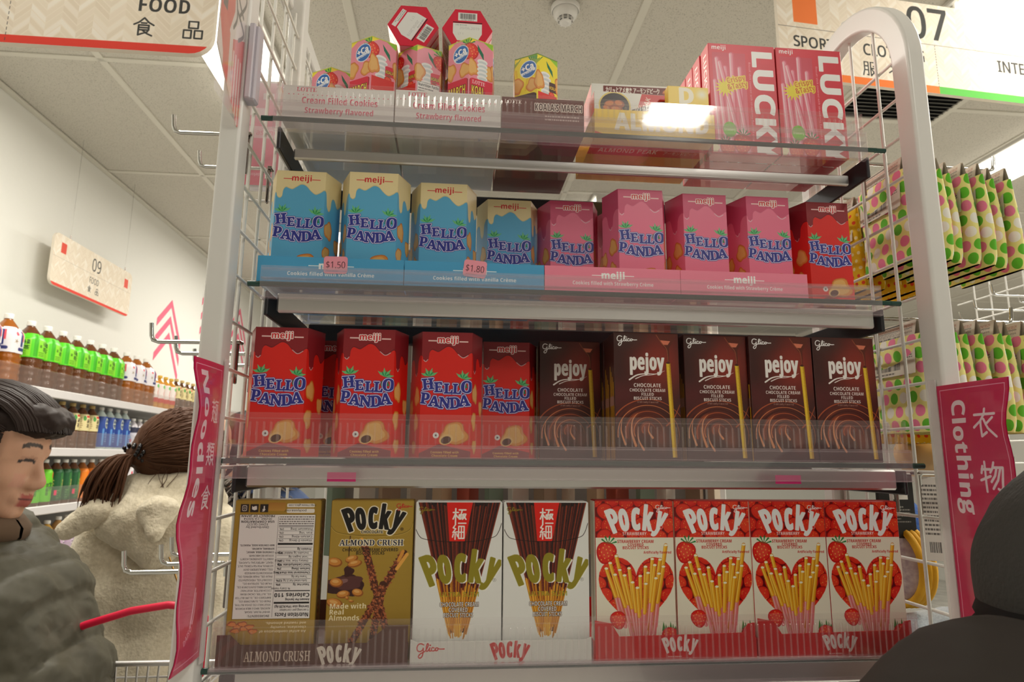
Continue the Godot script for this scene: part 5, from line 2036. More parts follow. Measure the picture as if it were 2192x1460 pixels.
		var o := carton("flat_almond_box", 0.134, 0.0185 if k else 0.027, 0.09, printed(s, 0.36), mat(c8(214, 96, 84), 0.45), mat(c8(236, 234, 228), 0.45), ["flat white almond box with a round picture, lying in the yellow tray", "flat white almond box with a brown strip, on top of the pile"][k], "chocolate box")
		o.position = Vector3([0.2285, 0.2305][k], [1.8630, 1.8905][k], [-0.76, -0.772][k])
		o.rotation_degrees = Vector3(0, [1.0, -1.5][k], 0)
	s = Sheet.new(50, 28, 200, c8(250, 216, 84))
	s.text("D", 22, 24, 22, c8(250, 244, 224), {"fat": 0.8})
	s.glow(42, 10, 12, c8(250, 246, 220))
	var yb2 := carton("flat_almond_box", 0.05, 0.026, 0.012, printed(s, 0.36), mat(c8(236, 196, 80), 0.45), mat(c8(240, 206, 90), 0.45), "yellow corner of an almond box standing beside the pink stick cartons", "chocolate box")
	yb2.position = Vector3(0.272, 1.8640, -0.70)
	# two pink stick cartons at the right, with others behind
	var lf := printed(lucky_front(), 0.36)
	var ls := printed(lucky_side(), 0.4)
	var lp := mat(c8(214, 40, 62), 0.42)
	var L := carton("pink_stick_box", 0.0865, 0.147, 0.024, lf, ls, lp, "pink stick carton with tall white letters, left of the two at the front")
	L.position = Vector3(0.3515, Y, -0.727)
	var LG := "pink stick cartons on the top shelf"
	L.set_meta("group", LG)
	dup(L, Vector3(0.4395, Y, -0.727), 0, "pink stick carton with tall white letters, right of the two at the front", LG)
	for k in 3:
		dup(L, Vector3(0.3505, Y, -0.7535 - k * 0.026), 0, ["pink stick carton directly behind the left front one", "pink stick carton second behind the left front one", "pink stick carton deepest behind the left front one"][k], LG)
		dup(L, Vector3(0.4390, Y, -0.7535 - k * 0.026), 0, ["pink stick carton directly behind the right front one", "pink stick carton second behind the right front one", "pink stick carton deepest behind the right front one"][k], LG)


func hung_sign(called: String, label: String, w: float, h: float, r: Array, front: Material, at: Vector3, turn: float, wires: Array) -> Node3D:
	var t := thing(called, label, "sign", at, turn)
	var f := sb()
	var b := sb()
	plate(f, b, round_rect(0, 0, w, h, r), -0.006, 0.006)
	multi("panel", [[f, front], [b, mat(c8(232, 222, 206), 0.5)]], t)
	for x in wires:
		var st := sb()
		tube(st, [Vector3(x, h - 0.004, 0), Vector3(x, 3.0 - at.y, 0)], 0.0009, 5)
		obj("hanging_wire", st, mat(c8(176, 174, 168), 0.4, 0.6), t)
		st = sb()
		tube(st, [Vector3(x, h - 0.012, 0), Vector3(x, h + 0.022, 0)], 0.0026, 6)
		obj("wire_clasp", st, M.chrome_dark, t)
	return t

func signs() -> void:
	var cream := c8(240, 228, 210)
	var ink := c8(54, 54, 52)
	# FOOD sign, upper left
	var s := Sheet.new(620, 260, 900, cream)
	herring(s, 0, 0, 620, 245, 26, cream)
	s.rect(0, 245, 620, 15, c8(226, 62, 46))
	for i in 26:
		s.rect(276, i * 10, 1.2, 6, c8(80, 76, 70))
	s.text("FOOD", 532, 183, 27, ink, {"fit": 92.0})
	s.text("食", 502, 226, 28, ink, {"sw": 0.085})
	s.text("品", 586, 226, 28, ink, {"sw": 0.085})
	hung_sign("aisle_sign", "large cream hanging sign reading FOOD with a red lower edge", 0.62, 0.26, [0.0, 0.038, 0.038, 0.0], printed(s, 0.8), Vector3(-1.059, 2.149, -1.1), 0.0, [0.06, 0.56])
	# sign 09 on the drinks wall
	s = Sheet.new(750, 250, 640, cream)
	herring(s, 0, 0, 750, 236, 26, cream)
	s.rect(0, 236, 750, 14, c8(228, 72, 58))
	s.rect(0, 112, 750, 1.4, c8(176, 164, 150))
	s.rect(58, 36, 42, 50, c8(226, 84, 68))
	s.rect(666, 44, 42, 50, c8(230, 96, 80))
	s.text("09", 374, 94, 66, ink, {"f": 1, "fit": 92.0})
	s.text("FOOD", 366, 160, 31, ink, {"f": 1, "fit": 92.0})
	s.text("食", 330, 204, 26, ink, {"sw": 0.08})
	s.text("品", 402, 204, 26, ink, {"sw": 0.08})
	hung_sign("aisle_sign", "cream hanging sign numbered 09 in front of the white wall above the bottles", 0.75, 0.25, [0.035, 0.035, 0.035, 0.035], printed(s, 0.8), Vector3(-1.86, 2.228, -3.09), 90.0, [0.13, 0.67])
	# sign 07, upper right
	s = Sheet.new(940, 270, 1200, cream)
	herring(s, 0, 0, 940, 250, 26, cream)
	s.rect(0, 124, 940, 1.6, c8(120, 112, 104))
	s.rect(0, 249, 470, 21, c8(240, 122, 44))
	s.rect(470, 249, 470, 21, c8(92, 186, 74))
	for i in 16:
		s.rect(469, 126 + i * 8, 1.6, 5, c8(90, 86, 80))
	s.rect(46, 0, 70, 110, c8(246, 128, 60))
	s.rect(824, 0, 70, 110, c8(104, 190, 84))
	s.text("07", 454, 108, 94, ink, {"f": 1, "fit": 136.0, "fat": 1.8})
	s.text("SPORTS", 110, 181, 31, ink, {"f": 1, "fit": 140.0, "fat": 0.8})
	s.text("CLOTHING", 340, 181, 33, ink, {"f": 1, "fit": 190.0, "fat": 0.8})
	s.text("服", 262, 236, 34, ink, {"sw": 0.08})
	s.text("衣", 340, 236, 34, ink, {"sw": 0.08})
	s.text("INTERIOR", 760, 181, 33, ink, {"f": 1, "fit": 190.0, "fat": 0.8})
	hung_sign("aisle_sign", "large cream hanging sign numbered 07 with orange and green lower edge", 0.94, 0.27, [0.0, 0.0, 0.0, 0.0], printed(s, 0.85), Vector3(0.829, 2.434, -1.48), 4.75, [0.1, 0.84])
	banner("magenta plastic-sleeved banner reading Noodles on the left post", Vector3(-0.2264, 1.2685, -0.6685), 90.0, -1.0, "Noodles", ["麺", "類", "食"])
	banner("magenta plastic-sleeved banner reading Clothing on the right post", Vector3(0.5285, 1.262, -0.669), -90.0, 1.0, "Clothing", ["衣", "物"])
	# clear sleeve with a red and white poster clipped high on the left post
	s = Sheet.new(100, 200, 256, c8(240, 230, 224))
	s.poly([0, 30, 40, 20, 50, 90, 20, 150, 0, 120], c8(226, 84, 66))
	s.poly([52, 120, 100, 100, 100, 200, 60, 200], c8(222, 70, 66))
	s.poly([10, 100, 40, 120, 44, 190, 30, 200], c8(230, 104, 84))
	s.poly([0, 0, 30, 0, 20, 20, 0, 26], c8(236, 140, 110))
	for a in [[40, 0, 70, 10, 52, 34, 80, 44, 60, 66, 84, 80], [52, 0, 82, 16, 62, 40, 92, 56, 70, 84], [60, 84, 90, 96, 72, 112], [44, 60, 60, 90, 50, 108]]:
		s.curve(a, 4.5, c8(70, 62, 60))
	s.rect(6, 92, 16, 12, c8(80, 70, 68))
	for i in 5:
		s.poly([46 + i * 10, 130, 50 + i * 10, 130, 54 + i * 10, 200, 48 + i * 10, 200], c8(244, 226, 220))
	var t := thing("clipped_poster", "red and white poster in a clear sleeve clipped high on the left post", "poster", Vector3(-0.232, 1.79, -0.664), 90.0)
	var f := sb()
	var b := sb()
	plate(f, b, PackedVector2Array([Vector2(-0.0745, 0.05), Vector2(-0.008, 0.0), Vector2(-0.002, 0.0), Vector2(-0.002, 0.2), Vector2(-0.0745, 0.2)]), -0.0006, 0.0006)
	multi("print", [[f, printed(s, 0.4)], [b, mat(c8(236, 220, 212), 0.5)]], t)
	var st := sb()
	bx(st, Vector3(-0.039, 0.105, 0.0022), Vector3(0.078, 0.21, 0.0006), 0)
	obj("sleeve", st, clear(c8(240, 236, 240), 0.06, 0.08), t)
	box("clip_rail", Vector3(0.006, 0.078, 0.006), Vector3(0.016, 0.088, 0.018), mat(c8(196, 190, 200), 0.3), t, 0.002)
	box("clip_jaw", Vector3(-0.004, 0.078, 0.008), Vector3(0.004, 0.088, 0.006), mat(c8(206, 200, 210), 0.3), t, 0.001)
	# pink notice in a clear frame behind the left wire side
	s = Sheet.new(100, 190, 256, c8(236, 74, 112))
	s.grad(0, 0, 100, 190, c8(248, 214, 222), c8(230, 70, 108))
	s.rect(0, 82, 100, 22, c8(248, 206, 216))
	s.text("place as me", 52, 98, 10, c8(246, 150, 170), {"f": 1, "fit": 78.0})
	s.rect(60, 20, 20, 12, c8(250, 236, 240))
	s.rect(30, 48, 40, 14, c8(250, 226, 232))
	s.text("www.daisojapan.com", 54, 172, 5.6, c8(250, 226, 232), {"f": 1, "fit": 76.0})
	t = thing("framed_notice", "pink notice in a clear frame behind the left wire side", "notice", Vector3(-0.293, 1.9, -0.9))
	f = sb()
	b = sb()
	plate(f, b, round_rect(-0.036, -0.073, 0.042, 0.085, [0.0, 0.0, 0.0, 0.0]), 0.0, 0.0012)
	multi("print", [[f, printed(s, 0.4)], [b, M.white_card]], t)
	f = sb()
	plate(f, f, round_rect(-0.043, -0.081, 0.043, 0.09, [0.005, 0.005, 0.005, 0.005]), 0.0022, 0.005)
	obj("clear_frame", f, clear(c8(236, 234, 236), 0.12, 0.1), t)
	box("frame_back", Vector3(0, 0.004, -0.0016), Vector3(0.086, 0.17, 0.002), mat(c8(232, 226, 226), 0.4), t, 0.0005)

func banner(label: String, at: Vector3, turn: float, side: float, word: String, marks: Array) -> void:
	# side -1: the free edge is at local -x; +1: at local +x
	var w := 0.066 if side < 0 else 0.09
	var h := 0.27
	var s := Sheet.new(w * 1000, h * 1000, int(w * 5200), c8(206, 10, 84))
	var line := c8(240, 170, 196)
	for q in [[4, 5, w * 1000 - 8, 0.8], [4, h * 1000 - 6, w * 1000 - 8, 0.8]]:
		s.rect(q[0], q[1], q[2], q[3], line)
	s.rect(4, 5, 0.8, h * 1000 - 11, line)
	s.rect(w * 1000 - 5, 5, 0.8, h * 1000 - 11, line)
	var k := w / 0.093
	s.text(word, 20 * k, 28 + 47, 19 * k, c8(244, 226, 234), {"rot": 90, "fit": 118.0 if word.length() > 7 else 136.0, "fat": 0.35})
	for i in marks.size():
		s.text(marks[i], 66 * k, 54 + i * (52 if marks.size() < 3 else 40), 24 * k, c8(244, 226, 234), {"sw": 0.09})
	s.curve([40 * k, 236, 50 * k, 222, 54 * k, 206], 3, line)
	s.curve([48 * k, 234, 56 * k, 224, 58 * k, 210], 2, line)
	s.text("DAISO", 34 * k, 244, 7 * k, line, {"rot": -30})
	var t := thing("banner", label, "banner", at, turn)
	var f := sb()
	var b := sb()
	var g := sb()
	var n := 24
	for i in n:
		var y0 := h * i / n
		var y1 := h * (i + 1) / n
		var o0 := 0.0022 * sin(y0 * 38.0) + 0.0012 * sin(y0 * 90)
		var o1 := 0.0022 * sin(y1 * 38.0) + 0.0012 * sin(y1 * 90)
		for j in 6:
			var x0 := w * j / 6.0
			var x1 := w * (j + 1) / 6.0
			var A := func(x: float, o: float) -> float: return o * (x / w) * 1.6 + 0.001 * sin(PI * x / w)
			var p := [Vector3(side * x0, y0, A.call(x0, o0)), Vector3(side * x1, y0, A.call(x1, o0)), Vector3(side * x1, y1, A.call(x1, o1)), Vector3(side * x0, y1, A.call(x0, o1))]
			var u0 := x0 / w if side > 0 else 1.0 - x0 / w
			var u1 := x1 / w if side > 0 else 1.0 - x1 / w
			var U := [Vector2(u0, 1 - y0 / h), Vector2(u1, 1 - y0 / h), Vector2(u1, 1 - y1 / h), Vector2(u0, 1 - y1 / h)]
			if side < 0:
				p = [p[1], p[0], p[3], p[2]]
				U = [U[1], U[0], U[3], U[2]]
			quad(f, p[0], p[1], p[2], p[3], U)
			var d := Vector3(0, 0, -0.0006)
			quad(b, p[1] + d, p[0] + d, p[3] + d, p[2] + d)
			d = Vector3(0, 0, 0.0012)
			quad(g, p[0] + d, p[1] + d, p[2] + d, p[3] + d)
	multi("print", [[f, printed(s, 0.4)], [b, mat(c8(206, 20, 90), 0.5)]], t)
	obj("plastic_sleeve", g, clear(c8(244, 230, 238), 0.03, 0.12), t)
	box("sleeve_edge", Vector3(-side * 0.005, h / 2, 0.001), Vector3(0.011, h + 0.014, 0.001), clear(c8(240, 232, 232), 0.5, 0.3), t, 0)

func side_goods() -> void:
	# empty pegs on the left
	var list := [
		[Vector3(-0.245, 1.817, -0.73), 0.081, "empty chrome peg on the left wire side, highest and nearest"],
		[Vector3(-0.245, 1.817, -0.82), 0.085, "empty chrome peg on the left wire side, beside the pink notice"],
		[Vector3(-0.245, 1.817, -0.93), 0.06, "empty chrome peg on the left wire side, deepest beside the pink notice"],
		[Vector3(-0.245, 1.577, -0.755), 0.092, "empty chrome peg before the chevron marks on the wall"],
		[Vector3(-0.245, 1.5725, -0.81), 0.087, "empty chrome peg just behind the one before the chevron marks"],
		[Vector3(-0.245, 1.566, -0.865), 0.085, "deepest empty chrome peg above the magenta noodles banner"],
		[Vector3(-0.245, 1.3355, -0.72), 0.079, "empty chrome peg before the cream coat, nearest of the low ones"],
		[Vector3(-0.245, 1.3335, -0.785), 0.07, "empty chrome peg before the cream coat, second of the low ones"],
		[Vector3(-0.245, 1.334, -0.85), 0.085, "empty chrome peg before the cream coat, deepest of the low ones"],
	]
	for q in list:
		peg_hook("peg_hook", q[0], -1.0, q[1], q[2], "empty pegs on the left wire side")
	# cloths on the right
	var dm := [fabric(dots(0)), fabric(dots(1))]
	var card := printed(card_sheet(), 0.65)
	var GR := ["dotted cloths on the upper right peg", "dotted cloths on the lower right peg"]
	var proto := []
	for k in 2:
		var c := cloth("dotted_cloth", ["folded cloth with pink, green and white dots, nearest the rack on the upper peg", "folded yellow cloth with small white dots on the upper peg, nearest the rack"][k], dm[k], card, 0.098 if k == 0 else 0.09, 0.0172, 0.12, k)
		c.set_meta("group", GR[0] if k == 0 else "yellow cloths behind the dotted ones")
		proto.append(c)
	var xs := [0.572, 0.594, 0.612, 0.630, 0.650, 0.669, 0.690, 0.709]
	for i in 8:
		var at := Vector3(xs[i], 1.7 - i * 0.0015, -0.782 + (i % 3) * 0.004)
		var lab: String = ["", "second", "third", "fourth", "fifth", "sixth", "seventh", "outermost"][i] + " cloth with large pink, green and white dots from the rack on the upper peg"
		if i == 0:
			proto[0].position = at
		else:
			dup(proto[0], at, sin(i * 2.0) * 1.2, lab)
	for i in 5:
		var at := Vector3(0.572 + i * 0.024, 1.688, -0.882)
		if i == 0:
			proto[1].position = at
		else:
			dup(proto[1], at, sin(i * 3.0) * 1.5, ["", "second", "third", "fourth", "outermost"][i] + " yellow cloth with small white dots from the rack on the upper peg")
	xs = [0.572, 0.592, 0.611, 0.629, 0.648, 0.668, 0.688, 0.708]
	for i in 8:
		dup(proto[0], Vector3(xs[i], 1.486, -0.785 + (i % 3) * 0.004), sin(i * 2.7) * 1.2, ["cloth with large pink, green and white dots nearest the rack on the lower peg", "second dotted cloth from the rack on the lower peg", "third dotted cloth from the rack on the lower peg", "fourth dotted cloth from the rack on the lower peg", "fifth dotted cloth from the rack on the lower peg", "sixth dotted cloth from the rack on the lower peg", "seventh dotted cloth from the rack on the lower peg", "outermost dotted cloth on the lower peg"][i], GR[1])
	for i in 5:
		dup(proto[1], Vector3(0.572 + i * 0.024, 1.476, -0.885), sin(i * 3.0) * 1.5, ["first", "second", "third", "fourth", "outermost"][i] + " yellow cloth with small white dots from the rack on the lower peg", "yellow cloths behind the dotted ones")
	for q in [[Vector3(0.547, 1.8475, -0.782), "chrome peg through the cards of the upper dotted cloths"], [Vector3(0.547, 1.8395, -0.882), "chrome peg through the cards of the upper yellow cloths"], [Vector3(0.547, 1.6335, -0.785), "chrome peg through the cards of the lower dotted cloths"], [Vector3(0.547, 1.6275, -0.885), "chrome peg through the cards of the lower yellow cloths"]]:
		peg_hook("peg_hook", q[0], 1.0, 0.19, q[1], "loaded pegs on the right wire side")
	# further goods low on the right wire side
	peg_hook("peg_hook", Vector3(0.547, 1.4375, -0.735), 1.0, 0.12, "short chrome peg beside the third shelf's right end", "short pegs low on the right wire side")
	peg_hook("peg_hook", Vector3(0.547, 1.4375, -0.775), 1.0, 0.12, "short chrome peg above the yellow-edged pouch", "short pegs low on the right wire side")
	var t := thing("round_pouch", "round white plush pouch with a yellow padded edge, behind the right wires", "pouch", Vector3(0.605, 1.315, -0.862), 90.0)
	var st := sb()
	lathe(st, [[0.0005, -0.018], [0.03, -0.016], [0.043, -0.008], [0.046, 0.0], [0.043, 0.008], [0.03, 0.016], [0.0005, 0.018]], 28)
	var plush := mat(c8(222, 214, 210), 0.95)
	plush.albedo_texture = noise_tex(0.03, Color(0.72, 0.62, 0.68), Color(1, 0.98, 0.95), 256, 9)
	plush.uv1_triplanar = true
	plush.uv1_scale = Vector3(14, 14, 14)
	plush.rim_enabled = true
	plush.rim = 0.6
	var o := obj("plush_face", st, plush, t)
	o.rotation_degrees.x = 90
	st = sb()
	for k in 3:
		var ring := []
		for i in 33:
			var an := TAU * i / 32
			ring.append(Vector3(cos(an) * 0.049, sin(an) * 0.049, -0.007 + k * 0.007))
		tube(st, ring, 0.0052, 7, false)
	obj("padded_edge", st, mat(c8(236, 176, 30), 0.7), t)
	var s := Sheet.new(60, 110, 200, c8(30, 28, 28))
	s.rect(20, 12, 30, 34, c8(226, 222, 214))
	s.bars(24, 16, 22, 22, c8(30, 28, 28), 5)
	s.lines(8, 56, 44, 30, 6, c8(150, 146, 140), 2)
	var bp := carton("card_packet", 0.05, 0.085, 0.006, printed(s, 0.4), M.black, M.black, "black card packet with a white barcode, hanging behind the right wires", "packet")
	bp.position = Vector3(0.588, 1.352, -0.84)
	s = Sheet.new(60, 110, 200, c8(226, 222, 214))
	s.lines(6, 8, 48, 70, 12, c8(110, 106, 102), 6)
	s.bars(10, 86, 36, 14, c8(40, 40, 40), 6)
	bp = carton("card_packet", 0.05, 0.1, 0.006, printed(s, 0.5), M.white_card, M.white_card, "white card packet with small print, hanging behind the right post", "packet")
	bp.position = Vector3(0.602, 1.332, -0.775)
	bp.rotation_degrees.y = -30
	st = sb()
	lathe(st, [[0.0005, 0], [0.028, 0.004], [0.036, 0.02], [0.034, 0.045], [0.02, 0.06], [0.0005, 0.062]], 24)
	var bl := mat(c8(84, 132, 196), 0.8)
	bl.albedo_texture = noise_tex(0.06, Color(0.5, 0.6, 0.9), Color(1, 1, 1), 256, 19)
	bl.uv1_triplanar = true
	bl.uv1_scale = Vector3(10, 10, 10)
	o = obj("soft_pouch", st, bl, self)
	o.position = Vector3(0.64, 1.335, -0.91)
	tag(o, "blue patterned soft pouch behind the yellow-edged pouch", "pouch")
	# fluffy grey-blue blanket roll below
	var fl := mat(c8(178, 184, 188), 1.0)
	fl.albedo_texture = noise_tex(0.09, Color(0.7, 0.72, 0.74), Color(1, 1, 1), 256, 23)
	fl.uv1_triplanar = true
	fl.uv1_scale = Vector3(12, 12, 12)
	fl.rim_enabled = true
	fl.rim = 0.8
	var bones := [[0.6, 1.205, -0.85, 0.05, 0.7, 1.215, -0.84, 0.055], [0.6, 1.15, -0.85, 0.055, 0.7, 1.16, -0.84, 0.06], [0.62, 1.1, -0.88, 0.05, 0.72, 1.1, -0.86, 0.05]]
	o = obj("plush_blanket", body_mesh(bones, 0.009, 0.03, 0.003, 40.0), fl, self)
	tag(o, "fluffy grey-blue folded blanket under the yellow-edged pouch", "blanket")
	# beige soft toys in bags, seen between the wires
	for q in [[Vector3(0.7, 1.462, -0.93), "beige plush in a clear bag behind the right post"]]:
		bones = [[q[0].x, q[0].y, q[0].z, 0.036, q[0].x + 0.03, q[0].y + 0.01, q[0].z, 0.03], [q[0].x + 0.04, q[0].y - 0.03, q[0].z, 0.03, q[0].x + 0.06, q[0].y - 0.02, q[0].z, 0.02]]
		var pm := mat(c8(206, 172, 124), 0.9)
		o = obj("plush_bag", body_mesh(bones, 0.007, 0.02, 0.002, 60.0), pm, self)
		tag(o, q[1], "plush toy")
	# chrome pegs of the next rack
	for i in 6:
		var z := -1.12 - (i % 3) * 0.16
		var y := 1.765 + (0.05 if i > 2 else 0.0) + (i % 3) * 0.012
		peg_hook("peg_hook", Vector3(1.0 + (i % 3) * 0.1 + (0.16 if i > 2 else 0.0) + 0.28, y, z), -1.0, 0.26, ["chrome peg of the next rack, nearest of the lower row", "chrome peg of the next rack, middle of the lower row", "chrome peg of the next rack, farthest of the lower row", "chrome peg of the next rack, nearest of the upper row", "chrome peg of the next rack, middle of the upper row", "chrome peg of the next rack, farthest of the upper row"][i], "pegs of the next rack to the right")
	t = thing("next_rack", "white wire panel of the next rack, carrying pegs at the far right", "display rack", Vector3(1.36, 0, -1.3))
	for k in 12:
		st = sb()
		tube(st, [Vector3(0, 0.3, 0.3 - k * 0.05), Vector3(0, 1.95, 0.3 - k * 0.05)], 0.002, 5)
		obj("grid_wire", st, M.wire, t)
	for k in 30:
		st = sb()
		tube(st, [Vector3(0, 0.4 + k * 0.0525, 0.31), Vector3(0, 0.4 + k * 0.0525, -0.31)], 0.002, 5)
		obj("grid_wire", st, M.wire, t)

func fabric(s: Sheet) -> StandardMaterial3D:
	var m := printed(s, 0.92)
	m.texture_repeat = true
	m.rim_enabled = true
	m.rim = 0.25
	return m

func drinks() -> void:
	# shelving along the left wall
	var t := thing("drinks_shelving", "long white shelving full of bottles along the left wall", "shelving")
	var sm := mat(c8(222, 220, 216), 0.4)
	var st: SurfaceTool
	box("back_panel", Vector3(-1.93, 0.95, -3.9), Vector3(0.03, 1.6, 5.4), mat(c8(150, 148, 144), 0.6), t)
	for z in [-1.2, -6.6]:
		box("end_panel", Vector3(-1.76, 0.86, z), Vector3(0.37, 1.7, 0.03), sm, t)
	var ys := [1.69, 1.462, 1.238, 1.004, 0.72, 0.3]
	for y in ys:
		box("shelf_board", Vector3(-1.755, y, -3.9), Vector3(0.35, 0.02, 5.37), sm, t, 0.003)
		box("shelf_lip", Vector3(-1.577, y, -3.9), Vector3(0.012, 0.034, 5.37), mat(c8(216, 212, 212), 0.3), t, 0.003)
		st = sb()
		bx(st, Vector3(-1.585, y + 0.05, -3.9), Vector3(0.003, 0.075, 5.37), 0.001)
		obj("clear_guard", st, clear(c8(236, 224, 222), 0.035, 0.06), t)
	# kinds of bottle
	var caps := {"w": mat(c8(236, 234, 228), 0.4), "t": mat(c8(206, 178, 116), 0.45), "y": mat(c8(224, 180, 60), 0.4)}
	var tea := liquid(c8(150, 84, 22))
	var dark := liquid(c8(96, 54, 24))
	var L := func(bg: Color, draw: Callable) -> Material:
		var s := Sheet.new(120, 40, 192, bg)
		for i in 4:
			draw.call(s, i * 30.0)
		return printed(s, 0.35)
	var lab := {}
	lab.white = L.call(c8(226, 222, 226), func(s, x):
		s.rect(x + 18, 5, 5, 24, c8(44, 52, 120))
		s.rect(x + 22.5, 5, 2.4, 16, c8(220, 80, 90))
		s.ell(x + 10, 10, 3, 3, c8(226, 70, 90))
		s.star(x + 9, 22, 1.2, 4.5, 5, c8(150, 130, 100))
		s.rrect(x + 14, 31, 14, 5, 2, c8(44, 48, 110)))
	lab.green = L.call(c8(86, 206, 30), func(s, x):
		s.rect(x + 2, 2, 6, 36, c8(58, 170, 14))
		s.rect(x + 9, 10, 19, 28, c8(140, 220, 50))
		s.text("緑", x + 23, 18, 6, c8(20, 50, 20))
		s.text("茶", x + 23, 27, 6, c8(20, 50, 20))
		s.text("茶", x + 14, 22, 4, c8(20, 60, 20))
		s.lines(x + 10, 29, 13, 8, 3, c8(70, 130, 20), 3))
	lab.cream = L.call(c8(226, 212, 158), func(s, x):
		s.rect(x + 9, 3, 12, 5, c8(206, 50, 44))
		s.ell(x + 4, 10, 4, 6, c8(70, 150, 60))
		s.text("麦", x + 15, 20, 8, c8(50, 36, 26))
		s.text("茶", x + 15, 32, 8, c8(50, 36, 26))
		s.lines(x + 24, 8, 5, 26, 6, c8(130, 100, 70), 4))
	lab.blue = L.call(c8(38, 70, 150), func(s, x):
		s.ell(x + 15, 9, 7, 7, c8(200, 206, 180))
		s.ell(x + 15, 9, 5.5, 5.5, c8(40, 60, 110))
		s.rect(x + 9.5, 8, 11, 1.6, c8(200, 206, 180))
		s.rect(x + 14, 3.5, 1.6, 11, c8(200, 206, 180))
		s.rect(x + 2, 16, 5, 22, c8(90, 150, 210))
		s.lines(x + 10, 20, 10, 14, 5, c8(150, 190, 226), 6))
	lab.small = L.call(c8(236, 226, 222), func(s, x):
		s.rect(x, 31, 30, 9, c8(206, 60, 50))
		s.ell(x + 15, 6, 8, 4, c8(120, 196, 110))
		s.curve([x + 18, 10, x + 13, 20, x + 17, 28], 2.4, c8(214, 80, 60)))
	lab.black = L.call(c8(216, 214, 222), func(s, x):
		s.rect(x, 0, 30, 11, c8(44, 46, 70))
		s.ell(x + 15, 24, 8, 7, c8(150, 176, 216))
		s.ell(x + 20, 28, 4, 4, c8(210, 110, 130)))
	lab.dgreen = L.call(c8(24, 84, 44), func(s, x):
		s.rect(x + 10, 6, 8, 30, c8(60, 120, 60))
		s.text("茶", x + 20, 22, 8, c8(190, 180, 90))
		s.lines(x + 3, 26, 8, 12, 4, c8(120, 170, 90), 5))
	lab.orange = L.call(c8(238, 130, 26), func(s, x):
		s.ell(x + 20, 10, 5, 5, c8(214, 70, 40))
		s.text("麦", x + 14, 28, 8, c8(250, 220, 160)))
	lab.purple = L.call(c8(196, 170, 196), func(s, x):
		s.rect(x + 12, 0, 10, 40, c8(222, 206, 220))
		s.lines(x + 13, 8, 8, 26, 5, c8(90, 70, 90), 3)
		s.rect(x + 25, 2, 3, 5, c8(206, 170, 60)))
	lab.red = L.call(c8(206, 30, 66), func(s, x):
		s.rect(x + 8, 8, 12, 28, c8(60, 30, 36))
		s.lines(x + 9, 10, 10, 22, 5, c8(206, 190, 190), 5))
	lab.lime = L.call(c8(110, 200, 40), func(s, x):
		s.ell(x + 20, 8, 4, 4, c8(206, 70, 40))
		s.text("茶", x + 14, 26, 9, c8(30, 80, 30))
		s.bars(x + 2, 18, 6, 14, c8(40, 60, 40), 4, false))
	lab.yellow = L.call(c8(236, 176, 40), func(s, x):
		s.ell(x + 15, 14, 9, 8, c8(240, 206, 80))
		s.lines(x + 6, 24, 18, 12, 4, c8(190, 80, 40), 4))
	var big := {"h": 0.262, "r": 0.047, "pw": 4.0, "l0": 0.44, "l1": 0.80}
	var small := {"h": 0.19, "r": 0.03, "l0": 0.2, "l1": 0.74}
	var kinds := {
		"tall_amber_bottle": [big, tea, "white", "w"], "tall_tea_bottle": [big, dark, "green", "w"], "small_white_bottle": [small, liquid(c8(214, 150, 60)), "small", "y"],
		"barley_tea_bottle": [{"h": 0.2, "r": 0.032, "l0": 0.42, "l1": 0.78}, dark, "cream", "t"], "blue_bottle": [{"h": 0.2, "r": 0.032, "l0": 0.08, "l1": 0.78}, liquid(c8(200, 214, 210)), "blue", "w"],
		"clear_bottle": [{"h": 0.165, "r": 0.028, "l0": 0.15, "l1": 0.72}, liquid(c8(214, 208, 214)), "black", "w"], "dark_green_bottle": [{"h": 0.185, "r": 0.03, "l0": 0.1, "l1": 0.8}, dark, "dgreen", "w"],
		"orange_bottle": [{"h": 0.185, "r": 0.03, "l0": 0.1, "l1": 0.8}, tea, "orange", "w"], "flower_bottle": [{"h": 0.185, "r": 0.03, "l0": 0.1, "l1": 0.8}, tea, "white", "w"],
		"purple_bottle": [{"h": 0.185, "r": 0.031, "l0": 0.12, "l1": 0.62}, liquid(c8(196, 150, 90)), "purple", "w"], "red_bottle": [{"h": 0.185, "r": 0.031, "l0": 0.12, "l1": 0.68}, liquid(c8(90, 50, 40)), "red", "w"],
		"lime_bottle": [{"h": 0.185, "r": 0.031, "l0": 0.1, "l1": 0.8}, dark, "lime", "w"], "yellow_bottle": [{"h": 0.175, "r": 0.029, "l0": 0.1, "l1": 0.7}, liquid(c8(220, 170, 70)), "yellow", "w"],
	}
	var what := {
		"tall_amber_bottle": "tall amber bottle with a white flowered label", "tall_tea_bottle": "tall tea bottle with a bright green label", "small_white_bottle": "small white-labelled bottle with a yellow cap",
		"barley_tea_bottle": "brown tea bottle with a cream label and tan cap", "blue_bottle": "slim bottle in a dark blue sleeve", "clear_bottle": "small clear bottle with a black and white label",
		"dark_green_bottle": "tea bottle in a dark green sleeve", "orange_bottle": "tea bottle in an orange sleeve", "flower_bottle": "tea bottle in a white flowered sleeve",
		"purple_bottle": "bottle with a pale purple label", "red_bottle": "dark bottle with a red label", "lime_bottle": "tea bottle in a lime green sleeve", "yellow_bottle": "bottle with a yellow label",
	}
	var nth := ["first", "second", "third", "fourth", "fifth", "sixth", "seventh", "eighth", "ninth", "tenth"]
	var where := ["on the top drinks shelf", "on the second drinks shelf", "on the third drinks shelf", "on the fourth drinks shelf"]
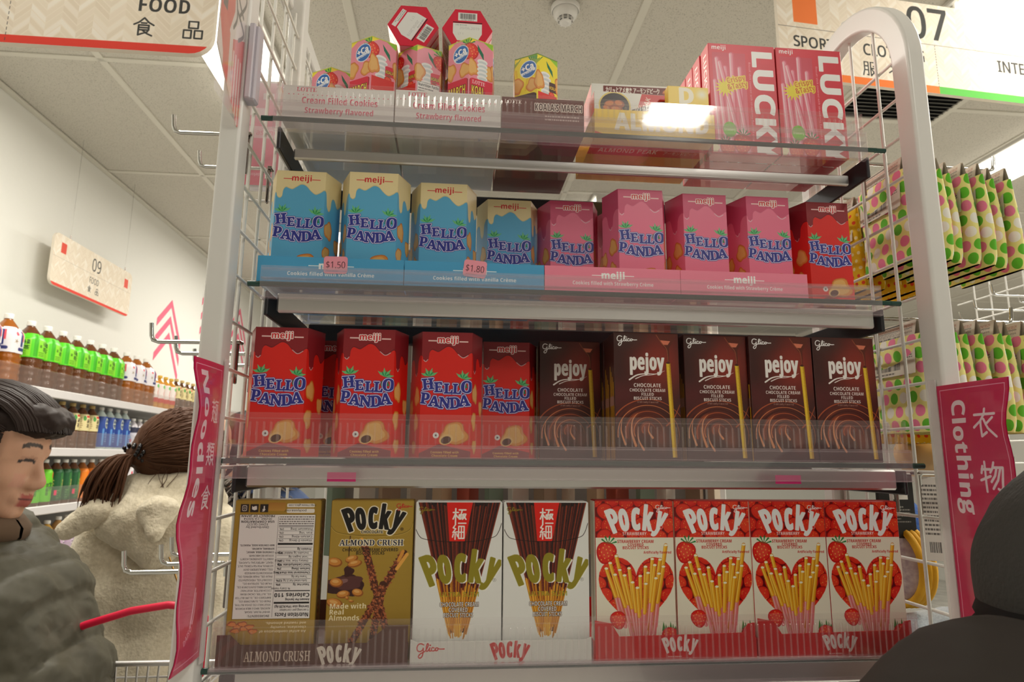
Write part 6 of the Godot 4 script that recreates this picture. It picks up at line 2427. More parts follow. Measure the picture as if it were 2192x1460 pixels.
	# per shelf: [kind, how many, z of the first, spacing, x]
	var plan := [
		[["tall_amber_bottle", 2, -2.40, 0.122, -1.635], ["tall_tea_bottle", 7, -2.655, 0.106, -1.635], ["tall_amber_bottle", 3, -3.42, 0.108, -1.635], ["small_white_bottle", 4, -3.71, 0.075, -1.62], ["barley_tea_bottle", 5, -4.03, 0.085, -1.63], ["blue_bottle", 4, -4.47, 0.085, -1.63]],
		[["yellow_bottle", 2, -2.62, 0.08, -1.62], ["barley_tea_bottle", 6, -2.76, 0.078, -1.63], ["blue_bottle", 4, -3.23, 0.075, -1.63], ["clear_bottle", 5, -3.54, 0.07, -1.625], ["flower_bottle", 4, -3.92, 0.08, -1.63]],
		[["lime_bottle", 4, -2.62, 0.075, -1.625], ["dark_green_bottle", 3, -2.92, 0.063, -1.625], ["orange_bottle", 2, -3.115, 0.075, -1.625], ["flower_bottle", 5, -3.27, 0.066, -1.625]],
		[["yellow_bottle", 4, -2.66, 0.08, -1.62], ["purple_bottle", 3, -2.975, 0.064, -1.62], ["red_bottle", 5, -3.17, 0.066, -1.62]],
	]
	var proto := {}
	for r in 4:
		var count := {}
		for q in plan[r]:
			for i in q[1]:
				var n: int = count.get(q[0], 0)
				count[q[0]] = n + 1
				var label: String = "%s, %s from left, %s" % [what[q[0]], nth[n], ["top drinks shelf", "second drinks shelf", "third drinks shelf", "fourth drinks shelf"][r]]
				var at := Vector3(q[4], ys[r] + 0.0102, q[2] - i * q[3])
				var G: String = "%ss %s" % [String(q[0]).replace("_", " "), where[r]]
				var ang := 3.0 * sin(i * 2.3 + r)
				if not proto.has(q[0]):
					var k = kinds[q[0]]
					var d: Dictionary = k[0].duplicate()
					d.drink = k[1]
					d.label = lab[k[2]]
					d.cap = caps[k[3]]
					proto[q[0]] = tea_bottle(q[0], label, "bottle", d)
					proto[q[0]].position = at
					proto[q[0]].set_meta("group", G)
				else:
					dup(proto[q[0]], at, ang, label, G)
	# pink price dots on the bottles of the third shelf
	for z in [-2.87, -3.0, -3.16]:
		tag(box("price_tag", Vector3(-1.588, ys[2] + 0.062, z), Vector3(0.001, 0.02, 0.018), mat(c8(240, 40, 100), 0.5), self, 0), ["bright pink price tag by the lime bottles", "bright pink price tag by the dark green bottles", "bright pink price tag by the orange bottles"][[-2.87, -3.0, -3.16].find(z)], "price tag", "pink price tags on the drinks shelving")

func liquid(c: Color) -> StandardMaterial3D:
	var m := mat(c, 0.12)
	m.clearcoat_enabled = true
	m.clearcoat = 0.6
	m.clearcoat_roughness = 0.05
	m.backlight_enabled = true
	m.backlight = c.srgb_to_linear() * 0.5
	return m

func gondola() -> void:
	# the long fixture the rack ends, with packets hanging on its near end
	var t := thing("gondola_end", "dark end of the long shelf fixture behind the display rack", "shelf fixture", Vector3(0.15, 0, -1.28))
	box("back_panel", Vector3(0, 0.93, 0), Vector3(0.74, 1.86, 0.03), mat(c8(112, 104, 98), 0.6), t)
	for x in [-0.36, 0.36]:
		box("upright", Vector3(x, 0.93, 0.03), Vector3(0.03, 1.86, 0.03), M.white_paint, t)
	for y in [1.52, 1.70, 1.335]:
		box("cross_bar", Vector3(0, y, 0.03), Vector3(0.7, 0.02, 0.02), M.dark_steel, t)
	var cols := [c8(150, 122, 92), c8(186, 170, 148), c8(120, 96, 74), c8(206, 198, 184), c8(96, 110, 92), c8(160, 70, 50)]
	var rows := [[1.575, "behind the gap above the pink boxes"], [1.48, "behind the gap above the brown cartons"], [1.30, "behind the gap above the lowest cartons"]]
	for r in 3:
		for i in 16:
			var x := -0.18 + i * 0.042
			var s := carton("hanging_packet", 0.03, 0.13, 0.012 + 0.006 * (i % 3), pk(cols[(i * 5 + r * 2) % 6]), pk(cols[(i * 5 + r * 2) % 6]), pk(cols[(i * 5 + r * 2) % 6]), "%s packet %s, %s from the left" % [["brown", "beige", "dark brown", "white", "green", "red"][(i * 5 + r * 2) % 6], rows[r][1], ["first", "second", "third", "fourth", "fifth", "sixth", "seventh", "eighth", "ninth", "tenth", "eleventh", "twelfth", "thirteenth", "fourteenth", "fifteenth", "last"][i]], "packet")
			s.position = Vector3(x, rows[r][0], -1.09 - 0.02 * (i % 2))
			s.rotation_degrees.y = 40 + 20 * sin(i * 1.3 + r)
			s.set_meta("group", "packets hanging " + rows[r][1])

var pk_made := {}
func pk(c: Color) -> Material:
	if not pk_made.has(c):
		pk_made[c] = mat(c, 0.55)
	return pk_made[c]

# ------------------------------------------------------------------ people
# joins tapered capsules [a, ra, b, rb] into one surface; puff > 0 quilts it along each capsule
func body_mesh(bones: Array, cell: float, k: float, bump := 0.0, freq := 0.0, tint = null, puff = null) -> ArrayMesh:
	var lo := Vector3(1e9, 1e9, 1e9)
	var hi := -lo
	for b in bones:
		var r: float = maxf(b[3], b[7]) + k + cell * 2
		lo = lo.min(Vector3(minf(b[0], b[4]), minf(b[1], b[5]), minf(b[2], b[6])) - Vector3(r, r, r))
		hi = hi.max(Vector3(maxf(b[0], b[4]), maxf(b[1], b[5]), maxf(b[2], b[6])) + Vector3(r, r, r))
	var nx := int((hi.x - lo.x) / cell) + 2
	var ny := int((hi.y - lo.y) / cell) + 2
	var nz := int((hi.z - lo.z) / cell) + 2
	var f := PackedFloat32Array()
	f.resize(nx * ny * nz)
	f.fill(0.5)
	for b in bones:
		var r: float = maxf(b[3], b[7]) + k + cell
		var a := Vector3(b[0], b[1], b[2])
		var c := Vector3(b[4], b[5], b[6])
		var d := c - a
		var dd := maxf(d.length_squared(), 1e-9)
		var p0 := (a.min(c) - Vector3(r, r, r) - lo) / cell
		var p1 := (a.max(c) + Vector3(r, r, r) - lo) / cell
		var ra: float = b[3]
		var dr: float = b[7] - b[3]
		for z in range(maxi(0, int(p0.z)), mini(nz, int(p1.z) + 2)):
			for y in range(maxi(0, int(p0.y)), mini(ny, int(p1.y) + 2)):
				var row := (z * ny + y) * nx
				for x in range(maxi(0, int(p0.x)), mini(nx, int(p1.x) + 2)):
					var v := Vector3(x, y, z) * cell + lo - a
					var t := clampf(v.dot(d) / dd, 0.0, 1.0)
					var e := (v - d * t).length() - ra - dr * t
					var o := f[row + x]
					var h := maxf(k - absf(o - e), 0.0) / k
					f[row + x] = minf(o, e) - h * h * k * 0.25
	var ids := PackedInt32Array()
	ids.resize(nx * ny * nz)
	ids.fill(-1)
	var V := PackedVector3Array()
	var sx := 1
	var sy := nx
	var sz := nx * ny
	var corner := [0, sx, sy, sx + sy, sz, sx + sz, sy + sz, sx + sy + sz]
	var off := [Vector3(0, 0, 0), Vector3(1, 0, 0), Vector3(0, 1, 0), Vector3(1, 1, 0), Vector3(0, 0, 1), Vector3(1, 0, 1), Vector3(0, 1, 1), Vector3(1, 1, 1)]
	var edges := [[0, 1], [2, 3], [4, 5], [6, 7], [0, 2], [1, 3], [4, 6], [5, 7], [0, 4], [1, 5], [2, 6], [3, 7]]
	for z in nz - 1:
		for y in ny - 1:
			var row := (z * ny + y) * nx
			for x in nx - 1:
				var i := row + x
				var first := f[i] < 0.0
				if (f[i + sx] < 0.0) == first and (f[i + sy] < 0.0) == first and (f[i + sz] < 0.0) == first and (f[i + sx + sy] < 0.0) == first and (f[i + sx + sz] < 0.0) == first and (f[i + sy + sz] < 0.0) == first and (f[i + sx + sy + sz] < 0.0) == first:
					continue
				var sum := Vector3.ZERO
				var n := 0
				for e in edges:
					var u := f[i + corner[e[0]]]
					var w := f[i + corner[e[1]]]
					if (u < 0.0) != (w < 0.0):
						sum += off[e[0]].lerp(off[e[1]], u / (u - w))
						n += 1
				ids[i] = V.size()
				V.append((Vector3(x, y, z) + sum / n) * cell + lo)
	var I := PackedInt32Array()
	for z in range(1, nz - 1):
		for y in range(1, ny - 1):
			var row := (z * ny + y) * nx
			for x in range(1, nx - 1):
				var i := row + x
				var s := f[i] < 0.0
				for ax in 3:
					var st: int = [sx, sy, sz][ax]
					if (f[i + st] < 0.0) == s:
						continue
					var o1: int = [sy, sz, sx][ax]
					var o2: int = [sz, sx, sy][ax]
					var q := [ids[i], ids[i - o1], ids[i - o1 - o2], ids[i - o2]]
					if q.has(-1):
						continue
					if not s:
						q.reverse()
					I.append_array([q[0], q[2], q[1], q[0], q[3], q[2]])
	var N := PackedVector3Array()
	N.resize(V.size())
	for pass_ in 2:
		for j in N.size():
			N[j] = Vector3.ZERO
		for j in range(0, I.size(), 3):
			var nn := (V[I[j + 2]] - V[I[j]]).cross(V[I[j + 1]] - V[I[j]])
			for m in 3:
				N[I[j + m]] += nn
		for j in N.size():
			N[j] = N[j].normalized()
		if pass_ == 0 and bump == 0.0 and not puff != null:
			break
		if pass_ == 0:
			var noise := FastNoiseLite.new()
			noise.seed = 4
			noise.frequency = freq
			for j in V.size():
				var q := 0.0
				if bump > 0.0:
					q += bump * noise.get_noise_3dv(V[j])
				if puff != null:
					q += (puff as Callable).call(V[j])
				V[j] += N[j] * q
	var arr := []
	arr.resize(Mesh.ARRAY_MAX)
	arr[Mesh.ARRAY_VERTEX] = V
	arr[Mesh.ARRAY_NORMAL] = N
	arr[Mesh.ARRAY_INDEX] = I
	if tint != null:
		var C := PackedColorArray()
		C.resize(V.size())
		for j in V.size():
			C[j] = (tint as Callable).call(V[j])
		arr[Mesh.ARRAY_COLOR] = C
	var me := ArrayMesh.new()
	me.add_surface_from_arrays(Mesh.PRIMITIVE_TRIANGLES, arr)
	return me

func bone(a: Vector3, ra: float, b: Vector3, rb: float) -> Array:
	return [a.x, a.y, a.z, ra, b.x, b.y, b.z, rb]

func hand_bones(wrist: Vector3, dir: Vector3, palm: Vector3) -> Array:
	# palm, four fingers of unequal length gently curled towards the palm side, and a thumb from the palm's edge
	var side := dir.cross(palm).normalized()
	var out := [bone(wrist, 0.024, wrist + dir * 0.045 + side * 0.014, 0.02), bone(wrist, 0.024, wrist + dir * 0.045 - side * 0.016, 0.02)]
	for i in 4:
		var root := wrist + dir * 0.075 + side * (0.03 - i * 0.02)
		var l: float = [0.062, 0.074, 0.07, 0.054][i]
		out.append(bone(wrist + dir * 0.035 + side * (0.018 - i * 0.012), 0.012, root, 0.0095))
		var mid := root + (dir * 0.9 + palm * 0.4).normalized() * l * 0.5
		out.append(bone(root, 0.0095, mid, 0.0085))
		out.append(bone(mid, 0.0085, mid + (dir * 0.5 + palm * 0.85).normalized() * l * 0.5, 0.0075))
	var tr := wrist + dir * 0.02 + side * 0.026
	var tm := tr + (side * 0.7 + dir * 0.7).normalized() * 0.034
	out.append(bone(tr, 0.0135, tm, 0.011))
	out.append(bone(tm, 0.011, tm + (dir * 0.9 + side * 0.15 + palm * 0.3).normalized() * 0.03, 0.009))
	return out

func head_bones() -> Array:
	# own axes: x forward, y up, z to the person's right
	var b := [
		bone(Vector3(-0.03, 0.035, 0.016), 0.076, Vector3(0.02, 0.045, 0.012), 0.07), bone(Vector3(-0.03, 0.035, -0.016), 0.076, Vector3(0.02, 0.045, -0.012), 0.07),
		bone(Vector3(0.03, 0.0, 0.014), 0.062, Vector3(0.046, -0.06, 0.008), 0.042), bone(Vector3(0.03, 0.0, -0.014), 0.062, Vector3(0.046, -0.06, -0.008), 0.042),
		bone(Vector3(0.05, -0.03, 0.036), 0.032, Vector3(0.03, -0.055, 0.038), 0.03), bone(Vector3(0.05, -0.03, -0.036), 0.032, Vector3(0.03, -0.055, -0.038), 0.03),
		bone(Vector3(0.072, -0.098, 0.008), 0.018, Vector3(0.072, -0.098, -0.008), 0.018),
		bone(Vector3(0.02, -0.07, 0.04), 0.026, Vector3(0.064, -0.098, 0.012), 0.02), bone(Vector3(0.02, -0.07, -0.04), 0.026, Vector3(0.064, -0.098, -0.012), 0.02),
		bone(Vector3(0.079, 0.024, 0.02), 0.016, Vector3(0.07, 0.024, 0.042), 0.013), bone(Vector3(0.079, 0.024, -0.02), 0.016, Vector3(0.07, 0.024, -0.042), 0.013),
		bone(Vector3(0.087, 0.004, 0), 0.0095, Vector3(0.105, -0.036, 0), 0.0125), bone(Vector3(0.097, -0.042, 0.012), 0.009, Vector3(0.088, -0.042, 0.016), 0.008), bone(Vector3(0.097, -0.042, -0.012), 0.009, Vector3(0.088, -0.042, -0.016), 0.008),
		bone(Vector3(0.0915, -0.066, 0.004), 0.0075, Vector3(0.081, -0.069, 0.02), 0.005), bone(Vector3(0.0915, -0.066, -0.004), 0.0075, Vector3(0.081, -0.069, -0.02), 0.005),
		bone(Vector3(0.089, -0.0775, 0.004), 0.008, Vector3(0.08, -0.0755, 0.016), 0.006), bone(Vector3(0.089, -0.0775, -0.004), 0.008, Vector3(0.08, -0.0755, -0.016), 0.006),
		bone(Vector3(-0.03, -0.05, 0), 0.05, Vector3(-0.05, -0.17, 0), 0.055),
		bone(Vector3(-0.012, 0.008, 0.078), 0.012, Vector3(-0.01, -0.028, 0.076), 0.009), bone(Vector3(-0.012, 0.008, -0.078), 0.012, Vector3(-0.01, -0.028, -0.076), 0.009),
	]
	return b

func skin_tint(v: Vector3) -> Color:
	var skin := Color(0.56, 0.31, 0.2)
	var c := skin
	var az := absf(v.z)
	# lips
	if v.x > 0.078 and az < 0.024 and v.y < -0.0605 and v.y > -0.0865:
		var edge := 1.0 - smoothstep(0.018, 0.024, az)
		c = c.lerp(Color(0.36, 0.05, 0.045), 0.85 * edge)
		if absf(v.y + 0.0718 - az * 0.08) < 0.0013:
			c = Color(0.10, 0.02, 0.02)
	# brows
	var by := 0.0325 + 0.004 * (1.0 - pow((az - 0.034) / 0.02, 2))
	if v.x > 0.05 and az > 0.014 and az < 0.056 and absf(v.y - by) < 0.0042:
		c = Color(0.05, 0.03, 0.022)
	# lash line and lid
	var ey := 0.0055 - 0.25 * pow(az - 0.033, 2) * 40
	if v.x > 0.055 and az > 0.016 and az < 0.052:
		if absf(v.y - ey) < 0.003:
			c = Color(0.02, 0.014, 0.012)
		elif v.y > ey and v.y < ey + 0.009:
			c = c.lerp(Color(0.36, 0.18, 0.12), 0.5)
	if v.x > 0.06 and az < 0.05 and az > 0.025 and v.y < -0.02 and v.y > -0.05:
		c = c.lerp(Color(0.6, 0.27, 0.2), 0.4)
	return c

func lock_tube(st: SurfaceTool, p: Array, r: float) -> void:
	var rad := []
	for i in p.size():
		var t := float(i) / (p.size() - 1)
		rad.append(r * (0.55 + 0.45 * sin(PI * minf(1.0, t * 1.1 + 0.15))) * (1.0 if t < 0.8 else lerpf(1.0, 0.15, (t - 0.8) / 0.2)))
	tube(st, p, rad, 5, false)

func hair_mat(c: Color) -> StandardMaterial3D:
	var m := mat(c, 0.55)
	m.metallic_specular = 0.35
	return m

func people() -> void:
	woman_in_olive()
	woman_in_cream()
	person_at_right()
	person_behind()
	basket()

func woman_in_olive() -> void:
	var skin := mat(Color.WHITE, 0.5)
	skin.vertex_color_use_as_albedo = true
	skin.subsurf_scatter_enabled = true
	skin.subsurf_scatter_strength = 0.12
	var O := Vector3(-0.92, 0, -1.42)
	var t := thing("person", "person in an olive quilted jacket with dark swept-up hair, looking down to the right", "person", O)
	# head in its own axes, then turned to look along the aisle and down
	var turn := Basis(Vector3.UP, deg_to_rad(7.0)) * Basis(Vector3.BACK, deg_to_rad(-12.0))
	var hc := Vector3(0.0, 1.452, 0.0)
	var hb := head_bones()
	var h := obj("body", body_mesh(hb, 0.0034, 0.014, 0.0, 0.0, skin_tint), skin, t)
	h.transform = Transform3D(turn, hc)
	# jacket with arms reaching forward, hands below the picture
	var jb := [
		bone(Vector3(-0.03, 1.25, 0.1), 0.09, Vector3(-0.03, 1.25, -0.1), 0.09), bone(Vector3(0.05, 1.14, 0.07), 0.135, Vector3(0.05, 1.14, -0.07), 0.135), bone(Vector3(0.09, 0.99, 0.06), 0.155, Vector3(0.09, 0.99, -0.06), 0.155), bone(Vector3(0.06, 0.82, 0.06), 0.15, Vector3(0.06, 0.82, -0.06), 0.15),
		bone(Vector3(-0.03, 1.225, 0.14), 0.085, Vector3(0.04, 1.05, 0.2), 0.088), bone(Vector3(0.04, 1.05, 0.2), 0.088, Vector3(0.2, 0.92, 0.19), 0.07), bone(Vector3(-0.03, 1.225, -0.155), 0.085, Vector3(0.03, 1.03, -0.2), 0.08), bone(Vector3(0.03, 1.03, -0.2), 0.08, Vector3(0.12, 0.97, -0.14), 0.062),
	]
	var puff := func(v: Vector3) -> float:
		# channels run round the body and across the sleeves
		var along := v.y
		if v.z > 0.17: along = v.y * 0.86 + v.x * 0.5 - v.z * 0.15
		if v.x > 0.1: along = v.x * 0.9 - v.y * 0.4
		var s := absf(sin(along * PI / 0.062))
		return 0.011 * sqrt(s) - 0.007 + 0.003 * sin(v.z * 60 + along * 40) * s
	var jm := mat(c8(64, 60, 44), 0.6)
	jm.rim_enabled = true
	jm.rim = 0.3
	obj("jacket", body_mesh(jb, 0.0085, 0.045, 0.004, 34.0, null, puff), jm, t)
	var hm := sb()
	var legs := [bone(Vector3(-0.02, 0.78, 0.08), 0.09, Vector3(0.0, 0.45, 0.09), 0.065), bone(Vector3(0.0, 0.45, 0.09), 0.065, Vector3(-0.02, 0.08, 0.1), 0.045), bone(Vector3(-0.02, 0.78, -0.08), 0.09, Vector3(0.03, 0.45, -0.09), 0.065), bone(Vector3(0.03, 0.45, -0.09), 0.065, Vector3(0.0, 0.08, -0.1), 0.045)]
	obj("trousers", body_mesh(legs, 0.014, 0.03), mat(c8(36, 36, 40), 0.8), t)
	var shoes := [bone(Vector3(-0.05, 0.045, 0.1), 0.042, Vector3(0.11, 0.035, 0.105), 0.034), bone(Vector3(-0.03, 0.045, -0.1), 0.042, Vector3(0.13, 0.035, -0.105), 0.034)]
	obj("shoes", body_mesh(shoes, 0.01, 0.02), mat(c8(28, 26, 26), 0.5), t)
	for q in [[Vector3(0.24, 0.865, 0.19), Vector3(0.5, -0.8, 0.0)], [Vector3(0.15, 0.945, -0.125), Vector3(0.6, -0.75, 0.2)]]:
		obj("hand", body_mesh(hand_bones(q[0], q[1].normalized(), Vector3(-0.2, -0.97, 0).normalized()), 0.004, 0.008, 0.0, 0.0, func(v): return Color(0.56, 0.31, 0.2)), skin, t)
	# collar: brown knit with black inside
	var st := sb()
	var ring := []
	for i in 25:
		var an := TAU * i / 24
		ring.append(Vector3(-0.045 + cos(an) * 0.092, 1.318 - cos(an) * 0.018, sin(an) * 0.086))
	tube(st, ring, 0.036, 10, false, 0.85)
	obj("knit_collar", st, mat(c8(92, 72, 54), 0.95), t)
	st = sb()
	ring = []
	for i in 25:
		var an := TAU * i / 24
		ring.append(Vector3(-0.04 + cos(an) * 0.07, 1.362 - cos(an) * 0.02, sin(an) * 0.066))
	tube(st, ring, 0.022, 10, false)
	obj("black_neckband", st, mat(c8(14, 13, 14), 0.9), t)
	# eyes under lowered lids
	for s in [-1, 1]:
		st = sb()
		lathe(st, [[0.0003, -0.0105], [0.0074, -0.0074], [0.0105, 0.0], [0.0074, 0.0074], [0.0003, 0.0105]], 14)
		var e := obj("eye", st, mat(c8(30, 22, 20), 0.1), t)
		e.transform = Transform3D(turn, hc + turn * Vector3(0.0685, 0.0015, s * 0.0325))
	# hair swept up and back from the forehead into a high roll
	var dk := hair_mat(c8(42, 30, 26))
	var hv := [
		bone(Vector3(-0.05, 0.025, 0.03), 0.078, Vector3(0.0, 0.055, 0.02), 0.072), bone(Vector3(-0.05, 0.025, -0.03), 0.078, Vector3(0.0, 0.055, -0.02), 0.072),
		bone(Vector3(0.055, 0.083, 0.035), 0.038, Vector3(0.055, 0.083, -0.035), 0.038), bone(Vector3(0.09, 0.083, 0.028), 0.031, Vector3(0.09, 0.083, -0.028), 0.031),
		bone(Vector3(0.0, 0.092, 0.02), 0.042, Vector3(-0.05, 0.085, -0.02), 0.046), bone(Vector3(-0.005, 0.02, 0.062), 0.034, Vector3(-0.05, -0.03, 0.055), 0.042), bone(Vector3(-0.005, 0.02, -0.062), 0.034, Vector3(-0.05, -0.03, -0.055), 0.042), bone(Vector3(-0.08, -0.04, 0.03), 0.04, Vector3(-0.08, -0.04, -0.03), 0.04),
	]
	var hair := obj("hair", body_mesh(hv, 0.0055, 0.02, 0.004, 40.0), dk, t)
	hair.transform = Transform3D(turn, hc)
	var r := RandomNumberGenerator.new()
	r.seed = 3
	st = sb()
	for i in 420:
		var z := r.randf_range(-0.085, 0.085)
		var p := []
		var lift := r.randf_range(0.0, 0.008)
		for j in 10:
			var q := j / 9.0
			var an := lerpf(0.2, 2.7, q) + r.randf_range(-0.02, 0.02)
			var rx := 0.118 - 0.02 * q
			var w := sqrt(maxf(0.05, 1.0 - pow(z / 0.105, 2)))
			p.append(Vector3(-0.01 + cos(an) * (rx + lift) * w + 0.012 * (1 - q), 0.048 + sin(an) * (0.093 + lift) * w, z * (1.0 + 0.1 * q)))
		lock_tube(st, p, r.randf_range(0.0014, 0.0032))
	for i in 90:
		var s := 1.0 if i % 2 else -1.0
		var y := r.randf_range(-0.03, 0.06)
		var p := []
		for j in 7:
			var q := j / 6.0
			p.append(Vector3(0.05 - 0.13 * q, y + 0.03 * sin(q * 2), s * (0.066 + 0.028 * sin(PI * minf(q + 0.2, 1.0)) + r.randf_range(-0.002, 0.002))))
		lock_tube(st, p, 0.0026)
	var lk := obj("hair_locks", st, dk, t)
	lk.transform = Transform3D(turn, hc)
	st = sb()
	for i in 7:
		var p := []
		for j in 7:
			var q := j / 6.0
			p.append(Vector3(0.01 + 0.05 * q + i * 0.004, 1.36 - 0.16 * q, 0.07 + 0.02 * sin(q * 3 + i)))
		tube(st, p, 0.0012, 4, false)
	obj("loose_strands", st, dk, t)
	# pin with a dark red bead
	st = sb()
	tube(st, [Vector3(-0.01, 1.56, 0.05), Vector3(0.012, 1.613, 0.055)], 0.0032, 8)
	obj("hair_pin", st, M.black, t)
	st = sb()
	lathe(st, [[0.0005, -0.016], [0.012, -0.01], [0.016, 0], [0.012, 0.01], [0.0005, 0.016]], 14, Vector3(-0.02, 1.588, 0.045))
	obj("hair_bead", st, mat(c8(110, 24, 34), 0.3), t)

func woman_in_cream() -> void:
	var O := Vector3(-0.772, 0, -1.92)
	var t := thing("person", "person seen from behind in a cream fleece coat with an eared hood and brown ponytail", "person", O)
	var fm := mat(c8(232, 222, 200), 0.95)
	fm.albedo_texture = noise_tex(0.05, Color(0.86, 0.85, 0.82), Color(1, 1, 1), 256, 7, 4)
	fm.uv1_triplanar = true
	fm.uv1_scale = Vector3(5, 5, 5)
	fm.normal_enabled = true
	fm.normal_texture = normal_of(0.09, 8)
	fm.normal_scale = 0.5
	fm.rim_enabled = true
	fm.rim = 0.7
	var skin := mat(Color(0.56, 0.31, 0.2).linear_to_srgb(), 0.5)
	var hc := Vector3(0.055, 1.462, -0.02)
	var turn := Basis(Vector3.UP, deg_to_rad(65.0))
	var h := obj("body", body_mesh(head_bones(), 0.005, 0.014, 0.0, 0.0, skin_tint), mat(Color.WHITE, 0.5), t)
	h.get_active_material(0)
	var sk := mat(Color.WHITE, 0.5)
	sk.vertex_color_use_as_albedo = true
	h.material_override = sk
	h.transform = Transform3D(turn, hc)
	var cb := [
		bone(Vector3(-0.1, 1.255, 0.0), 0.075, Vector3(0.11, 1.26, 0.0), 0.07), bone(Vector3(-0.09, 1.1, 0.0), 0.135, Vector3(0.07, 1.1, 0.0), 0.125), bone(Vector3(-0.1, 0.9, 0.0), 0.15, Vector3(0.08, 0.9, 0.0), 0.14), bone(Vector3(-0.1, 0.68, 0.0), 0.16, Vector3(0.09, 0.68, 0.0), 0.15), bone(Vector3(-0.1, 0.5, 0.0), 0.15, Vector3(0.08, 0.5, 0.0), 0.15),
		bone(Vector3(-0.135, 1.235, 0.0), 0.075, Vector3(-0.2, 1.02, 0.03), 0.08), bone(Vector3(-0.2, 1.02, 0.03), 0.08, Vector3(-0.19, 0.86, -0.08), 0.07), bone(Vector3(0.14, 1.235, 0.0), 0.07, Vector3(0.2, 1.0, 0.02), 0.075), bone(Vector3(0.2, 1.0, 0.02), 0.075, Vector3(0.16, 0.9, -0.12), 0.065),
	]
	var drape := func(v: Vector3) -> float:
		return 0.01 * sin(v.x * 42.0 + 1.2 * sin(v.y * 6)) * clampf((1.22 - v.y) * 3.0, 0.0, 1.0) * (1.0 if v.z > 0 else 0.4)
	obj("fleece_coat", body_mesh(cb, 0.012, 0.06, 0.006, 14.0, null, drape), fm, t)
	# hood lying on the back, with two ear flaps
	var hd := [
		bone(Vector3(-0.055, 1.345, 0.055), 0.06, Vector3(0.085, 1.355, 0.05), 0.06), bone(Vector3(-0.08, 1.275, 0.085), 0.05, Vector3(0.03, 1.215, 0.115), 0.04), bone(Vector3(0.03, 1.215, 0.115), 0.04, Vector3(0.11, 1.275, 0.085), 0.05), bone(Vector3(-0.03, 1.29, 0.1), 0.06, Vector3(0.06, 1.29, 0.1), 0.06),
		bone(Vector3(-0.08, 1.34, 0.0), 0.05, Vector3(-0.07, 1.32, -0.08), 0.045), bone(Vector3(0.1, 1.35, 0.0), 0.05, Vector3(0.09, 1.32, -0.08), 0.045),
	]
	obj("hood", body_mesh(hd, 0.009, 0.03, 0.006, 22.0), fm, t)
	for q in [[Vector3(0.045, 1.315, 0.155), Vector3(0.055, 1.262, 0.185), 0.038, 0.012], [Vector3(-0.115, 1.31, 0.12), Vector3(-0.182, 1.264, 0.13), 0.034, 0.016]]:
		obj("hood_ear", body_mesh([bone(q[0], q[2], q[1], q[3]), bone(q[0] + Vector3(0.03, 0.004, 0), 0.02, q[1], q[3]), bone(q[0] - Vector3(0.03, 0.004, 0), 0.02, q[1], q[3])], 0.006, 0.02, 0.003, 40.0), fm, t)
	obj("trousers", body_mesh([bone(Vector3(-0.08, 0.45, 0), 0.075, Vector3(-0.08, 0.08, 0), 0.05), bone(Vector3(0.08, 0.45, 0), 0.075, Vector3(0.08, 0.08, 0), 0.05)], 0.012, 0.02), mat(c8(40, 42, 52), 0.8), t)
	obj("shoes", body_mesh([bone(Vector3(-0.08, 0.045, 0.03), 0.042, Vector3(-0.085, 0.036, -0.13), 0.034), bone(Vector3(0.08, 0.045, 0.03), 0.042, Vector3(0.085, 0.036, -0.13), 0.034)], 0.01, 0.02), mat(c8(220, 216, 210), 0.5), t)
	for q in [[Vector3(-0.185, 0.835, -0.1), Vector3(0.1, -0.6, -0.8)], [Vector3(0.15, 0.875, -0.15), Vector3(-0.1, -0.5, -0.85)]]:
		obj("hand", body_mesh(hand_bones(q[0], q[1].normalized(), Vector3(0.9 if q[0].x < 0 else -0.9, -0.2, 0.1).normalized()), 0.004, 0.008), skin, t)
	# hair pulled back to a tie on the left
	var br := hair_mat(c8(80, 50, 32))
	var tie := Vector3(-0.055, 1.452, 0.085)
	var hv := [bone(Vector3(-0.005, 1.49, 0.01), 0.08, Vector3(0.06, 1.495, -0.02), 0.082), bone(Vector3(-0.015, 1.45, 0.035), 0.066, Vector3(0.08, 1.45, 0.01), 0.074), bone(Vector3(-0.03, 1.46, 0.06), 0.045, tie, 0.022)]
	obj("hair", body_mesh(hv, 0.0065, 0.03, 0.003, 50.0), br, t)
	var r := RandomNumberGenerator.new()
	r.seed = 8
	var st := sb()
	var hcen := Vector3(0.035, 1.475, 0.0)
	for i in 420:
		var an := r.randf_range(-1.2, 3.0)
		var el := r.randf_range(-0.2, 1.35)
		var d := Vector3(cos(an) * cos(el), sin(el), sin(an) * cos(el) * 0.9)
		var p := []
		var e := (tie - hcen).normalized()
		for j in 9:
			var q := j / 8.0
			var dd := d.lerp(e, q * q * 0.6 + q * 0.4).normalized()
			var rr := lerpf(0.108, (tie - hcen).length() + 0.004, pow(q, 2.2)) + r.randf_range(0, 0.003)
			p.append(hcen + dd * rr * Vector3(1.0, 0.95, 1.0))
		lock_tube(st, p, r.randf_range(0.0014, 0.0034))
	for i in 150:
		var p := []
		var a := r.randf_range(0, TAU)
		var sp := r.randf_range(0.0, 1.0)
		var ln := r.randf_range(0.11, 0.185)
		var sway := r.randf_range(-0.035, 0.03)
		for j in 10:
			var q := j / 9.0
			var wd := 0.012 + 0.036 * sin(PI * minf(q * 0.75 + 0.08, 1.0))
			p.append(tie + Vector3(-0.012 - 0.055 * pow(q, 0.6) + cos(a) * wd * sp + sway * q * q, 0.012 * sin(q * 2.6) - ln * pow(q, 1.15), 0.02 + 0.02 * sin(q * 2) + sin(a) * wd * sp * 0.6))
		lock_tube(st, p, r.randf_range(0.002, 0.0042))
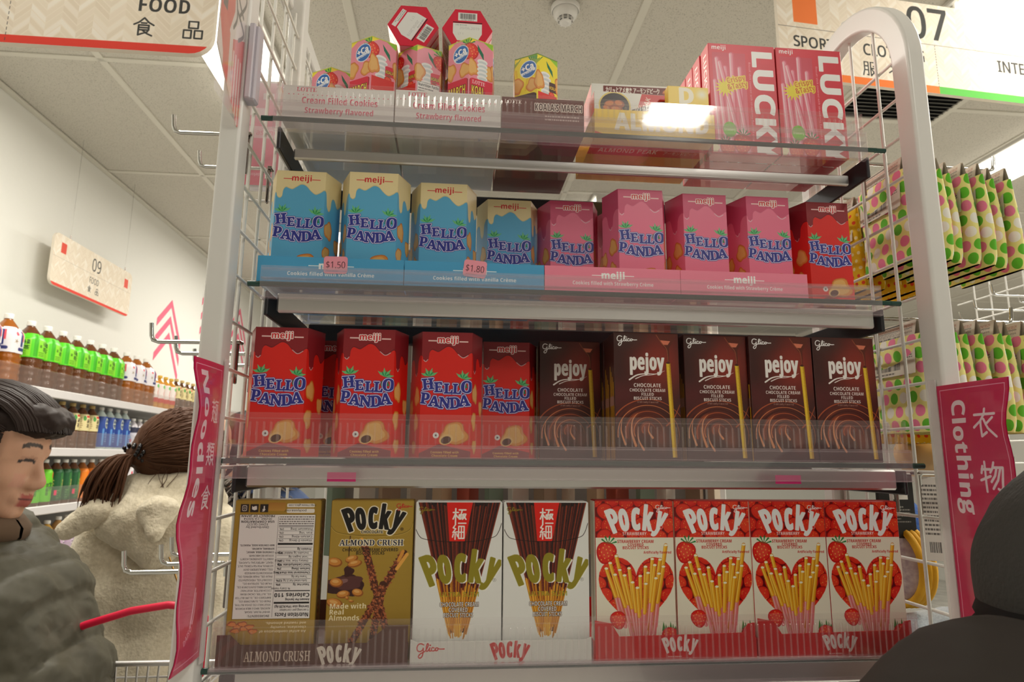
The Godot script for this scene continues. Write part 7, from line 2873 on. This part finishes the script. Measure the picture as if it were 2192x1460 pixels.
	for i in 5:
		var p := []
		var a := Vector3(r.randf_range(0.0, 0.09), 1.42, 0.09)
		for j in 6:
			var q := j / 5.0
			p.append(a + Vector3(0.012 * sin(q * 3 + i), -0.05 * q, 0.02 * q))
		tube(st, p, 0.0008, 4, false)
	obj("hair_locks", st, br, t)
	# dark beaded hair tie
	st = sb()
	for i in 34:
		var an := TAU * i * 0.381
		var el := (i / 34.0 - 0.5) * 0.05
		lathe(st, [[0.0004, -0.0055], [0.004, -0.004], [0.0055, 0], [0.004, 0.004], [0.0004, 0.0055]], 8, tie + Vector3(cos(an) * 0.023 + el * 0.5, sin(an) * 0.026, sin(an + 1) * 0.018 + 0.008))
	obj("beaded_hair_tie", st, mat(c8(22, 20, 24), 0.2), t)
	# thin chain of a bag across the back
	st = sb()
	tube(st, [Vector3(0.075, 1.2, 0.135), Vector3(0.09, 1.17, 0.14), Vector3(0.13, 1.08, 0.14), Vector3(0.17, 0.95, 0.15)], 0.0022, 6)
	obj("bag_chain", st, mat(c8(170, 130, 70), 0.3, 0.9), t)

func person_at_right() -> void:
	var t := thing("person", "person in dark grey seen from behind, cut off at the lower right corner", "person", Vector3(0.527, -0.04, -0.455))
	var km := mat(c8(66, 66, 64), 0.95)
	km.normal_enabled = true
	km.normal_texture = normal_of(0.08, 5)
	km.normal_scale = 0.4
	km.uv1_triplanar = true
	km.uv1_scale = Vector3(8, 8, 8)
	obj("body", body_mesh([bone(Vector3(0.0, 1.39, -0.03), 0.085, Vector3(0.01, 1.34, -0.05), 0.06), bone(Vector3(0, 1.33, -0.01), 0.05, Vector3(0, 1.24, 0.0), 0.055)], 0.01, 0.03), mat(Color(0.5, 0.29, 0.19).linear_to_srgb(), 0.5), t)
	obj("knit_hood", body_mesh([bone(Vector3(0.0, 1.40, 0.0), 0.112, Vector3(0.01, 1.38, 0.0), 0.112), bone(Vector3(0.0, 1.385, 0.0), 0.115, Vector3(0.005, 1.36, 0.01), 0.105)], 0.009, 0.03, 0.004, 12.0), km, t)
	var st := sb()
	for k in 2:
		var ring := []
		for i in 29:
			var an := TAU * i / 28
			ring.append(Vector3(cos(an) * (0.116 + 0.006 * k), 1.374 - k * 0.016, sin(an) * (0.105 + 0.004 * k)))
		tube(st, ring, 0.0115, 8, false)
	obj("black_scarf", st, mat(c8(10, 10, 11), 0.9), t)
	obj("coat", body_mesh([bone(Vector3(-0.14, 1.30, 0.0), 0.07, Vector3(0.14, 1.30, 0.0), 0.07), bone(Vector3(-0.14, 1.295, 0.0), 0.075, Vector3(-0.2, 1.262, 0.0), 0.072), bone(Vector3(-0.195, 1.25, 0.0), 0.068, Vector3(-0.185, 1.0, 0.02), 0.055), bone(Vector3(-0.185, 1.0, 0.02), 0.055, Vector3(-0.17, 0.78, -0.02), 0.045), bone(Vector3(0.17, 1.23, 0.0), 0.065, Vector3(0.2, 1.0, 0.02), 0.055), bone(Vector3(0.2, 1.0, 0.02), 0.055, Vector3(0.19, 0.78, -0.02), 0.045), bone(Vector3(-0.05, 1.1, 0.0), 0.11, Vector3(0.07, 1.1, 0.0), 0.11), bone(Vector3(-0.05, 0.75, 0.0), 0.115, Vector3(0.07, 0.75, 0.0), 0.115)], 0.012, 0.05, 0.004, 10.0), mat(c8(48, 42, 38), 0.9), t)
	obj("trousers", body_mesh([bone(Vector3(-0.07, 0.7, 0), 0.085, Vector3(-0.08, 0.08, 0), 0.05), bone(Vector3(0.08, 0.7, 0), 0.085, Vector3(0.09, 0.08, 0), 0.05)], 0.013, 0.02), mat(c8(34, 34, 38), 0.9), t)
	obj("shoes", body_mesh([bone(Vector3(-0.08, 0.045, 0.03), 0.042, Vector3(-0.085, 0.036, -0.12), 0.034), bone(Vector3(0.09, 0.045, 0.03), 0.042, Vector3(0.095, 0.036, -0.12), 0.034)], 0.01, 0.02), M.black, t)
	var skin := mat(Color(0.5, 0.29, 0.19).linear_to_srgb(), 0.5)
	for q in [[Vector3(-0.17, 0.74, -0.025), 0.9], [Vector3(0.19, 0.74, -0.025), -0.9]]:
		obj("hand", body_mesh(hand_bones(q[0], Vector3(0, -1, -0.1).normalized(), Vector3(q[1], 0, 0.1).normalized()), 0.004, 0.008), skin, t)

func person_behind() -> void:
	var t := thing("person", "person with dark hair and a grey fur collar, mostly hidden behind the left wire side", "person", Vector3(-0.69, 0, -2.42))
	var skin := mat(Color.WHITE, 0.5)
	skin.vertex_color_use_as_albedo = true
	var turn := Basis(Vector3.UP, deg_to_rad(20.0))
	var hc := Vector3(0.0, 1.465, 0.0)
	var h := obj("body", body_mesh(head_bones(), 0.006, 0.014, 0.0, 0.0, skin_tint), skin, t)
	h.transform = Transform3D(turn, hc)
	obj("hair", body_mesh([bone(Vector3(-0.03, 1.52, 0.02), 0.09, Vector3(0.0, 1.5, -0.02), 0.088), bone(Vector3(-0.05, 1.47, 0.0), 0.085, Vector3(-0.06, 1.42, 0.0), 0.06)], 0.009, 0.03, 0.004, 30.0), hair_mat(c8(22, 19, 20)), t)
	var st := sb()
	var r := RandomNumberGenerator.new()
	r.seed = 15
	for i in 520:
		var an := r.randf_range(0, TAU)
		var p := Vector3(cos(an) * 0.125, 1.345 + r.randf_range(-0.05, 0.04), sin(an) * 0.105)
		var d := Vector3(cos(an), r.randf_range(-0.9, 0.6), sin(an)).normalized() * r.randf_range(0.03, 0.06)
		tube(st, [p - d * 0.4, p + d * 0.5, p + d], [0.0045, 0.0035, 0.0006], 4, false)
	var fur := mat(c8(120, 112, 104), 0.9)
	var o := obj("fur_collar", st, fur, t)
	o.set_meta("kind", "stuff")
	obj("coat", body_mesh([bone(Vector3(-0.1, 1.26, 0), 0.1, Vector3(0.1, 1.26, 0), 0.1), bone(Vector3(-0.06, 1.0, 0), 0.15, Vector3(0.06, 1.0, 0), 0.15), bone(Vector3(-0.06, 0.6, 0), 0.15, Vector3(0.06, 0.6, 0), 0.15), bone(Vector3(-0.17, 1.22, 0), 0.075, Vector3(-0.2, 0.8, 0), 0.06), bone(Vector3(0.17, 1.22, 0), 0.075, Vector3(0.2, 0.8, 0), 0.06)], 0.016, 0.05), mat(c8(60, 76, 110), 0.9), t)
	obj("trousers", body_mesh([bone(Vector3(-0.08, 0.55, 0), 0.085, Vector3(-0.08, 0.06, 0), 0.05), bone(Vector3(0.08, 0.55, 0), 0.085, Vector3(0.08, 0.06, 0), 0.05)], 0.016, 0.02), mat(c8(34, 34, 40), 0.9), t)

func basket() -> void:
	# red-handled wire basket before the cream coat
	var t := thing("shopping_basket", "shopping basket with a red handle, in front of the cream coat", "basket", Vector3(-0.61, 0.97, -1.45))
	var st := sb()
	var p := []
	for q in [[-0.2, 0.04], [-0.195, 0.09], [-0.16, 0.125], [-0.1018, 0.1492], [-0.02, 0.1737], [0.0505, 0.1844], [0.1, 0.18], [0.127, 0.157], [0.131, 0.1], [0.131, 0.05]]:
		p.append(Vector3(q[0], q[1], 0))
	tube(st, p, 0.0075, 10)
	obj("handle", st, mat(c8(222, 24, 66), 0.35), t)
	st = sb()
	for g in [-1, 1]:
		tube(st, [Vector3(-0.2, 0.05, g * 0.09), Vector3(0.14, 0.05, g * 0.09)], 0.006, 8)
		tube(st, [Vector3(-0.03 + g * 0.17, 0.05, -0.09), Vector3(-0.03 + g * 0.17, 0.05, 0.09)], 0.006, 8)
	obj("rim", st, M.steel, t)
	for i in 14:
		st = sb()
		var x := -0.17 + i * 0.022
		tube(st, [Vector3(x, 0.05, 0.1), Vector3(x * 0.85, -0.12, 0.09), Vector3(x * 0.85, -0.12, -0.09), Vector3(x, 0.05, -0.1)], 0.0022, 5)
		obj("basket_wire", st, M.steel, t)
	for i in 5:
		st = sb()
		var y := 0.02 - i * 0.03
		var w := 0.153 - i * 0.005
		var d := 0.1 - i * 0.003
		var c := -0.025
		tube(st, [Vector3(c - w, y, d), Vector3(c + w, y, d), Vector3(c + w, y, -d), Vector3(c - w, y, -d), Vector3(c - w, y, d)], 0.0022, 5)
		obj("basket_wire", st, M.steel, t)
